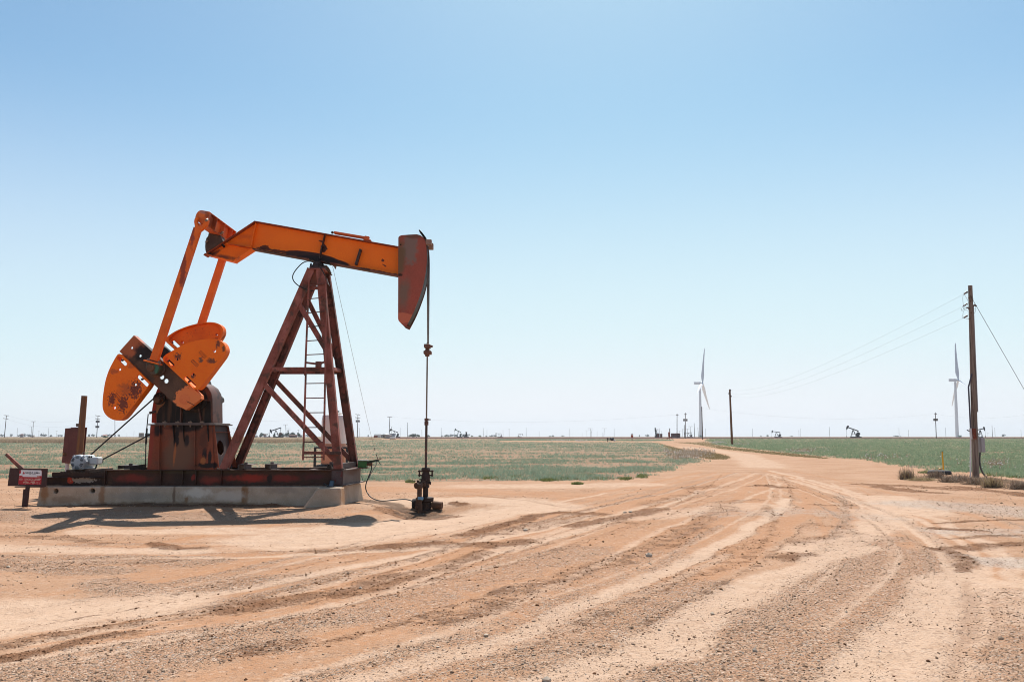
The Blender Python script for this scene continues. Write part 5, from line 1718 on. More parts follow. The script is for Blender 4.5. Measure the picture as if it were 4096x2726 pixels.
brace('nr', 1474, 'fr', 1484, .08, 'side_girt', M_REDF)
brace('nr', 1206, 'nf', 1408, .13, 'brace', M_RED, -.03)
brace('nr', 1526, 'nf', 1850, .13, 'brace', M_RED, -.03)
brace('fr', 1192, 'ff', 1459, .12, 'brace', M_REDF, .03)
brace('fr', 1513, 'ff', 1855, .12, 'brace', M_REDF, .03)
mb = MB().bar(legs['nf'][0] + V((0, .08, .07)), legs['ff'][0] + V((0, -.05, .07)), .14, .10, (1, 0, 0))
mb.build('foot_tie', M_SKIDEND, pj, .003)
# top box between the legs
kb = [q('s5', x, y, Yt0 - .105) for x, y in ((362, 600), (925, 600), (945, 810), (950, 1000), (720, 1045), (690, 640), (600, 640), (470, 960), (330, 1180), (150, 1180))]
kc = [q('s5', x, y, Yt0 - .05) for x, y in ((600, 640), (705, 640), (725, 1045), (455, 1050), (470, 960))]
MB().prism([q('s5', x, y, Yt0 - .04) for x, y in ((440, 600), (925, 600), (940, 1000), (725, 1050), (455, 1050))], (0, .02, 0)).build('head_gusset', metal_paint('gusset_paint', (.21, .07, .04), (.13, .065, .05), None, (.10, .07, .06), PJB, [st('s5', 820, 660, 20.7, .12, .06, (.45, .04, .03), .5, 6, .6), st('s5', 470, 720, 20.7, .1, .12, (.06, .03, .03), .7, 6, .6)], .7), pj)
MB().bar(q('s5', 440, 1185, Yt0 - .02), q('s5', 920, 1195, Yt0 - .02), .075, .08, (0, 1, 0)).build('head_girt', M_RED, pj, .003)
a0, a1 = q('s5', 985, 850, Yt0 + .02), q('s5', 1090, 1160, Yt1)
MB().hexa([V((a0.x + .01, Yt0 + .10, a1.z + .02)), V((a0.x + .03, Yt0 + .10, a1.z + .02)), V((a1.x + .03, Yt1 - .1, a1.z)), V((a1.x + .01, Yt1 - .1, a1.z)),
           V((a0.x - .03, Yt0 + .10, a0.z)), V((a0.x - .01, Yt0 + .10, a0.z)), V((a1.x - .03, Yt1 - .1, a0.z)), V((a1.x - .05, Yt1 - .1, a0.z))]).build('head_gusset', M_SKIDEND, pj)
zc0 = q('s5', 600, 590, Yt0 - .1).z
x0, x1 = q('s5', 365, 590, Yt0 - .12).x, q('s5', 915, 590, Yt0 - .12).x
MB().box2(x0, x1, Yt0 - .12, Yt1 + .12, zc0 - .012, zc0 + .022).build('post_cap', M_RED, pj, .004)
mb = MB().box2(x0 + .06, x1 + .0, Yt0 - .08, Yt1 + .08, zc0 + .024, zc0 + .085)
mb.build('bearing_base', M_CAP, pj, .008)
sd = [q('s5', x, y, Yt0 - .02) for x, y in ((505, 520), (570, 400), (600, 330), (640, 290), (700, 285), (780, 330), (850, 420), (910, 540), (905, 560), (505, 560))]
MB().prism(sd, (0, .5, 0)).build('saddle_bearing', M_DARK, pj, .01)
MB().prism([q('s5', x, y, Yt0 - .05) for x, y in ((575, 520), (580, 345), (735, 345), (735, 525))], (0, .028, 0)).build('bearing_cover', M_CAP, pj, .004)
mb = MB()
for x, y in ((490, 490), (505, 470), (830, 480), (800, 490)):
    p = q('s5', x, y, Yt0 - .06)
    mb.cyl(p + V((0, 0, -.04)), p + V((0, 0, .05)), .02, None, 6)
mb.each('saddle_bolt', M_DARK, pj)
mb = MB()
mb.bar(q('s5', 470, 300, Yb + .05), q('s5', 660, 330, Yb + .05), .05, .2, (0, 1, 0))
mb.bar(q('s5', 880, 330, Yb + .1), q('s5', 1110, 430, Yb + .1), .06, .2, (0, 1, 0))
mb.each('saddle_plate', M_DARK, pj)
mb = MB()
rg = random.Random(3)
for i in range(34):
    f = i / 33
    p = q('s5', 950 + 160 * f + rg.gauss(0, 8), 520 + 210 * f + rg.gauss(0, 10), Yt0 + .1 + .4 * f)
    mb.box(p, (.05 + .05 * rg.random(), .06, .03 + .04 * rg.random()), Matrix.Rotation(rg.random() * 3, 3, 'Y'))
mb.build('grease_crust', metal_paint('crusted_grease', (.13, .08, .055), (.05, .035, .03), (.35, .24, .17), None, PJB, [], .8), pj)
mb = MB().prism([q('s5', x, y, Yb + .05) for x, y in ((1140, 420), (1135, 450), (1185, 490), (1255, 550), (1275, 470), (1250, 430))], (0, .12, 0))
mb.tube([q('s5', 1240, 540, Yb + .08), q('s5', 1280, 590, Yb + .08)], .012, 6)
mb.build('sensor_bracket', M_BRONZE, pj)
cl = spline([q('z7', x, y, Y) for x, y, Y in ((940, 320, 20.6), (905, 255, 20.58), (850, 190, 20.58), (780, 148, 20.6), (715, 140, 20.62), (655, 165, 20.64), (600, 218, 20.62), (550, 285, 20.6), (534, 345, 20.6), (560, 402, 20.6), (625, 455, 20.58), (715, 495, 20.55), (800, 515, 20.7))], 5)
MB().tube(cl, .014, 7).build('grease_hose', M_RUBBER, pj)
# ladder
def lad(k, x, y):
    u, v = zp(k, x, y)
    f = (1848 - v) / (1848 - 1120)
    return P(u, v, 20.06 + f * .50)
lr = [lad('z7', 740, 375), lad('z7', 716, 950), lad('z7', 690, 1568), lad('z6', 845, 100), lad('z6', 830, 600), lad('z6', 815, 1017)]
rr_ = [lad('z7', 948, 370), lad('z7', 948, 900), lad('z7', 945, 1568), lad('z6', 1048, 100), lad('z6', 1040, 500), lad('z6', 1030, 1017)]
ladder = MB()
for pts in (lr, rr_):
    for a_, b_ in zip(pts[:-1], pts[1:]):
        ladder.bar(a_, b_, .042, .042, (0, 1, 0))
lo = ladder.build('ladder', M_RED, pj)
mb = MB()
for k, xl_, yl_, xr_, yr_ in (('z7', 738, 442, 945, 420), ('z7', 733, 612, 945, 594), ('z7', 727, 788, 948, 768), ('z7', 720, 962, 948, 946), ('z7', 712, 1138, 948, 1124), ('z7', 705, 1312, 948, 1302),
                              ('z6', 845, 68, 1048, 64), ('z6', 842, 217, 1046, 214), ('z6', 838, 370, 1042, 367), ('z6', 835, 522, 1038, 520), ('z6', 830, 677, 1034, 674), ('z6', 825, 830, 1030, 827), ('z6', 820, 987, 1028, 984)):
    MB().tube([lad(k, xl_, yl_), lad(k, xr_, yr_)], .014, 6).build('rung', M_REDF, lo)
mb = MB().bar(lad('z7', 705, 1410), lad('z7', 830, 1425), .05, .03, (0, 1, 0)).bar(lad('z7', 890, 1420), lad('z7', 945, 1395), .05, .03, (0, 1, 0)).box(lad('z7', 860, 1432), (.15, .05, .15))
mb.build('ladder_bracket', M_REDF, pj, .003)
mb = MB().bar(lad('z6', 825, 940), q('z6', 1215, 943, 20.17), .075, .04, (0, 1, 0))
mb.build('ladder_bracket', M_REDF, pj, .003)
# hold down channels and bolts on the skid
def clampbox(k, x0, y0, x1, Y, mat=M_SKIDEND):
    a_, b_ = q(k, x0, y0, Y), q(k, x1, y0, Y)
    h = a_.z - zs1 - .002
    m = MB()
    for xx in ((a_.x, a_.x + .012), (a_.x + .16, a_.x + .172)):
        m.box2(xx[0], xx[1], Y, Y + .5, zs1 + .002, zs1 + h - .013)
    m.box2(a_.x, b_.x, Y, Y + .5, zs1 + h - .012, zs1 + h)
    m.box2(a_.x + .174, b_.x, Y + .02, Y + .032, zs1 + .002, zs1 + h - .013)
    c_ = V(((a_.x + b_.x) / 2, Y + .1, zs1 + h))
    m.cyl(c_ + V((0, 0, .001)), c_ + V((0, 0, .05)), .045, None, 6)
    m.build('hold_down_clamp', mat, pj, .003)
clampbox('z6', 138, 1060, 275, Yn + .3)
clampbox('z6', 416, 1056, 545, Yn + .3)
clampbox('z6', 1066, 1056, 1135, Yn + .4)
clampbox('z5', 246, 908, 560, Yn + .25, M_CAP)
mb = MB().bar(q('z5', 420, 945, Yn + .1), q('z5', 640, 915, Yn + .1), .07, .1, (0, 0, 1)).cyl(q('z5', 600, 930, Yn + .06), q('z5', 600, 930, Yn + .2), .07, None, 12)
mb.build('brake_linkage', M_DARK, pj, .004)
# ------------------------------------------------------------------ electric motor on its rails
M_MOTOR = metal_paint('motor_grey_paint', (.40, .43, .46), (.35, .38, .41), None, None, (0, 0, 0), [], .4, (.30, .29, .27), .7, .7, spec=.5)
M_MOTORL = plain('motor_box_paint', (.55, .58, .58), .4, 0, .06)
M_SLOT = plain('vent_shadow', (.012, .012, .013), .8, 0, .1)  # near-black for the shade inside vents, and for the tank level marks
Ym = 20.62
mc = q('s2', 772, 770, Ym)
Rm = (q('s2', 997, 770, Ym).x - q('s2', 566, 770, Ym).x) / 2
mz0 = zrail + .012
mo = thing('electric_motor', (mc.x, Ym, mz0), 'grey electric motor with round vented fan cover on the tail of the pump jack', 'electric motor')
mb = MB().lathe(mc, (0, 1, 0), [(0, Rm * .80), (.012, Rm * .90), (.05, Rm), (.13, Rm * 1.03), (.14, Rm * .96)], 28)
mb.build('fan_cover', M_MOTOR, mo, .004)
mb = MB().lathe(mc + V((.0, .141, 0)), (0, 1, 0), [(0, Rm * .95), (.42, Rm * .95), (.44, Rm * .85), (.52, Rm * .6), (.53, .05), (.75, .05)], 28)
mb.build('housing', M_MOTOR, mo)
mb = MB()
for i in range(6):
    a0 = math.radians(90 + 60 * i)
    for j, rf in enumerate((.78, .66, .54)):
        hw = math.radians(20)
        pts = [mc + V((math.cos(a0 + hw * t_) * Rm * rf, -.0035, math.sin(a0 + hw * t_) * Rm * rf)) for t_ in (-1, -.5, 0, .5, 1)]
        for a_, b_ in zip(pts[:-1], pts[1:]):
            mb.bar(a_, b_, .010, .006, (0, 1, 0))
mb.build('vent_slots', M_SLOT, mo)
mb = MB()
for a in (50, 5, 130, 230, 310):
    p = mc + V((math.cos(R(a)) * Rm * 1.0, .07, math.sin(R(a)) * Rm * 1.0))
    mb.cyl(p + V((0, -.03, 0)), p + V((0, .05, 0)), .028, None, 8)
mb.each('cover_lug', M_MOTOR, mo, 0, 40, 1)
hc = mc + V((Rm * .55, .37, Rm * .15))
mb = MB().box2(mc.x - Rm * .6, mc.x + Rm * .98, Ym + .20, Ym + .55, mc.z - Rm * .2, mc.z + Rm * .93)
mb.build('stator_frame', M_MOTORL, mo, .05, 40, None, 3)
b0_, b1_ = q('s2', 1155, 620, Ym + .22), q('s2', 1365, 835, Ym + .22)
MB().box2(b0_.x - .03, b1_.x, Ym + .20, Ym + .46, b1_.z, b0_.z).build('terminal_box', M_MOTORL, mo, .035, 40, None, 3)
mb = MB()
for x0, x1 in ((1098, 1140), (1155, 1200)):
    p, r_ = q('s2', x0, 585, Ym + .193), q('s2', x1, 640, Ym + .193)
    mb.box2(p.x, r_.x, Ym + .193, Ym + .199, r_.z, p.z)
mb.each('vent_opening', M_SLOT, mo, 0, 40, 1)
mb = MB().box2(mc.x - Rm * .95, mc.x + Rm * 1.15, Ym + .12, Ym + .55, mz0 - .01, mz0 + .022)
mb.box2(mc.x - Rm * .7, mc.x - Rm * .5, Ym + .13, Ym + .54, mz0 + .023, mc.z - Rm * .6)
mb.box2(mc.x + Rm * .5, mc.x + Rm * .7, Ym + .13, Ym + .54, mz0 + .023, mc.z - Rm * .6)
mb.build('motor_foot', M_MOTOR, mo, .005)
ey = mc + V((.02, .25, Rm * 1.0))
MB().tube([ey + V((math.cos(a) * .032, 0, .02 + math.sin(a) * .032)) for a in np.linspace(0, 6.283, 15)], .008, 6).build('lifting_eye', M_BOLT, mo)
MB().lathe(mc + V((0, .98, 0)), (0, 1, 0), [(0, .05), (0, .075), (.2, .075), (.2, .05)], 20).build('pulley', M_DARK, mo)
MB().tube(spline([b1_ + V((-.09, .12, 0)), b1_ + V((-.12, .12, -.10)), q('s2', 1200, 1010, Ym + .1), q('s2', 1165, 1070, Ym + .1)], 5), .02, 7).build('conduit', M_RUBBER, mo)

# ------------------------------------------------------------------ lease sign
Ysn = 19.42
gs = q('s1', 540, 1460, Ysn)
sg = thing('lease_sign', (gs.x, Ysn, gz2(gs.x, Ysn)), 'brown steel plate on a post with a small red and white lease sign', 'sign')
BASE[sg.name] = V(sg.location)
M_SPLATE = metal_paint('brown_sign_plate', (.070, .034, .032), (.052, .028, .028), None, None, (0, 0, 0), [], .55)
cor = [q('s1', x, y, Ysn) for x, y in ((125, 460), (1118, 478), (1080, 945), (65, 930))]
MB().prism(cor, (0, .012, 0)).build('backing_plate', M_SPLATE, sg, .002)
mb = MB().bar(q('s1', 595, 940, Ysn + .035), q('s1', 540, 1480, Ysn + .035), .085, .05, (0, 1, 0))
mb.bar(q('s1', 595, 945, Ysn + .035), q('s1', 620, 480, Ysn + .035), .085, .04, (0, 1, 0))
mb.build('post', M_SPLATE, sg, .004)
MB().bar(q('s1', 520, 1012, Ysn + .09), q('s1', 478, 1480, Ysn + .09), .06, .04, (0, 1, 0)).build('stub_post', M_SPLATE, sg, .004)
MB().box2(cor[3].x + .16, cor[2].x - .1, Ysn + .02, Ysn + .10, cor[3].z - .035, cor[3].z - .012).build('angle_bracket', M_SPLATE, sg)
t = NT('faded_red_sign', .5, .3)
M_SRED = t.color(t.mix(t.range(t.noise(9, 7, None, .65), .50, .66), (.42, .020, .030), t.ramp(t.noise(60, 4), [(.3, (.45, .06, .06)), (.7, (.62, .30, .28))])))
M_SWHITE = plain('sign_white', (.72, .70, .72), .45, 0, .05)
M_SCREAM = plain('sign_cream_letters', (.66, .47, .37), .6, 0, .12, 40)
M_SINK = plain('sign_dark_ink', (.022, .016, .03), .5, 0, .1)
M_SDROP = plain('sign_drop_red', (.50, .02, .025), .5, 0, .1)
ys = Ysn - .004
sheet = [q('s1', x, y, ys) for x, y in ((385, 512), (972, 520), (942, 896), (343, 886))]
MB().prism(sheet, (0, .003, 0)).build('sign_sheet', M_SRED, sg)
def panel(k, pts, dy, mat, nm):
    return MB().prism([q('s1', x, y, ys - dy) for x, y in pts], (0, .0015, 0)).build(nm, mat, sg)
wp = panel('s1', ((422, 512), (945, 518), (957, 545), (955, 668), (372, 655), (385, 600), (415, 602)), .003, M_SWHITE, 'white_label')
panel('s1', ((460, 655), (835, 662), (832, 698), (458, 690)), .0022, M_SWHITE, 'white_strip')
panel('s1', ((372, 732), (455, 728), (475, 765), (430, 785), (368, 775)), .0022, metal_paint('scuffed_red', (.55, .25, .23), (.5, .15, .15), (.66, .5, .48), None, (0, 0, 0), [], .6), 'scuff')
panel('s1', ((860, 735), (945, 730), (940, 765), (820, 785)), .0022, metal_paint('scuffed_red', (.55, .25, .23), (.5, .15, .15), (.66, .5, .48), None, (0, 0, 0), [], .6), 'scuff')
dr = spline([q('s1', x, y, ys - .0045) for x, y in ((490, 556), (512, 592), (514, 610), (498, 622), (480, 612), (474, 598))], 3, True)
MB().prism(dr, (0, .0012, 0)).build('oil_drop', M_SDROP, sg)
dk = [q('s1', x, y, ys - .0045) for x, y in ((483, 560), (466, 590), (459, 608), (466, 626), (490, 634), (478, 624), (470, 608), (474, 590))]
MB().prism(dk, (0, .0012, 0)).build('oil_drop', M_SINK, sg)

def text_part(body, k, x0, y0, x1, y1, dy, mat, parent, nm='lettering', wide=False):
    """lettering fitted to a box given in photo window coordinates (x0,y0 lower left .. x1,y1 upper right)"""
    cu = bpy.data.curves.new('t', 'FONT')
    cu.body = body
    cu.size = 1.0
    cu.offset = .012 if wide else 0.0
    ob = bpy.data.objects.new('t', cu)
    COL.objects.link(ob)
    bpy.context.view_layer.update()
    dg = bpy.context.evaluated_depsgraph_get()
    me = bpy.data.meshes.new_from_object(ob.evaluated_get(dg))
    bpy.data.objects.remove(ob)
    co = np.array([v.co[:] for v in me.vertices])
    mn, mx = co.min(0), co.max(0)
    out = []
    ll, lr_, ul = q(k, x0, y0, ys - dy), q(k, x1, y0 + (x1 - x0) * .012, ys - dy), q(k, x0 + (y0 - y1) * .08, y1, ys - dy)
    for c_ in co:
        u = (c_[0] - mn[0]) / (mx[0] - mn[0])
        v = (c_[1] - mn[1]) / max(mx[1] - mn[1], 1e-6)
        out.append(ll + (lr_ - ll) * u + (ul - ll) * v)
    fs = [tuple(p.vertices) for p in me.polygons]
    bpy.data.meshes.remove(me)
    m = MB().add(out, fs)
    o = m.build(nm, mat, parent, 0, 0)
    sol = o.modifiers.new('thick', 'SOLIDIFY')
    sol.thickness = .001
    return o

text_part('SIERRA LIMA', 's1', 530, 603, 908, 562, .0048, M_SINK, sg, wide=True)
text_part('OIL & GAS', 's1', 628, 634, 802, 612, .0048, M_SINK, sg)
text_part('INC.', 's1', 838, 698, 908, 664, .0030, M_SCREAM, sg)
text_part('STOLLE LEASE', 's1', 512, 778, 912, 732, .0036, M_SCREAM, sg, wide=True)
text_part('WELL NO. 1', 's1', 462, 856, 840, 810, .0036, M_SCREAM, sg, wide=True)
mb = MB()
for x, y in ((398, 520), (955, 530), (355, 875), (925, 880)):
    mb.cyl(q('s1', x, y, ys - .008), q('s1', x, y, ys - .001), .008, None, 8)
mb.each('screw', M_BOLT, sg, 0, 40, 1)

# ------------------------------------------------------------------ leaning control post behind the motor
Yp = 23.2
pb_, pt2 = q('z1', 806, 1100, Yp), q('z1', 882, 215, Yp)
d = (pt2 - pb_)
foot = pb_ - d * (pb_.z / d.z)
cpn = thing('control_post', (foot.x, Yp, 0), 'leaning weathered wood post with a brown metal control cabinet behind the motor', 'control post')
t = NT('weathered_timber', .9, .1)
sv = t.mapping(t.pos(), (26, 26, 1.2))
M_TIMBER = t.color(t.mix(t.range(t.noise(1.0, 6, sv), .45, .7), t.ramp(t.noise(2, 4), [(.3, (.13, .066, .042)), (.7, (.19, .108, .070))]), (.25, .12, .055)))
t.bump(t.noise(1.0, 5, sv), .4, .01)
tm = [foot + V((0, 0, -.2))]
MB().tube([foot + V((0, 0, -.2)), foot + d * .45, foot + d * 1.0 + V((0, 0, 0)), pt2], [.105, .098, .086, .080], 14).build('wooden_post', M_TIMBER, cpn)
M_CAB = metal_paint('faded_brown_cabinet', (.155, .060, .052), (.115, .048, .044), None, None, (0, 0, 0), [], .6, (.085, .038, .036))
f0 = [q('z1', x, y, Yp - .05) for x, y in ((642, 915), (678, 553), (818, 548), (800, 925))]
MB().prism(f0, (0, .42, 0)).build('cabinet', M_CAB, cpn, .012)
bk = [q('z1', x, y, Yp + .18) for x, y in ((700, 900), (738, 543), (907, 543), (872, 905))]
MB().prism(bk, (0, .03, 0)).build('back_board', M_CAB, cpn, .004)
gb = [q('z1', x, y, Yp - .02) for x, y in ((793, 535), (793, 503), (828, 505), (828, 540))]
MB().prism(gb, (0, .12, 0)).build('meter_box', M_SKIDEND, cpn, .006)
mb = MB().tube([q('z1', 703, 905, Yp + .05), q('z1', 702, 1100, Yp + .05), V((q('z1', 702, 1100, Yp + .05).x, Yp + .05, -.1))], .055, 10)
mb.build('conduit', plain('grey_white_pipe', (.50, .46, .48), .5, 0, .1), cpn)
MB().cyl(q('z1', 678, 825, Yp - .07), q('z1', 678, 825, Yp - .05), .055, None, 12).build('knock_out', M_RUSTPIPE, cpn)

# ------------------------------------------------------------------ chemical tank on its stand
Yt = 24.4
tc0, tc1 = q('z6', 985, 1062, Yt), q('z6', 1258, 540, Yt)
cx = (tc0.x + tc1.x) / 2
tw_ = tc1.x - tc0.x
tk_ = thing('chemical_tank', (cx, Yt + .4, 0), 'white plastic chemical tank with orange liquid in a dark steel stand behind the pump jack', 'tank')
t = NT('translucent_white_tank', .35, .4)
zl = q('z6', 1100, 845, Yt).z
sep = t.n.new('ShaderNodeSeparateXYZ')
t.l.new(t.pos(), sep.inputs[0])
lev = t.range(sep.outputs[2], zl + .01, zl - .01)
M_TANK = t.color(t.mix(lev, (.80, .74, .70), t.ramp(t.noise(2.5, 3), [(.3, (.64, .33, .22)), (.7, (.70, .38, .26))])))
t.b.inputs['Subsurface Weight'].default_value = .25
t.b.inputs['Subsurface Radius'].default_value = (.25, .18, .12)
def rrect(hx, hy, r, n=4):
    out = []
    for sx, sy, a0 in ((1, 1, 0), (-1, 1, 90), (-1, -1, 180), (1, -1, 270)):
        for i in range(n + 1):
            a = R(a0 + 90 * i / n)
            out.append((sx * (hx - r) + math.cos(a) * r, sy * (hy - r) + math.sin(a) * r))
    return out
def loft(secs, c):
    m = MB()
    vs, fs = [], []
    n = len(secs[0][1])
    for z, rc in secs:
        vs += [V((c[0] + x, c[1] + y, z)) for x, y in rc]
    for i in range(len(secs) - 1):
        for k in range(n):
            fs.append((i * n + k, i * n + (k + 1) % n, (i + 1) * n + (k + 1) % n, (i + 1) * n + k))
    fs.append(tuple(range(n - 1, -1, -1)))
    fs.append(tuple((len(secs) - 1) * n + k for k in range(n)))
    return m.add(vs, fs)
hx, hy = tw_ / 2, .38
zt0, zt1 = tc0.z, tc1.z
loft([(zt0, rrect(hx * .90, hy * .9, .12)), (zt0 + .06, rrect(hx * .97, hy, .14)), (zt0 + (zt1 - zt0) * .55, rrect(hx * .99, hy, .14)), (zt1 - .18, rrect(hx, hy, .14)), (zt1 - .14, rrect(hx * .985, hy * .98, .14)),
      (zt1 - .03, rrect(hx * .96, hy * .95, .16)), (zt1, rrect(hx * .88, hy * .86, .18))], (cx, Yt + .4)).build('tank_shell', M_TANK, tk_, 0, 50)
MB().lathe((cx, Yt + .35, zt1), (0, 0, 1), [(0, .20), (.05, .20), (.06, .17), (.075, .17)], 20).build('fill_cap', plain('tank_cap', (.60, .56, .52), .5), tk_)
MB().bar((cx - .12, Yt + .3, zt1 + .10), (cx + .12, Yt + .3, zt1 + .10), .035, .05, (0, 1, 0)).build('cap_handle', M_RUBBER, tk_)
mb = MB()
for i, yy in enumerate((640, 690, 745, 800, 850)):
    p = q('z6', 1256, yy, Yt + .2)
    mb.box((cx + hx * .99, Yt + .3, p.z), (.012, .09, .035))
mb.each('level_mark', M_SLOT, tk_, 0, 40, 1)
fx0, fx1 = q('z6', 943, 880, Yt - .06).x, q('z6', 1278, 880, Yt - .06).x
fz1, fz0 = q('z6', 950, 880, Yt - .06).z, q('z6', 950, 1075, Yt - .06).z
mb = MB()
for x in (fx0, fx1):
    for y in (Yt - .06, Yt + .86):
        mb.box((x, y, fz1 / 2), (.065, .065, fz1))
for z in (fz1 - .02, fz0 - .03):
    for y in (Yt - .06, Yt + .86):
        mb.box(((fx0 + fx1) / 2, y, z), (fx1 - fx0 - .066, .05, .05))
    for x in (fx0, fx1):
        mb.box((x, Yt + .4, z), (.05, .92 - .066, .05))
mb.box(((fx0 + fx1) / 2, Yt + .4, fz0 + .01), (fx1 - fx0 - .07, .84, .02))
mb.build('stand', plain('stand_steel', (.045, .055, .06), .5, .2, .3), tk_, .003)

# ------------------------------------------------------------------ green chemical pump on the end of the skid
Yq = 21.3
g0, g1 = q('z8', 280, 762, Yq), q('z8', 402, 655, Yq)
cpm = thing('chemical_pump', ((g0.x + g1.x) / 2, Yq + .15, zs1 + .01), 'small green injection pump with a lever arm on the front end of the skid', 'injection pump')
BASE[cpm.name] = V(cpm.location)
M_GRN = metal_paint('green_pump_paint', (.060, .165, .055), (.045, .12, .045), None, None, (0, 0, 0), [], .5, (.03, .06, .03), .68)
MB().box2(g0.x, g1.x, Yq, Yq + .3, g0.z, g1.z - .03).build('pump_case', M_GRN, cpm, .012, 40, None, 2)
MB().box2(g0.x - .01, g1.x + .02, Yq - .01, Yq + .31, g1.z - .028, g1.z).build('case_lid', plain('pump_lid', (.34, .33, .29), .5), cpm, .006)
MB().box2(g0.x - .15, g1.x + .03, Yq - .03, Yq + .34, g0.z - .022, g0.z - .001).build('mounting_plate', M_REDF, cpm)
mb = MB().bar(q('z8', 400, 690, Yq + .1), q('z8', 575, 660, Yq + .1), .055, .03, (0, 1, 0))
mb.build('lever_arm', plain('lever_green', (.03, .05, .03), .6), cpm)
mb = MB().cyl(q('z8', 396, 715, Yq + .1), q('z8', 440, 718, Yq + .1), .035, None, 10).cyl(q('z8', 440, 718, Yq + .1), q('z8', 485, 714, Yq + .1), .05, None, 10)
mb.build('pump_head', M_RUSTPIPE, cpm)
mb = MB().tube([q('z8', 538, 575, Yq + .1), q('z8', 565, 650, Yq + .1), q('z8', 597, 722, Yq + .1)], .010, 6)
mb.build('lever_rod', M_RUBBER, cpm)
mb = MB()
for i in range(7):
    mb.tube([q('z8', 565, 660, Yq + .1), q('z8', 590 + i * 4, 640 - i * 2 + 8 * (i % 3), Yq + .1), q('z8', 585 + i * 6, 615 + 6 * (i % 4), Yq + .1 + .02 * i)], .006, 5)
mb.build('frayed_strap', plain('straw_strap', (.36, .28, .20), .8), cpm)
hz = spline([q('z8', 475, 720, Yq + .08), q('z8', 468, 800, Yq + .0), q('z8', 430, 900, Yq - .1), q('z8', 396, 1000, Yq - .25), q('z8', 400, 1080, Yq - .4), q('z8', 450, 1160, Yq - .6), q('z8', 530, 1208, Yq - .7), q('z8', 640, 1226, Yq - .75),
             q('z8', 800, 1212, Yq - .7), q('z8', 930, 1203, Yq - .6), q('z8', 1020, 1220, Yq - .5), q('z8', 1068, 1250, Yq - .5), q('z8', 1078, 1285, Yq - .5), q('z8', 1040, 1308, Yq - .5)], 6)
for p in hz:
    p.z = max(p.z, gz2(p.x, p.y) + .012)
tag(MB().tube(hz, .014, 7).build('injection_hose', M_RUBBER, None, 0, 60, hz[0]), 'black hose drooping from the green pump to the wellhead', 'hose')
MB().tube(spline([q('z8', 505, 665, Yq + .1), q('z8', 545, 680, Yq + .08), q('z8', 540, 720, Yq + .05), q('z8', 470, 840, Yq), q('z8', 440, 905, Yq - .08)], 5), .009, 6).build('lead_wire', M_STEELW, cpm)
MB().tube(spline([q('z8', 345, 770, Yq + .2), q('z8', 340, 850, Yq + .2), q('z8', 345, 920, Yq + .15), q('z8', 375, 955, Yq + .1), q('z8', 405, 945, Yq + .05), q('z8', 425, 915, Yq)], 5), .008, 6).build('lead_wire', M_STEELW, cpm)

# ------------------------------------------------------------------ small solar panel on the bearing block
Ysp = 19.98
sp = thing('solar_panel', q('z6', 1105, 1288, Ysp), 'small tilted solar panel on the front corner of the concrete foundation', 'solar panel')
c4 = [q('z6', 1080, 1282, Ysp - .12), q('z6', 1136, 1284, Ysp - .14), q('z6', 1143, 1232, Ysp + .05), q('z6', 1100, 1228, Ysp + .07)]
for p in c4[:2]:
    p.z = zt + .01
MB().prism(c4, (0, .015, -.008)).build('panel', plain('panel_glass', (.10, .14, .17), .12, 0, .1, 8, .6), sp, .003)
mb = MB()
for a_, b_ in zip(c4, c4[1:] + c4[:1]):
    mb.bar(a_ + V((0, -.005, .004)), b_ + V((0, -.005, .004)), .014, .02, (0, 1, 0))
mb.bar(c4[3] + V((0, .03, -.01)), V((c4[3].x - .05, Ysp + .07, zt + .004)), .02, .02, (0, 1, 0))
mb.bar(q('z6', 1035, 1262, Ysp - .05), q('z6', 1080, 1290, Ysp - .1), .03, .05, (0, 1, 0))
mb.build('panel_frame', M_RUBBER, sp)

# ------------------------------------------------------------------ wellhead
WX, WY = rodx, rodY
wh = thing('wellhead', (WX, WY, gz2(WX, WY)), 'rusty wellhead with stuffing box and flow line in a dug out pit', 'wellhead')
def wz(y):
    return q('s6', 540, y, WY).z
wzb = gz2(WX, WY) - .12
mb = MB().lathe((WX, WY, 0), (0, 0, 1), [(wz(425), .085), (wz(425), .115), (wz(385), .115), (wz(372), .10), (wz(362), .10)], 16)
mb.build('stuffing_box', M_DARKPIPE, wh)
mb = MB().box((WX, WY, wz(430)), (.40, .14, .032)).box((WX, WY, wz(518)), (.38, .14, .032))
for s in (-1, 1):
    mb.cyl((WX + s * .165, WY, wz(555)), (WX + s * .165, WY, wz(410)), .022, None, 8)
    mb.cyl((WX + s * .165, WY, wz(415)), (WX + s * .165, WY, wz(440)), .035, None, 6)
    mb.cyl((WX + s * .165, WY, wz(505)), (WX + s * .165, WY, wz(532)), .035, None, 6)
mb.build('gland_yoke', M_DARKPIPE, wh, .004)
mb = MB().lathe((WX, WY, 0), (0, 0, 1), [(wz(985), .068), (wz(780), .068), (wz(780), .095), (wz(735), .10), (wz(640), .085), (wz(622), .11), (wz(530), .115), (wz(500), .10), (wz(450), .085), (wz(440), .085)], 18)
mb.build('tubing', M_DARKPIPE, wh)
MB().lathe((WX, WY, 0), (0, 0, 1), [(wzb, .155), (wz(1080), .155), (wz(1060), .21), (wz(985), .215), (wz(978), .17), (wz(975), .07)], 22).build('casing_head', M_DARKPIPE, wh)
pR = q('s6', 648, 680, WY)
MB().tube([V((WX, WY, pR.z)), pR], .034, 10).cyl(pR + V((-.03, 0, 0)), pR, .045, None, 10).cyl(pR + V((-.06, -.0, .03)), pR + V((-.03, 0, .075)), .02, None, 6).build('bleed_valve', M_DARKPIPE, wh)
pL = q('s6', 350, 738, WY - .28)
pM = V((WX, WY, q('s6', 540, 690, WY).z))
dL = (pL - pM)
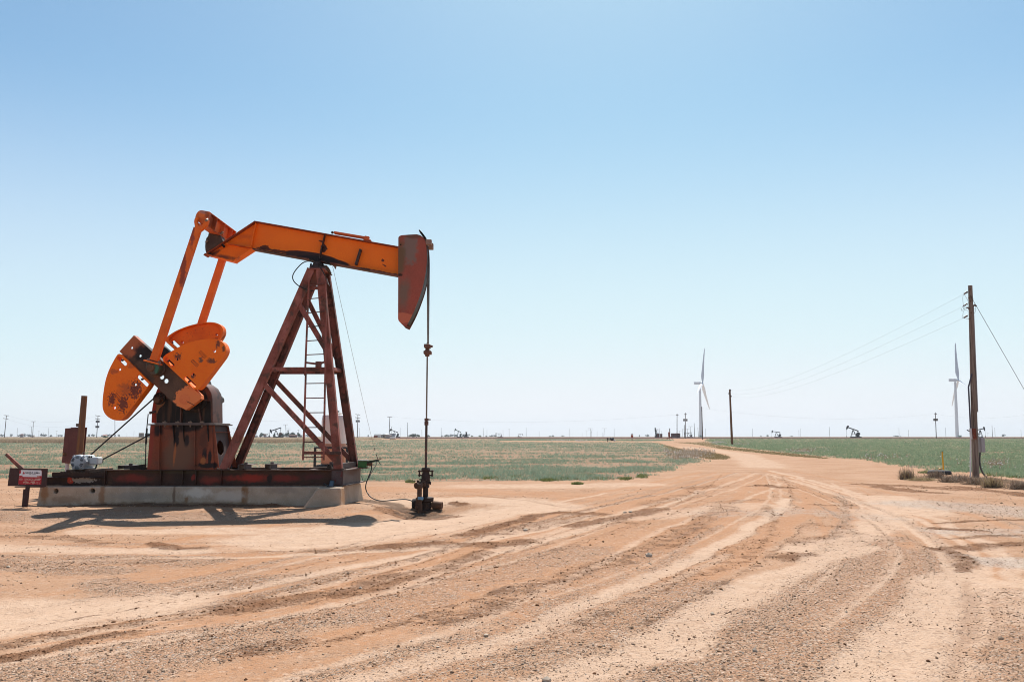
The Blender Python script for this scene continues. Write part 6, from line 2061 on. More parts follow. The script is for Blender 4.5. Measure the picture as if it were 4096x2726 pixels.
mb = MB().tube([pM, pM + dL * .3], .075, 12).tube([pM + dL * .25, pM + dL * .45], .090, 12).tube([pM + dL * .48, pM + dL * .72], .078, 12).tube([pM + dL * .7, pL], .068, 12).tube([pM + dL * .93, pL + dL.normalized() * .02], .085, 8)
mb.build('flow_tee', M_RUSTPIPE, wh)
mb = MB().cyl(pM + dL * .36, pM + dL * .36 + V((0, 0, .12)), .05, None, 10).box(pM + dL * .36 + V((0, 0, .12)), (.16, .05, .03)).cyl(pM + dL * .85, pM + dL * .85 + V((0, 0, .12)), .035, None, 8)
mb.bar(pM + dL * .85 + V((0, 0, .13)), q('s6', 290, 648, WY - .3), .015, .03, (0, 1, 0)).bar(q('s6', 290, 648, WY - .3), q('s6', 165, 648, WY - .35), .015, .035, (0, 1, 0))
mb.build('valve_handle', M_DARKPIPE, wh)
fx_, fy_ = q('s6', 408, 900, WY - .32).x, WY - .32
def fzz(y):
    return q('s6', 408, y, fy_).z
fb = gz2(fx_, fy_) - .1
mb = MB().lathe((fx_, fy_, 0), (0, 0, 1), [(fzz(985), .062), (fzz(795), .062), (fzz(795), .078), (fzz(740), .085), (fzz(705), .06)], 14)
mb.build('flow_line', M_RUSTPIPE, wh)
mb = MB().lathe((fx_, fy_, 0), (0, 0, 1), [(min(fb, fzz(1400)), .062), (fzz(1255), .062), (fzz(1250), .080), (fzz(1130), .080), (fzz(1125), .066), (fzz(1070), .066), (fzz(1060), .080), (fzz(985), .080)], 14)
mb.build('flow_line', M_RUSTPIPE, wh)
MB().bar(q('s6', 372, 1000, fy_ - .08), q('s6', 488, 1008, fy_ - .08), .075, .04, (0, 1, 0)).build('blue_valve_handle', plain('blue_valve_paint', (.16, .30, .42), .4, .2, .2), wh, .008)
mb = MB().tube([V((fx_, fy_, fzz(1190))), q('s6', 330, 1195, fy_ - .05)], .06, 10).tube([q('s6', 350, 1190, fy_), q('s6', 352, 985, fy_ + .05)], .03, 8)
mb.build('check_valve', M_RUSTPIPE, wh)
a_, b_ = q('s6', 620, 1135, WY), q('s6', 880, 1155, WY - .08)
mb = MB().tube([V((WX, WY, a_.z)), a_ + (b_ - a_) * .25], .055, 12)
mb.tube([a_ + (b_ - a_) * .22, a_ + (b_ - a_) * .35, a_ + (b_ - a_) * .85, b_], [.09, .105, .098, .095], 12)
mb.build('side_outlet', M_RUSTPIPE, wh)
a_, b_ = q('s6', 430, 1090, WY), q('s6', 255, 1110, WY - .05)
mb = MB().tube([V((WX, WY, a_.z)), a_], .055, 12).tube([a_ + (b_ - a_) * .2, a_ + (b_ - a_) * .3, b_ + V((.05, 0, 0)), b_], [.09, .12, .125, .11], 12)
mb.build('side_outlet', M_DARKPIPE, wh)

# thin cable from the beam bracket to a stake out in the field
ga, gb_ = q('s5', 1180, 510, Yb + .06), None
stk_ = P(1497, 1790, 98)
gst = V((stk_.x, 98, gz2(stk_.x, 98)))
cbl = MB().tube([ga, ga.lerp(gst + V((0, 0, .25)), .5) + V((0, 0, -.12)), gst + V((0, 0, .25))], [.005, .010, .014], 5).build('cable', M_STEELW, None, 0, 60, ga)
tag(cbl, 'thin steel cable from under the walking beam down to the field', 'cable')
tag(MB().cyl(gst + V((0, 0, -.1)), gst + V((0, 0, .35)), .05, None, 8).build('stake', M_SKIDEND, None, 0, 40, gst), 'small grey stake in the wheat at the lower end of the thin cable', 'stake')

# ------------------------------------------------------------------ near utility pole
Yu = 33.6
uT, uB = P(3881, 1142, Yu), P(3903.5, 1906, Yu)
uB.z = gz2(uB.x, Yu)
up_ = thing('utility_pole', uB, 'tall weathered wooden utility pole with meter boxes, nearest pole right of the road', 'utility pole')
t = NT('grey_brown_pole_wood', .9, .1)
sv = t.mapping(t.pos(), (22, 22, .55))
wd_ = t.noise(1.0, 7, sv, .65)
pc = t.ramp(wd_, [(.30, (.06, .043, .036)), (.48, (.205, .155, .128)), (.62, (.26, .205, .172)), (.75, (.34, .28, .24))])
sz = t.n.new('ShaderNodeSeparateXYZ')
t.l.new(t.pos(), sz.inputs[0])
cr = t.noise(1.0, 4, t.mapping(t.pos(), (14, 14, .25), (3, 1, 0)))
pc = t.mix(t.math('MULTIPLY', t.range(cr, .60, .66), .8), pc, (.04, .028, .024))
M_POLE = t.color(pc)
t.bump(wd_, .5, .015)
def on_pole(v, dx=0.0, dy=0.0):
    f = (v - 1142) / (1906 - 1142)
    p = uT.lerp(uB, f)
    return p + V((dx, dy, 0))
rt_, rb_ = .082, .132
MB().tube([uT + V((0, 0, .0)), uT.lerp(uB, .35), uT.lerp(uB, .7), uB, uB + V((0, 0, -.3))], [rt_, .100, .118, rb_, rb_], 18).build('pole_shaft', M_POLE, up_)
mb = MB().tube([on_pole(1226, rt_ + .035, .02), on_pole(1420, .138, .02), on_pole(1650, .155, .0)], .024, 8)
mb.build('conduit', plain('grey_conduit', (.30, .27, .28), .5, .2, .12), up_)
mb = MB().tube([on_pole(1226, rt_ + .03, .02), on_pole(1221, rt_ + .06, 0), on_pole(1226, rt_ + .16, -.02)], [.03, .045, .03], 8)
mb.build('weather_head', M_SKIDEND, up_)
xmb = q('s8', 530, 300, Yu - .12)
mb = MB().tube([V((xmb.x, Yu - .10, q('s8', 530, 200, Yu).z)), V((xmb.x + .03, Yu - .1, q('w2', 745, 1170, Yu).z)), on_pole(1500, -.09, -.08)], .032, 8)
mb.build('service_riser', plain('dark_riser_pipe', (.07, .06, .08), .4, .3, .2), up_)
MB().box2(q('s8', 483, 200, Yu).x, q('s8', 580, 200, Yu).x, Yu - .22, Yu - .04, q('s8', 500, 470, Yu).z, q('s8', 500, 200, Yu).z).build('rusty_meter_box', metal_paint('rusty_meter_paint', (.20, .045, .022), (.13, .035, .022), None, (.34, .30, .28), (0, 0, 0), [], .6, (.10, .03, .02), .66, .60), up_, .01)
MB().box2(q('s8', 458, 200, Yu).x, q('s8', 481, 200, Yu).x, Yu - .20, Yu - .06, q('s8', 470, 472, Yu).z, q('s8', 470, 198, Yu).z).build('meter_cover', plain('pale_meter_cover', (.52, .50, .52), .4, .3, .1), up_, .006)
MB().tube([q('s8', 482, 268, Yu - .15), q('s8', 430, 245, Yu - .17)], .024, 8).build('switch_handle', M_RUBBER, up_)
xwp = q('s8', 510, 900, Yu - .1)
MB().tube([V((q('s8', 518, 480, Yu - .1).x, Yu - .1, q('s8', 518, 474, Yu - .1).z)), V((q('s8', 508, 1415, Yu - .1).x, Yu - .1, gz2(xwp.x, Yu - .1) - .1))], .030, 10).build('white_conduit', plain('white_pvc', (.66, .63, .64), .4, 0, .06), up_)
MB().box2(q('s8', 735, 430, Yu).x, q('s8', 825, 430, Yu).x, Yu - .12, Yu + .12, q('s8', 780, 798, Yu).z, q('s8', 780, 425, Yu).z).build('grey_panel_box', plain('grey_panel_paint', (.34, .32, .34), .45, .2, .06), up_, .008)
hs_ = spline([q('s8', 755, 800, Yu), q('s8', 748, 900, Yu), q('s8', 745, 1040, Yu), q('s8', 768, 1190, Yu), q('s8', 820, 1310, Yu), q('s8', 875, 1385, Yu - .05), q('s8', 925, 1428, Yu - .1)], 5)
MB().tube(hs_, .033, 10).build('flexible_hose', plain('grey_hose', (.095, .085, .085), .6, 0, .2), up_)
M_INS = plain('brown_insulator', (.10, .065, .055), .3, 0, .2)
def insul(p, r_, nm='insulator'):
    d = (r_ - p)
    m = MB().tube([p, r_], .009, 6)
    for f in (.25, .5, .75):
        c_ = p + d * f
        m.lathe(c_ - d.normalized() * .012, d, [(0, .018), (.008, .045), (.022, .045), (.028, .018)], 10)
    return m.build(nm, M_INS, up_)
WE = []
for x0, y0, x1, y1 in ((775, 405, 650, 482), (775, 700, 622, 795), (770, 1000, 645, 1080)):
    a_, b_ = q('s7', x0, y0, Yu - .04), q('s7', x1, y1, Yu - .04)
    insul(a_, b_)
    WE.append(b_)
gA, gB = q('s7', 830, 510, Yu - .09), q('s7', 900, 645, Yu - .09)
insul(gA, gB)
mb = MB()
for pts in (((670, 485), (720, 560), (765, 645)), ((650, 490), (633, 570), (640, 680), (652, 770)), ((640, 800), (680, 855), (760, 892)), ((600, 830), (615, 900), (670, 830), (740, 815)), ((680, 865), (645, 930), (635, 1010), (615, 1062), (645, 1078)), ((670, 1072), (720, 1092), (775, 1088)),
            ((905, 655), (945, 740), (962, 850), (940, 930), (920, 960)), ((930, 860), (955, 830))):
    mb.tube(spline([q('s7', x, y, Yu - .1) for x, y in pts], 4), .006, 5)
mb.each('jumper_wire', M_STEELW, up_, 0, 40, 1)
mb = MB()
for x, y in ((830, 368), (838, 672), (858, 960), (808, 1118), (795, 872), (795, 588)):
    p = on_pole(zp('s7', x, y)[1])
    xx = q('s7', x, y, Yu - .12).x
    mb.cyl((xx, Yu - .13, p.z), (xx, Yu - .06, p.z), .022, None, 6)
mb.box(q('s7', 760, 815, Yu - .05), (.10, .06, .05))
mb.build('pole_bolt', M_RUSTPIPE, up_)
# guy wire to an anchor outside the frame on the right
anc = V((gB.x + 3.55, Yu - .3, gz2(gB.x + 3.55, Yu - .3)))
tag(MB().tube([gB, anc], .009, 6).build('guy_wire', M_STEELW, None, 0, 60, anc), 'steel guy wire running from the near utility pole down to the right', 'guy wire')

M_WIREL = plain('bright_aluminium_wire', (.42, .43, .45), .5, .2, .1)
# second pole of that line and the three conductors
M_POLED = plain('dark_far_pole', (.105, .068, .055), .9, 0, .25, 3)
p2t, p2b = P(2919, 1556, 152), P(2928.5, 1779, 152)
p2b.z = gz2(p2b.x, 152)
up2 = thing('utility_pole', p2b, 'bare leaning wooden pole standing at the road bend right of the middle wind turbine', 'utility pole', 'poles of the line along the road')
MB().tube([p2t, p2b + V((0, 0, -.3))], [.16, .24], 12).build('pole_shaft', M_TIMBER, up2)
mb = MB()
for x, y in ((1010, 660), (990, 700), (1018, 735)):
    p = q('w1', x, y, 151.8)
    mb.lathe(p - V((0, 0, .12)), (0, 0, 1), [(0, .05), (.06, .16), (.2, .12), (.26, .05)], 8)
mb.build('insulator', M_INS, up2)
W2 = [q('w1', x, y, 152) for x, y in ((1012, 658), (1012, 700), (1018, 736))]
lab = ['uppermost of the three thin wires strung left from the near utility pole', 'middle one of the three thin wires strung left from the near utility pole', 'lowest of the three thin wires strung left from the near utility pole']
SPC = []
for i in range(3):
    a_, b_ = WE[i], W2[i]
    pts = []
    for j in range(29):
        f = j / 28
        p = a_.lerp(b_, f)
        p.z -= 4 * f * (1 - f) * 1.3
        pts.append(p)
    rr2 = [.003 + .004 * j / 28 for j in range(29)]
    tag(MB().tube(pts, rr2, 5).build('power_line', M_WIREL, None, 0, 60, a_), lab[i], 'power line', 'wires of the near utility pole')

# ------------------------------------------------------------------ marker post, tyre
mp0 = G(3775, 1886)
mk = thing('marker_post', mp0, 'slim yellow marker post standing beside the half buried tyre', 'marker post')
s_ = mp0.y / FPX
MB().box((mp0.x - .01, mp0.y, mp0.z + 39 * s_), (.062, .045, 79 * s_)).build('post', plain('yellow_marker', (.72, .36, .015), .45, 0, .08), mk, .012)
MB().box((mp0.x - .01, mp0.y, mp0.z + 79.5 * s_), (.064, .047, .02)).build('post_cap', M_RUBBER, mk, .004)
vp = G(3762, 1888)
vb = thing('pipeline_valve', vp, 'small yellow capped pipe riser left of the yellow marker post', 'valve')
MB().lathe((vp.x, vp.y, vp.z), (0, 0, 1), [(0, .04), (.12, .04), (.13, .075), (.20, .07), (.23, .03)], 12).build('riser', plain('ochre_valve', (.48, .30, .08), .5), vb)
MB().bar((vp.x - .1, vp.y, vp.z + .18), (vp.x + .1, vp.y, vp.z + .20), .03, .03).build('valve_handle', plain('ochre_handle', (.45, .28, .08), .5), vb)
tp = G(3764, 1896)
ty = thing('tyre', (tp.x, tp.y + .1, tp.z), 'half buried black tyre around the foot of the yellow marker post', 'tyre')
ring = []
for i in range(33):
    a = i / 32 * 2 * math.pi
    ring.append(V((tp.x + math.cos(a) * .38, tp.y + .12 + math.sin(a) * .34, tp.z + .06)))
MB().tube(ring, .12, 12, False).build('tyre_ring', plain('sun_worn_tyre', (.035, .037, .040), .75, 0, .3, 20), ty)
# ------------------------------------------------------------------ wind turbines
M_TURB = plain('turbine_white_paint', (.56, .56, .60), .45, 0, .03, .2)

def turbine(uh, vh, vbase, ubase, top_u, delta, label, c=.40):
    Yw_ = 80 * FPX / (vbase - vh)
    h = P(uh, vh, Yw_)
    b = P(ubase, vbase, Yw_)
    tt = P(top_u, vh + 6, Yw_)
    root = thing('wind_turbine', (b.x, Yw_, 1.0), label, 'wind turbine', 'white wind turbines on the horizon')
    MB().tube([V((b.x, Yw_, .8)), b.lerp(tt, .5), tt], [2.35, 2.0, 1.35], 20).build('tower', M_TURB, root)
    s = math.sqrt(1 - c * c)
    n = V((s, -c, 0))
    hd = V((c, s, 0))
    tower_top = tt
    hubp = h
    nb = MB()
    back = hubp - n * 11.5
    nb.bar(hubp - n * 1.8 + V((0, 0, .2)), back + V((0, 0, .3)), 3.3, 3.6, (0, 0, 1), 3.0, 4.0)
    nb.build('nacelle', M_TURB, root, .3)
    MB().lathe(hubp - n * 1.8, n, [(0, 1.7), (1.6, 1.75), (3.0, 1.2), (3.7, .3)], 18).build('hub', M_TURB, root)
    Rb = 55.0
    for k in range(3):
        a = R(delta + 120 * k)
        d = V((0, 0, math.cos(a))) + hd * math.sin(a)
        tang = n.cross(d).normalized()
        secs = []
        vs, fs = [], []
        m_ = 10
        for i, (f, ch, th, tw) in enumerate(((.02, 1.9, 1.9, 88), (.06, 2.0, 1.8, 85), (.14, 3.2, 1.2, 80), (.22, 4.0, .9, 76), (.4, 3.0, .6, 72), (.6, 2.3, .45, 70), (.8, 1.7, .3, 68), (.95, 1.1, .2, 66), (1.0, .35, .1, 66))):
            cc_ = hubp + d * (Rb * f) + n * (1.2 + 2.2 * f * f)
            ct = tang * math.cos(R(tw)) + n * math.sin(R(tw))
            cn = n * math.cos(R(tw)) - tang * math.sin(R(tw))
            for j in range(m_):
                t_ = 2 * math.pi * j / m_
                vs.append(cc_ + ct * (1.2 * ch * (.5 * math.cos(t_) - .15)) + cn * (th * .5 * math.sin(t_)))
        for i in range(8):
            for j in range(m_):
                fs.append((i * m_ + j, i * m_ + (j + 1) % m_, (i + 1) * m_ + (j + 1) % m_, (i + 1) * m_ + j))
        fs.append(tuple(8 * m_ + j for j in range(m_)))
        MB().add(vs, fs).build('blade', M_TURB, root, 0, 60)
    return root

turbine(2808, 1532, 1746, 2803, 2799.5, 12.6, 'white wind turbine behind the poles near the middle of the horizon')
turbine(3831, 1520, 1747, 3829, 3820.5, 10.5, 'white wind turbine just left of the near utility pole', .2)

# ------------------------------------------------------------------ far utility poles
M_FP = plain('far_pole_wood', (.115, .080, .068), .9, 0, .2, 1)
M_FPG = plain('far_grey_pole', (.24, .235, .25), .9, 0, .1, 1)
M_TRF = plain('far_transformer', (.22, .22, .23), .5, .2, .1)

def far_pole(k, xt, yt, xb, yb, kind, label, hgt=11.0, grp='utility poles along the horizon', mat=None):
    ut, vt = zp(k, xt, yt)
    ub, vb = zp(k, xb, yb)
    Yp_ = hgt * FPX / max(1750 - vt, 8)
    Yp_ = min(max(Yp_, 250), 2600)
    t_, b_ = P(ut, vt, Yp_), P(ub, vb, Yp_)
    gzv = gz2(b_.x, Yp_)
    b_ = t_ + (b_ - t_) * ((t_.z - gzv) / max(t_.z - b_.z, .1)) if t_.z - b_.z > .5 else V((b_.x, Yp_, gzv))
    b_.z = gzv
    H = t_.z - b_.z
    rad = max(.15, H * .014)
    lean = (t_ - b_) / H
    if kind == 'n' or kind == 'g':
        o = MB().tube([b_ + V((0, 0, -.2)), t_], [rad * 1.15, rad * .8], 8).build('utility_pole', mat or (M_FPG if kind == 'g' else M_FP), None, 0, 60, b_)
        return tag(o, label, 'utility pole', grp)
    root = thing('utility_pole', b_, label, 'utility pole', grp)
    MB().tube([b_ + V((0, 0, -.2)), t_], [rad * 1.15, rad * .8], 8).build('pole_shaft', mat or M_FP, root)
    def arm(f, wpx, tilt=0.0):
        c_ = b_.lerp(t_, f)
        w = wpx * Yp_ / FPX
        MB().bar(c_ + V((-w / 2, -rad * 1.3, tilt)), c_ + V((w / 2, -rad * 1.3, -tilt)), max(.16, rad * .8), max(.14, rad * .7), (0, 1, 0)).build('crossarm', mat or M_FP, root)
        m_ = MB()
        for s in (-1, -.45, .45, 1):
            p = c_ + V((s * w * .48, -rad * 1.3, -tilt * s))
            m_.tube([p, p + V((0, 0, .35))], max(.06, rad * .3), 6)
        m_.build('insulator', M_INS, root)
    if 'a' in kind:
        arm(.985, 18 if 'w' not in kind else 26)
    if 'b' in kind:
        arm(.985, 18, .12)
        arm(.845, 19, .15)
    if 's' in kind:
        arm(.93, 9)
    if 't' in kind:
        for f in ((.72,) if 'u' not in kind else (.74, .50)):
            c_ = b_.lerp(t_, f)
            for s in (-1, 1):
                p = c_ + V((s * (rad + .42), 0, 0))
                MB().lathe(p - V((0, 0, .55)), (0, 0, 1), [(0, .34), (.08, .38), (1.0, .38), (1.1, .2)], 10).build('transformer', M_TRF, root)
    return root

L_ = far_pole
L_('h1', 152, 118, 103, 625, 'b', 'leaning double crossarm pole nearest the left edge of the photo')
L_('h1', 788, 262, 768, 630, 'a', 'taller of the two close crossarm poles left of the control cabinet')
L_('h1', 745, 380, 732, 625, 'a', 'shorter of the two close crossarm poles left of the control cabinet')
L_('h1', 409, 415, 402, 605, 'n', 'bare short pole between the double crossarm pole and the close pair on the left')
L_('h1', 918, 485, 913, 615, 's', 'small faint pole just right of the close pair of crossarm poles')
L_('h1', 1148, 415, 1138, 600, 'g', 'faint grey bare mast left of the control cabinet')
L_('h1', 1340, 480, 1333, 600, 's', 'small faint crossarm pole immediately left of the control cabinet')
L_('h1', 548, 535, 545, 615, 'n', 'tiny bare pole beside the reddish far house on the left')
L_('h1', 1024, 520, 1020, 615, 'n', 'tiny bare pole beside the dark far tree on the left')
L_('h2', 248, 125, 215, 640, 'btu', 'tall pole with four transformers between the control post and the lower counterweight')
L_('h2', 645, 190, 648, 640, 'n', 'bare pole seen below the tip of the lower counterweight')
L_('h2', 1097, 475, 1092, 625, 'n', 'thin pole left of the tan tank, seen between the two belts')
L_('h2', 930, 530, 926, 625, 'n', 'tiny pole seen between the two drive belts')
L_('h3', 508, 425, 503, 620, 'a', 'crossarm pole seen just left of the near rear samson leg')
L_('h3', 719, 440, 727, 620, 'n', 'bare pole seen between the two rear samson legs')
L_('h3', 1038, 445, 1038, 640, 'n', 'bare pole seen just right of the far rear samson leg')
L_('h3', 293, 410, 293, 615, 'g', 'faint grey mast just right of the gearbox stand')
L_('h3', 1720, 335, 1742, 640, 'a', 'leaning crossarm pole right of the dark far pump jack with its head down')
L_('h3', 1780, 425, 1785, 620, 'bt', 'transformer pole in front of the dense trees seen under the brace')
L_('h3', 2022, 455, 2022, 612, 's', 'small pole by the round trees just left of the ladder')
L_('h4', 481, 95, 466, 632, 'bt', 'double crossarm transformer pole right of the white chemical tank')
L_('h4', 1232, 150, 1213, 675, 'a', 'leaning crossarm pole at the front of the grey metal shed')
L_('h4', 1645, 285, 1652, 668, 'n', 'bare pole between the grey metal shed and the wellhead rod')
L_('h4', 1985, 455, 1990, 615, 'n', 'short bare pole just left of the wellhead rod')
L_('h4', 1478, 415, 1475, 600, 'g', 'faint grey mast right of the pump jack behind the shed')
L_('h4', 1275, 380, 1278, 620, 'n', 'thin pole rising behind the head of the pump jack by the shed')
L_('h4', 515, 415, 515, 615, 'g', 'faint grey mast just right of the double crossarm transformer pole')
L_('h5', 307, 330, 307, 490, 'g', 'faint grey mast between the wellhead rod and the green far pump jack')
L_('h5', 1100, 335, 1100, 490, 'g', 'faint grey mast right of the green far pump jack, left one of a close pair')
L_('h5', 1168, 362, 1168, 495, 'n', 'thin dark pole right of the green far pump jack, right one of a close pair')
L_('h5', 1470, 365, 1472, 500, 'n', 'dashed looking pole just right of the level beam far pump jack')
L_('h5', 1586, 350, 1586, 500, 's', 'thin pole midway between the two small level beam pump jacks')
L_('h5', 1908, 330, 1908, 495, 'g', 'faint grey mast right of the small pump jack facing right')
L_('h5', 2153, 390, 2153, 495, 'g', 'short faint mast alone above the bare middle of the horizon')
L_('h6', 372, 340, 374, 497, 'g', 'faint grey mast left of the group of poles above the field equipment')
L_('h6', 605, 410, 605, 497, 'g', 'short faint mast left of the small T shaped pole in mid horizon')
L_('h6', 695, 380, 695, 500, 'a', 'small T shaped pole in mid horizon')
L_('h6', 766, 340, 766, 497, 'b', 'taller of two close poles in mid horizon, right of the T shaped pole')
L_('h6', 782, 385, 782, 495, 't', 'shorter transformer pole touching the taller one in mid horizon')
L_('h6', 889, 390, 887, 500, 'n', 'stubby bare pole in mid horizon left of the leaning T pole')
L_('h6', 1025, 340, 1015, 500, 'a', 'leaning T pole in mid horizon above the field equipment')
L_('h6', 990, 415, 990, 498, 'g', 'tiny mast just left of the leaning T pole in mid horizon')
L_('h6', 1210, 340, 1210, 500, 'g', 'faint grey mast between the leaning T pole and the red control box')
RG = 'utility poles at the road bend'
L_('h7', 1008, 415, 1005, 1235, 's', 'dark pole with one small crossarm in front of the rusty tanks', 11, RG)
L_('h7', 1268, 390, 1266, 1245, 'st', 'dark stepped pole with transformers right of the rusty tanks', 11, RG)
L_('h7', 1234, 770, 1240, 1225, 'n', 'short brown pole touching the left side of the stepped transformer pole', 7, RG)
L_('h7', 1420, 820, 1430, 1180, 'a', 'wide T pole left of the middle wind turbine, the taller one', 10, RG)
L_('h7', 1330, 890, 1330, 1160, 'a', 'wide T pole left of the middle wind turbine, the shorter one', 10, RG)
L_('h7', 1544, 715, 1560, 1190, 'n', 'bare leaning pole just left of the middle wind turbine', 9, RG)
L_('h7', 1660, 850, 1682, 1150, 'n', 'thin leaning pole touching the left side of the middle wind turbine tower', 9, RG)
L_('h7', 1783, 200, 1812, 1295, 'n', 'tall dark leaning pole in front of the middle wind turbine tower', 11, RG)
L_('h7', 1903, 880, 1908, 1150, 'g', 'faint grey mast right of the middle wind turbine tower', 11, RG)
L_('h7', 1085, 955, 1088, 1150, 'a', 'small T pole above the right end of the rusty tanks', 11, RG)
L_('h7', 1183, 900, 1185, 1160, 's', 'thin pole right of the rusty tanks', 11, RG)
L_('h7', 455, 880, 458, 1150, 'g', 'faint grey mast above the left red tank', 11, RG)
L_('h7', 512, 960, 514, 1150, 'g', 'faint grey mast above the right red tank', 11, RG)
L_('h9', 22, 155, 22, 230, 'g', 'faint grey mast between the road bend pole and the far pump jack on its right')
L_('h9', 432, 155, 432, 230, 'g', 'faint mast right of the small far pump jack, right one of a close pair')
L_('h9', 420, 170, 421, 230, 'n', 'thin mast right of the small far pump jack, left one of a close pair')
L_('h9', 682, 143, 686, 232, 'n', 'dark thin pole midway between the two far pump jacks on the right')
L_('h9', 1280, 150, 1283, 230, 'g', 'faint mast beside the far bushes on the right')
L_('h9', 1363, 165, 1363, 230, 'n', 'thin pole right of the far bushes on the right')
L_('h8', 825, 35, 843, 490, 'st', 'dark transformer pole left of the right hand wind turbine')
L_('h8', 1000, 300, 1008, 460, 'g', 'faint mast between the transformer pole and the right hand wind turbine')
L_('h8', 1803, 257, 1815, 470, 'n', 'bare dark pole right of the near utility pole')
L_('h8', 1850, 300, 1858, 460, 'g', 'faint mast just right of the bare dark pole beyond the near utility pole')
L_('h8', 1732, 390, 1734, 460, 's', 'small dark pole beside the far pump jack behind the near utility pole')
L_('h8', 2303, 330, 2308, 460, 'n', 'thin pole nearest the right edge of the photo')

# slack wires between some of the far poles
def far_wire(k0, x0, y0, Y0, k1, x1, y1, Y1, sag, label, r=.03):
    a_, b_ = q(k0, x0, y0, Y0), q(k1, x1, y1, Y1)
    pts = []
    for j in range(21):
        f = j / 20
        p = a_.lerp(b_, f)
        p.z -= 4 * f * (1 - f) * sag
        pts.append(p)
    tag(MB().tube(pts, r, 4).build('power_line', M_WIREL, None, 0, 60, a_), label, 'power line', 'slack wires between the far poles')
far_wire('h4', 490, 325, 372, 'h4', 1640, 300, 570, 7.0, 'slack wire between the double crossarm transformer pole and the bare pole past the shed', .016)
far_wire('h1', 160, 120, 390, 'h2', 240, 128, 394, 3.2, 'upper wire strung from the leftmost double crossarm pole to the four transformer pole', .016)
far_wire('h1', 150, 198, 390, 'h2', 235, 208, 394, 4.0, 'lower wire strung from the leftmost double crossarm pole to the four transformer pole', .016)
far_wire('h4', 1232, 150, 412, 'h7', 1008, 450, 342, 3.0, 'long wire strung across the middle sky from the shed pole to the rusty tank pole', .016)
far_wire('h2', 250, 128, 394, 'h4', 470, 120, 372, 3.0, 'long wire strung behind the pump jack from the four transformer pole', .016)
far_wire('h8', 830, 60, 346, 'h8', 2600, 40, 300, 2.0, 'wire running right from the dark transformer pole past the right hand wind turbine', .016)
far_wire('h7', 1800, 250, 292, 'h8', 825, 60, 346, 3.0, 'long wire strung across the right sky from the tall dark leaning pole', .016)

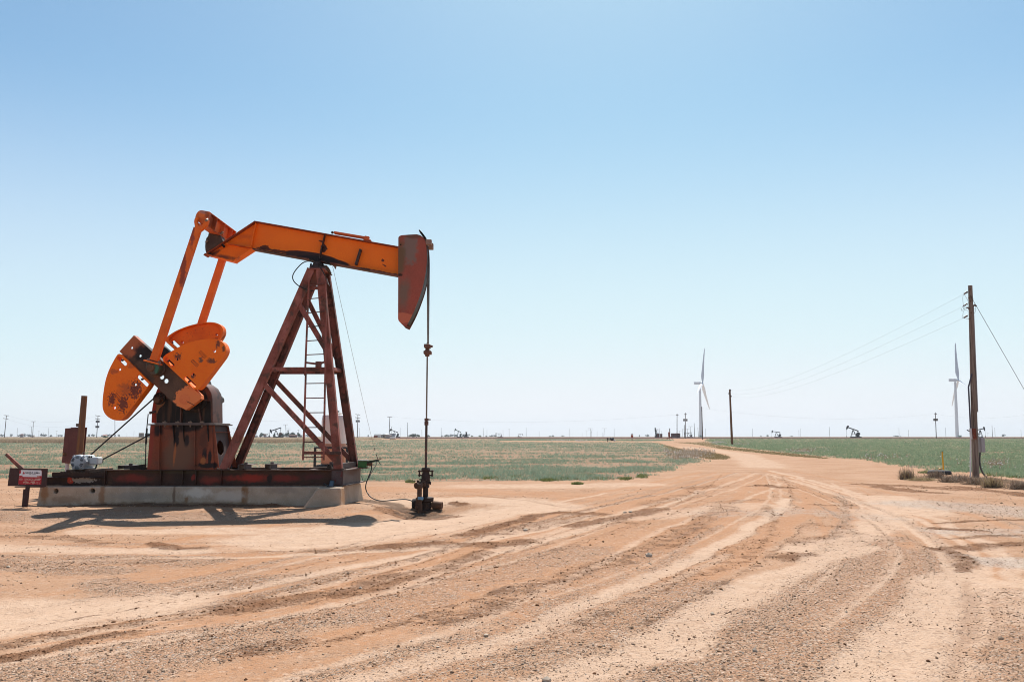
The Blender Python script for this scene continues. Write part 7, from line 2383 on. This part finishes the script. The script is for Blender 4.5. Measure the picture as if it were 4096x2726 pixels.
# ------------------------------------------------------------------ far pump jacks
def far_pump(u0, u1, vt, facing, tilt, label, body, weight, Hm=7.0, frontal=False):
    """small pump jack between photo columns u0..u1, top at vt; facing -1 left or +1 right; tilt of the beam, head up positive"""
    Yp_ = Hm * FPX / (1747.5 - vt)
    Yp_ = min(max(Yp_, 300), 2000)
    uc = (u0 + u1) / 2
    c = P(uc, 1747, Yp_)
    z0 = gz2(c.x, Yp_)
    top = P(uc, vt, Yp_).z
    s = (top - z0) / 7.0
    wid = (u1 - u0) * Yp_ / FPX
    sx = wid / 8.0 if not frontal else s
    root = thing('pump_jack', (c.x, Yp_, z0), label, 'pump jack', 'small pump jacks in the distance')
    f = -facing
    def T(x, y, z):
        if frontal:
            return V((c.x + y * s, Yp_ - x * s, z0 + z * s))
        return V((c.x + x * sx * f, Yp_ + y * s, z0 + z * s))
    # local frame: head at x = -4, tail at +2.6, pivot at (-1, 5)
    piv = (-.9, 5.0)
    ct, st_ = math.cos(R(tilt)), math.sin(R(tilt))
    def beam(d, o=0.0):
        return piv[0] - d * ct - o * st_ * -1, piv[1] + d * st_ + o * ct
    MB().box2(*[0] * 0 or (0, 0, 0, 0, 0, 0)) if False else None
    m = MB()
    m.hexa([T(-2.4, -.8, -.1), T(3.6, -.8, -.1), T(3.6, .8, -.1), T(-2.4, .8, -.1), T(-2.4, -.8, .55), T(3.6, -.8, .55), T(3.6, .8, .55), T(-2.4, .8, .55)])
    m.build('skid', body, root)
    m = MB()
    for y in (-.75, .75):
        m.bar(T(-2.1, y, .5), T(piv[0] - .1, y * .25, piv[1] - .2), .24 * s, .2 * s)
        m.bar(T(.9, y, .5), T(piv[0] + .1, y * .25, piv[1] - .2), .24 * s, .2 * s)
        m.bar(T(-1.6, y * .7, 2.2), T(.2, y * .7, 2.2), .14 * s, .14 * s)
    m.build('samson_post', body, root)
    bx0, bz0 = beam(3.0)
    bx1, bz1 = beam(-3.2)
    MB().bar(T(bx0, 0, bz0 + .35), T(bx1, 0, bz1 + .35), .62 * s, .4 * s).build('walking_beam', body, root)
    hd = []
    for d, o in ((2.9, 1.15), (3.35, 1.25), (3.75, .9), (3.9, .2), (3.8, -.6), (3.45, -1.5), (3.2, -1.6), (2.9, -.6)):
        hx_, hz_ = beam(d, o)
        hd.append((hx_, hz_ + .3))
    MB().prism([T(x, -.3, z) for x, z in hd], T(0, .3, 0) - T(0, -.3, 0)).build('horsehead', body, root)
    hx_, hz_ = beam(3.85, .2)
    xw = min(h[0] for h in hd)
    MB().tube([T(xw, 0, hz_), T(xw, 0, .8)], .06 * s, 5).tube([T(xw, 0, 1.2), T(xw, 0, -.1)], .16 * s, 6).build('polished_rod', body, root)
    MB().hexa([T(1.0, -.6, .5), T(2.6, -.6, .5), T(2.6, .6, .5), T(1.0, .6, .5), T(1.15, -.5, 2.2), T(2.45, -.5, 2.2), T(2.45, .5, 2.2), T(1.15, .5, 2.2)]).build('gearbox', body, root)
    for y in (-.75, .6):
        w = [(1.2, 1.4), (1.0, 2.1), (1.3, 2.8), (2.0, 3.2), (2.7, 2.9), (3.0, 2.2), (2.6, 1.7), (1.9, 1.3)]
        MB().prism([T(x, y, z) for x, z in w], T(0, y + .22, 0) - T(0, y, 0)).build('counterweight', weight, root)
        MB().bar(T(2.0, y * 1.25, 2.4), T(bx1 - .1, y * 1.1, bz1 + .2), .18 * s, .14 * s).build('pitman_arm', body, root)
    MB().bar(T(bx1 - .1, -.95, bz1 + .15), T(bx1 - .1, .95, bz1 + .15), .35 * s, .3 * s, (0, 0, 1)).build('equalizer_beam', body, root)
    return root

M_PD = plain('far_dark_iron', (.035, .034, .038), .7, 0, .2, 1)
M_PB = plain('far_rust_weight', (.20, .09, .045), .7, 0, .3, 1)
M_PG = plain('far_green_iron', (.030, .072, .055), .7, 0, .2, 1)
M_PR = plain('far_brown_iron', (.085, .055, .048), .7, 0, .2, 1)
far_pump(1083, 1134, 1706, -1, -20, 'dark far pump jack with rusty weights and its head down', M_PD, M_PB)
far_pump(1060, 1083, 1730, -1, -14, 'tiny far pump jack just left of the dark one with rusty weights', M_PD, M_PD, 6)
far_pump(1562, 1601, 1716, -1, 22, 'far pump jack with raised head beside the grey metal shed', M_PD, M_PD)
far_pump(1821, 1851, 1715, -1, 20, 'green far pump jack with raised head right of the wellhead rod', M_PG, M_PG)
far_pump(1985, 2012, 1729, -1, 1, 'small far pump jack with level beam facing left', M_PD, M_PD, 6)
far_pump(2069, 2090, 1732, 1, -12, 'tiny far pump jack facing right with its head tipped down', M_PR, M_PR, 6)
far_pump(2612, 2640, 1706, -1, 0, 'far pump jack seen head on near the red tanks', M_PD, M_PD, 7, True)
far_pump(2741, 2774, 1726, -1, -16, 'far pump jack half hidden by the stepped transformer pole', M_PR, M_PR, 6)
far_pump(3091, 3129, 1720, -1, 8, 'far pump jack with nearly level beam right of the road bend pole', M_PD, M_PD)
far_pump(3392, 3447, 1705, -1, 22, 'larger dark far pump jack with raised head left of the right hand turbine', M_PD, M_PD)
far_pump(3898, 3938, 1706, 1, 10, 'far pump jack partly hidden behind the near utility pole', M_PD, M_PD)

# ------------------------------------------------------------------ far trees
t = NT('far_foliage', .9, .05)
M_TREE = t.color(t.ramp(t.attr('tone'), [(0, (.075, .105, .075)), (.5, (.125, .165, .11)), (1, (.19, .235, .15))]))
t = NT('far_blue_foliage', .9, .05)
M_TREE_HAZE = t.color(t.ramp(t.attr('tone'), [(0, (.13, .155, .165)), (.5, (.17, .20, .205)), (1, (.23, .26, .26))]))  # distance haze put into the leaf colour as pale blue grey
M_TRUNK = plain('far_trunk', (.10, .07, .05), .9, 0, .2, 1)

def crown_mesh(name, seed, mat, n=420):
    r = np.random.default_rng(seed)
    lob = [(r.normal(0, .26), r.normal(0, .22), .50 + r.normal(0, .14), .20 + .14 * r.random()) for _ in range(9)]
    vs, fs, tone = [], [], []
    for i in range(n):
        lx, ly, lz, lr = lob[r.integers(len(lob))]
        d = r.normal(0, 1, 3)
        d /= np.linalg.norm(d)
        rad = lr * (.55 + .5 * r.random())
        c_ = np.array([lx, ly, lz]) + d * rad
        c_[2] = max(c_[2], .06)
        u = r.normal(0, 1, 3)
        u /= np.linalg.norm(u)
        w = np.cross(u, r.normal(0, 1, 3))
        w /= np.linalg.norm(w)
        s = .055 * (.6 + .8 * r.random())
        k = len(vs)
        vs += [tuple(c_ - u * s - w * s), tuple(c_ + u * s - w * s), tuple(c_ + u * s + w * s), tuple(c_ - u * s + w * s)]
        fs.append((k, k + 1, k + 2, k + 3))
        tone += [r.random()] * 4
    me = bpy.data.meshes.new(name)
    me.from_pydata(vs, [], fs)
    at = me.attributes.new('tone', 'FLOAT', 'POINT')
    at.data.foreach_set('value', np.array(tone, np.float32))
    me.materials.append(mat)
    return me

CR = [crown_mesh('crown', 200 + i, M_TREE) for i in range(3)] + [crown_mesh('crown', 210 + i, M_TREE_HAZE) for i in range(3)]
_tm = MB()
for a_, b_, ra, rb in (((0, 0, -.05), (.01, 0, .28), .035, .025), ((.01, 0, .26), (.16, .05, .48), .020, .010), ((.01, 0, .26), (-.15, -.04, .50), .020, .010), ((.01, 0, .26), (.02, .10, .60), .018, .008)):
    _tm.tube([a_, b_], [ra, rb], 6)
_to = _tm.build('trunk', M_TRUNK)
TRK = _to.data
bpy.data.objects.remove(_to)
TREEN = [0]

def far_tree(k, x, ytop, w, label, blue=True, Yd=1500.0, name='tree', yb=None):  # blue: crowns with haze in the leaf colour
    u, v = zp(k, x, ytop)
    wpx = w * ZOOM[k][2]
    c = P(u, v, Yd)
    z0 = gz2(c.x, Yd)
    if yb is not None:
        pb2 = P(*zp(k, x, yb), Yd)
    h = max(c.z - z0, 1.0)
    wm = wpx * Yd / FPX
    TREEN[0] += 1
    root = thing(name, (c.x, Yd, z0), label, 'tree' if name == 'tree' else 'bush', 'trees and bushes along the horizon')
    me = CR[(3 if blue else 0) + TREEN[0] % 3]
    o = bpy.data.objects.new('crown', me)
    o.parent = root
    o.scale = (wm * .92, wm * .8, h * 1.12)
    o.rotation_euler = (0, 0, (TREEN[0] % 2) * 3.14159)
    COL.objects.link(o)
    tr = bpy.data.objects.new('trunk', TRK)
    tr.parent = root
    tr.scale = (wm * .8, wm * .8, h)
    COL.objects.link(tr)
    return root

F_ = far_tree
F_('h1', 40, 568, 70, 'pale blue far tree at the left edge of the photo')
F_('h1', 265, 565, 46, 'small faint tree between the leaning left pole and the bare short pole')
F_('h1', 585, 545, 34, 'narrow upright far tree right of the reddish far house')
F_('h1', 455, 575, 60, 'faint bush left of the reddish far house')
F_('h1', 672, 568, 60, 'left one of the joined far trees by the close pair of poles')
F_('h1', 725, 574, 60, 'right one of the joined far trees by the close pair of poles')
F_('h1', 985, 552, 58, 'darkest far tree right of the close pair of poles')
F_('h1', 1060, 568, 56, 'pale far tree touching the right of the darkest far tree')
F_('h1', 1198, 578, 54, 'small far bush right of the faint grey left mast')
F_('h1', 1385, 574, 38, 'small far tree left of the control cabinet')
F_('h1', 1450, 580, 44, 'low far bush touching the control cabinet')
F_('h2', 40, 562, 44, 'thin far tree left of the four transformer pole')
F_('h2', 130, 566, 70, 'round far tree just left of the four transformer pole')
F_('h2', 490, 568, 96, 'wide far tree right of the pink far house')
F_('h2', 345, 582, 50, 'low far bush left of the pink far house')
F_('h2', 650, 572, 28, 'small far bush behind the bare pole under the counterweight')
F_('h2', 742, 575, 34, 'small far bush seen just right of the upper drive belt')
F_('h2', 425, 612, 120, 'olive green bush standing in the dry grass left of the drive belts', False, 330, 'bush')
F_('h3', 1185, 542, 120, 'green tree left of the dark far pump jack with rusty weights', False, 900)
F_('h3', 1640, 538, 100, 'green tree right of the dark far pump jack with rusty weights', False, 900)
F_('h3', 1762, 534, 130, 'left one of the dense trees under the lower brace', False, 900)
F_('h3', 1860, 530, 120, 'middle one of the dense trees under the lower brace', False, 900)
F_('h3', 1925, 535, 80, 'right one of the dense trees under the lower brace', False, 900)
F_('h3', 2030, 543, 96, 'round tree right of the dense trees, left of the ladder', False, 900)
F_('h3', 2240, 573, 100, 'low tree seen behind the lower brace right of the ladder rail')
F_('h3', 1450, 565, 60, 'small tree seen behind the leg of the dark far pump jack', False, 900)
F_('h4', 720, 575, 30, 'tiny palm like tree left of the pipe manifold')
F_('h4', 1725, 570, 110, 'left one of the green trees between the bare pole and the wellhead rod', False, 900)
F_('h4', 1815, 553, 120, 'middle tallest one of the green trees left of the wellhead rod', False, 900)
F_('h4', 1905, 578, 90, 'right lowest one of the green trees left of the wellhead rod', False, 900)
F_('h4', 2152, 585, 54, 'small green bush just right of the wellhead rod', False, 900)
F_('h5', 320, 474, 30, 'small faint bush left of the green far pump jack')
F_('h5', 398, 463, 78, 'leftmost of the row of trees behind the green far pump jack', False)
F_('h5', 490, 458, 90, 'second of the row of trees behind the green far pump jack')
F_('h5', 575, 458, 80, 'third of the row of trees, just left of the green far pump jack')
F_('h5', 735, 466, 60, 'tree between the green far pump jack and the small derrick')
F_('h5', 890, 474, 36, 'small bush right of the small derrick', False)
F_('h5', 1030, 470, 50, 'round bush left of the close pair of thin masts', False)
F_('h5', 1150, 478, 40, 'small bush behind the close pair of thin masts')
F_('h5', 1255, 470, 64, 'left one of the joined bushes by the level beam pump jack')
F_('h5', 1318, 468, 60, 'right one of the joined bushes by the level beam pump jack')
F_('h6', 60, 468, 42, 'small dark tree left of mid horizon')
F_('h6', 8, 482, 40, 'low olive bush left of the small dark tree in mid horizon', False)
F_('h6', 238, 474, 38, 'lone round bush left of the mid horizon poles')
F_('h6', 1682, 463, 22, 'thin small tree right of the red control box')
F_('h6', 1838, 458, 68, 'bare greyish tree left of the head on far pump jack')
F_('h8', 135, 436, 40, 'left one of the far bushes left of the dark transformer pole')
F_('h8', 182, 435, 48, 'right one of the far bushes left of the dark transformer pole')
F_('h8', 226, 444, 18, 'smallest far bush left of the dark transformer pole')
F_('h8', 1998, 418, 40, 'dark upright tree right of the near utility pole')
F_('h9', 92, 215, 12, 'tiny bush left of the nearly level far pump jack')
F_('h9', 152, 212, 18, 'small bush touching the left of the nearly level far pump jack')
F_('h9', 358, 220, 16, 'tiny bush right of the nearly level far pump jack')

# ------------------------------------------------------------------ far tanks, sheds, houses and well equipment
def far_at(k, x0, x1, ytop, ybot, Yd=None):
    u0, v0 = zp(k, x0, ytop)
    u1, v1 = zp(k, x1, ybot)
    if Yd is None:
        Yd = G((u0 + u1) / 2, max(v1, 1750.2)).y
    a_, b_ = P(u0, v0, Yd), P(u1, v1, Yd)
    z0 = gz2((a_.x + b_.x) / 2, Yd)
    return a_.x, b_.x, Yd, z0, a_.z

def far_tank(k, x0, x1, yt, yb, mat, label, Yd=500.0):
    xa, xb, Yd, z0, z1 = far_at(k, x0, x1, yt, yb, Yd)
    r_ = (xb - xa) / 2
    c_ = V(((xa + xb) / 2, Yd + r_, z0))
    root = thing('storage_tank', c_, label, 'tank', 'far oil field tanks')
    MB().lathe(c_, (0, 0, 1), [(-.1, r_), (z1 - z0 - r_ * .12, r_), ], 24).build('tank_shell', mat, root)
    MB().lathe(c_ + V((0, 0, z1 - z0 - r_ * .12 + .01)), (0, 0, 1), [(0, r_ * 1.01), (.08, r_ * 1.01), (r_ * .13, .3)], 24).build('tank_roof', mat, root)
    m = MB()
    x_ = c_.x + r_ * .4
    yy = c_.y - math.sqrt(max(r_ * r_ - (r_ * .4) ** 2, 0)) - .15
    for s in (-.25, .25):
        m.box2(x_ + s - .03, x_ + s + .03, yy - .03, yy + .03, z0, z1 - r_ * .1)
    m.build('tank_ladder', M_PD, root)
    return root

M_TAN = plain('tan_tank_paint', (.42, .33, .25), .6, 0, .08, .4)
M_GTK = plain('green_tank_paint', (.10, .20, .18), .6, 0, .1, .4)
M_RTK = plain('rust_red_tank', (.27, .085, .055), .7, 0, .25, .6)
M_RTK2 = metal_paint('peeling_rust_tank', (.26, .10, .075), (.17, .085, .07), None, (.32, .24, .21), (0, 0, 0), [], .7, (.34, .27, .24), .66, .52, rust_scale=.5)
M_WTK = plain('white_tank_paint', (.66, .63, .60), .5, 0, .06, .4)
far_tank('h2', 1188, 1298, 530, 632, M_TAN, 'tan far tank left of the gearbox stand', 560)
far_tank('h2', 1332, 1440, 536, 618, M_GTK, 'dark green far tank behind the brake rod', 600)
far_tank('h7', 392, 460, 1048, 1145, M_RTK, 'left one of the two small red far tanks', 480)
far_tank('h7', 480, 552, 1050, 1130, M_RTK, 'right one of the two small red far tanks', 480)
far_tank('h7', 826, 945, 1034, 1150, M_RTK2, 'left rusty large tank behind the small crossarm pole', 460)
far_tank('h7', 930, 1128, 1030, 1150, M_RTK2, 'right wide rusty tank with peeling paint behind the small crossarm pole', 470)
far_tank('h4', 1225, 1352, 540, 625, M_WTK, 'white round tank behind the pump jack by the shed', 480)

def far_house(k, x0, x1, yt, yb, wall, roof, label, Yd=900.0, ridge=.35):
    xa, xb, Yd, z0, z1 = far_at(k, x0, x1, yt, yb, Yd)
    h = max(z1 - z0, 2.0)
    d = min((xb - xa) * .6, 9)
    root = thing('house', ((xa + xb) / 2, Yd + d / 2, z0), label, 'house', 'far farm houses')
    zw = z0 + h * (1 - ridge)
    MB().box2(xa, xb, Yd, Yd + d, z0 - .2, zw).build('wall', wall, root)
    m = MB()
    m.add([V((xa - .3, Yd - .4, zw)), V((xb + .3, Yd - .4, zw)), V((xb + .3, Yd + d + .4, zw)), V((xa - .3, Yd + d + .4, zw)), V((xa - .1, Yd + d / 2, z0 + h)), V((xb + .1, Yd + d / 2, z0 + h))],
          [(0, 1, 5, 4), (2, 3, 4, 5), (0, 4, 3), (1, 2, 5), (3, 2, 1, 0)])
    m.build('roof', roof, root)
    w = xb - xa
    MB().box2(xa + w * .42, xa + w * .55, Yd - .05, Yd - .01, z0, z0 + h * .5).build('door', M_PD, root)
    for f in (.15, .72):
        MB().box2(xa + w * f, xa + w * (f + .12), Yd - .05, Yd - .01, z0 + h * .25, z0 + h * .48).build('window', M_PD, root)
    return root

M_BRK = plain('far_red_brick', (.26, .13, .10), .9, 0, .15, .5)
M_CRM = plain('far_cream_wall', (.55, .50, .45), .9, 0, .06, .5)
M_RF = plain('far_brown_roof', (.20, .12, .10), .9, 0, .1, .5)
M_RFG = plain('far_grey_roof', (.40, .40, .41), .8, 0, .1, .5)
M_PNK = plain('far_pink_roof', (.50, .26, .23), .9, 0, .1, .5)
far_house('h1', 478, 535, 556, 610, M_CRM, M_BRK, 'reddish roofed far house beside the narrow tree on the left')
far_house('h1', 745, 800, 580, 610, M_CRM, M_RFG, 'pale low far house behind the close pair of poles', 1200)
far_house('h2', 362, 440, 570, 605, M_CRM, M_PNK, 'pink roofed far house left of the drive belts', 1200)
far_house('h3', 1805, 1890, 568, 622, M_BRK, M_RF, 'left brick far house in front of the dense trees', 640)
far_house('h3', 1897, 1978, 572, 622, M_BRK, M_RF, 'right brick far house in front of the dense trees', 640)
far_house('h3', 1205, 1255, 560, 610, M_CRM, M_RF, 'small cream far house behind the tiny far pump jack', 820)
far_house('h3', 980, 1050, 588, 612, M_CRM, M_RFG, 'low white far shed right of the far rear samson leg', 900)
far_house('h3', 2050, 2110, 575, 612, M_CRM, M_RFG, 'white far house behind the round tree left of the ladder', 1000)

# grey metal shed, manifold, white box tank
xa, xb, Yd, z0, z1 = far_at('h4', 1022, 1245, 560, 672)
root = thing('metal_shed', ((xa + xb) / 2, Yd + 2, z0), 'small grey corrugated metal shed with an open door in the field', 'shed')
M_CORR = plain('corrugated_grey', (.24, .235, .245), .5, .3, .15, 3)
h = z1 - z0
xm_ = xa + (xb - xa) * .62
zw = z0 + h * .82
MB().prism([V((xa, Yd, z0)), V((xm_, Yd, z0)), V((xm_, Yd, zw)), V(((xa + xm_) / 2, Yd, z0 + h * .97)), V((xa, Yd, zw))], (0, .05, 0), [[V((xa + (xb - xa) * .22, Yd, z0 + .02)), V((xa + (xb - xa) * .44, Yd, z0 + .02)), V((xa + (xb - xa) * .44, Yd, z0 + h * .70)), V((xa + (xb - xa) * .22, Yd, z0 + h * .70))]]).build('wall', M_CORR, root)
MB().hexa([V((xm_, Yd + .06, z0)), V((xb, Yd + 3.5, z0)), V((xb - .05, Yd + 3.6, z0)), V((xm_ - .05, Yd + .16, z0)), V((xm_, Yd + .06, zw)), V((xb, Yd + 3.5, zw)), V((xb - .05, Yd + 3.6, zw)), V((xm_ - .05, Yd + .16, zw))]).build('wall', M_CORR, root)
MB().hexa([V((xa, Yd + .06, z0)), V((xa + .05, Yd + .06, z0)), V((xb - xm_ + xa + .05, Yd + 3.6, z0)), V((xb - xm_ + xa, Yd + 3.6, z0)), V((xa, Yd + .06, zw)), V((xa + .05, Yd + .06, zw)), V((xb - xm_ + xa + .05, Yd + 3.6, zw)), V((xb - xm_ + xa, Yd + 3.6, zw))]).build('wall', M_CORR, root)
dx = xb - xm_
rm = (xa + xm_) / 2
m = MB().add([V((xa - .15, Yd - .15, zw)), V((xm_ + .15, Yd - .15, zw)), V((rm, Yd - .15, z0 + h)), V((xa - .15 + dx, Yd + 3.7, zw)), V((xm_ + .15 + dx, Yd + 3.7, zw)), V((rm + dx, Yd + 3.7, z0 + h))],
             [(0, 2, 5, 3), (2, 1, 4, 5)])
ro = m.build('roof', M_CORR, root)
sm = ro.modifiers.new('thick', 'SOLIDIFY')
sm.thickness = .06
MB().box2(xa + (xb - xa) * .45, xa + (xb - xa) * .52, Yd - .06, Yd - .02, z0 + .05, z0 + h * .68).build('door', M_TAN, root)

xa, xb, Yd2, z0, z1 = far_at('h4', 865, 1020, 560, 665)
root = thing('pipe_manifold', ((xa + xb) / 2, Yd2 + .5, z0), 'rack of white and rusty valves left of the grey metal shed', 'pipe manifold')
m = MB()
for i in range(8):
    x_ = xa + (xb - xa) * (i + .5) / 8
    m.tube([(x_, Yd2, z0), (x_, Yd2, z0 + (z1 - z0) * .92)], .09, 6)
m.tube([(xa, Yd2, z0 + (z1 - z0) * .9), (xb, Yd2, z0 + (z1 - z0) * .9)], .12, 6)
m.build('header_pipe', M_PD, root)
m = MB()
for i in range(8):
    for j in range(3):
        x_ = xa + (xb - xa) * (i + .5) / 8
        z_ = z0 + (z1 - z0) * (.18 + .24 * j)
        m.lathe((x_ - .2, Yd2 - .2, z_), (1, 0, .3), [(0, .1), (.1, .26), (.3, .26), (.4, .1)], 8)
m.build('valve', M_WTK, root)
m = MB()
for i in range(5):
    x_ = xa + (xb - xa) * (.05 + .1 * i)
    m.lathe((x_, Yd2 - .35, z0 + .2), (0, 0, 1), [(0, .2), (.6, .3), (1.0, .2)], 8)
m.build('rusty_valve', M_RTK, root)
xa, xb, Yd2, z0, z1 = far_at('h4', 1228, 1362, 628, 678)
root = thing('box_tank', ((xa + xb) / 2, Yd2 + .8, z0), 'low white box tank on skids right of the grey metal shed', 'tank')
MB().box2(xa, xb, Yd2, Yd2 + 1.8, z0 + .2, z1).build('tank_shell', M_WTK, root, .08)
MB().box2(xa + .1, xb - .1, Yd2 + .2, Yd2 + .4, z0 - .05, z0 + .19).box2(xa + .1, xb - .1, Yd2 + 1.4, Yd2 + 1.6, z0 - .05, z0 + .19).build('skid', M_PD, root)

# red control cabinet on a post in the middle of the field, and field equipment
def cabinet(k, x0, x1, yt, ym, yb, mat, label):
    xa, xb, Yd, z0, z1 = far_at(k, x0, x1, yt, yb)
    zm_ = P(*zp(k, x0, ym), Yd).z
    xc = (xa + xb) / 2
    root = thing('control_cabinet', (xc, Yd, z0), label, 'control cabinet')
    MB().tube([(xc, Yd + .1, z0 - .1), (xc, Yd + .1, zm_ + .1)], .1, 8).build('post', M_FP, root)
    MB().box2(xa, xb, Yd - .15, Yd + .25, zm_, z1 - .15).build('cabinet', mat, root, .016)
    MB().box2(xa - .05, xb + .05, Yd - .2, Yd + .3, z1 - .149, z1 - .10).build('cabinet_roof', M_PD, root)
    MB().box2(xc - .12, xc + .12, Yd - .1, Yd + .1, z1 - .098, z1 + .15).build('meter', M_PD, root)
    MB().box2(xa + .1, xb - .1, Yd - .165, Yd - .151, z1 - .45, z1 - .25).build('plate', M_WTK, root)
    return root
cabinet('h6', 1527, 1568, 445, 515, 580, plain('cabinet_red', (.34, .075, .045), .6, 0, .2, 2), 'red control cabinet on a post at the far edge of the left field')
xa, xb, Yd2, z0, z1 = far_at('h6', 1085, 1240, 515, 592)
root = thing('well_equipment', ((xa + xb) / 2, Yd2, z0), 'small dark idle well equipment with a thin post left of the red control cabinet', 'well equipment')
MB().tube([(xa, Yd2, z0 - .1), (xa, Yd2, z1)], .09, 8).box2(xa - .2, xa + .25, Yd2 - .1, Yd2 + .1, z1 - .5, z1 - .1).build('post', M_PR, root)
m = MB()
rg = random.Random(5)
for i in range(9):
    x_ = xa + (xb - xa) * (.35 + .4 * i / 9)
    m.lathe((x_, Yd2 + rg.random() * .5, z0 + .35 + .35 * rg.random()), (rg.random() - .5, .5, .5), [(0, .12), (.1, .28), (.4, .28), (.5, .1)], 8)
m.tube([(xa, Yd2, z0 + .3), (xb - .4, Yd2, z0 + .35)], .07, 6)
m.build('valve_group', M_PD, root)
MB().lathe((xb - .3, Yd2, z0 + .1), (0, 0, 1), [(0, .2), (.3, .28), (.5, .15)], 10).build('white_cap', M_WTK, root)
xa, xb, Yd2, z0, z1 = far_at('h7', 735, 815, 880, 1215)
xc = xa + (xb - xa) * .55
root = thing('heater_stack', (xc, Yd2, z0), 'reddish heater stack with three splayed legs left of the rusty tanks', 'heater stack')
MB().tube([(xc, Yd2, z0 + (z1 - z0) * .15), (xc, Yd2, z1)], .16, 8).build('stack_pipe', M_PR, root)
MB().lathe((xc - .25, Yd2, z0 + (z1 - z0) * .18), (0, 0, 1), [(0, .2), (.2, .4), ((z1 - z0) * .45, .4), ((z1 - z0) * .48, .2)], 12).build('heater_shell', M_RTK, root)
m = MB()
for dx, dy in ((-1.4, -.6), (1.2, -.6), (.2, 1.2)):
    m.bar((xc + dx, Yd2 + dy, z0 - .1), (xc, Yd2, z0 + (z1 - z0) * .22), .3, .12)
m.build('stack_leg', M_RTK, root)
# small derrick-like wellhead right of the green pump jack
xa, xb, Yd2, z0, z1 = far_at('h5', 762, 795, 405, 500, 700)
xc = (xa + xb) / 2
root = thing('wellhead', (xc, Yd2, z0), 'small dark stacked valve wellhead right of the green far pump jack', 'wellhead')
h = z1 - z0
MB().lathe((xc, Yd2, z0), (0, 0, 1), [(-.1, 2.2), (h * .18, 2.2), (h * .2, 1.0), (h * .4, 1.0), (h * .42, 1.8), (h * .5, 1.8), (h * .52, .7), (h * .85, .6), (h * .88, 1.0), (h * .95, .8), (h, .3)], 10).build('valve_stack', M_PD, root)
MB().bar((xc - 3.4, Yd2, z0 + h * .46), (xc + 3.4, Yd2, z0 + h * .46), .8, .5).build('wing_valve', M_PD, root)
xa, xb, Yd2, z0, z1 = far_at('h8', 1255, 1282, 436, 462, 1100)
root = thing('transformer_box', ((xa + xb) / 2, Yd2, z0), 'dark green transformer box at the foot of the right hand wind turbine', 'transformer box')
MB().box2(xa, xb, Yd2, Yd2 + 6, z0 - .2, z1).build('cabinet', M_GTK, root, .2)
MB().box2(xa - .3, xb + .3, Yd2 - .3, Yd2 + 6.3, z1 + .01, z1 + .4).build('cabinet_lid', M_PD, root)
xa, xb, Yd2, z0, z1 = far_at('h7', 1738, 1790, 1108, 1145, 1120)
root = thing('transformer_box', ((xa + xb) / 2, Yd2, z0), 'dark transformer box at the foot of the middle wind turbine', 'transformer box')
MB().box2(xa, xb, Yd2, Yd2 + 6, z0 - .2, z1).build('cabinet', M_GTK, root, .2)
MB().box2(xa - .3, xb + .3, Yd2 - .3, Yd2 + 6.3, z1 + .01, z1 + .4).build('cabinet_lid', M_PD, root)
# ------------------------------------------------------------------ thin summer haze
t = NT('summer_haze')
t.n.remove(t.b)
pv = t.n.new('ShaderNodeVolumePrincipled')
pv.inputs['Color'].default_value = (.88, .93, 1.0, 1)
pv.inputs['Density'].default_value = 0.00011
pv.inputs['Anisotropy'].default_value = 0.2
t.l.new(pv.outputs[0], t.n['Material Output'].inputs['Volume'])
hb = MB().box2(-9500, 9500, -400, 11500, -1.6, 155).build('haze', t.m)
hb['kind'] = 'stuff'
hb['label'] = 'thin pale summer haze over the plain'
SC.cycles.volume_bounces = 0
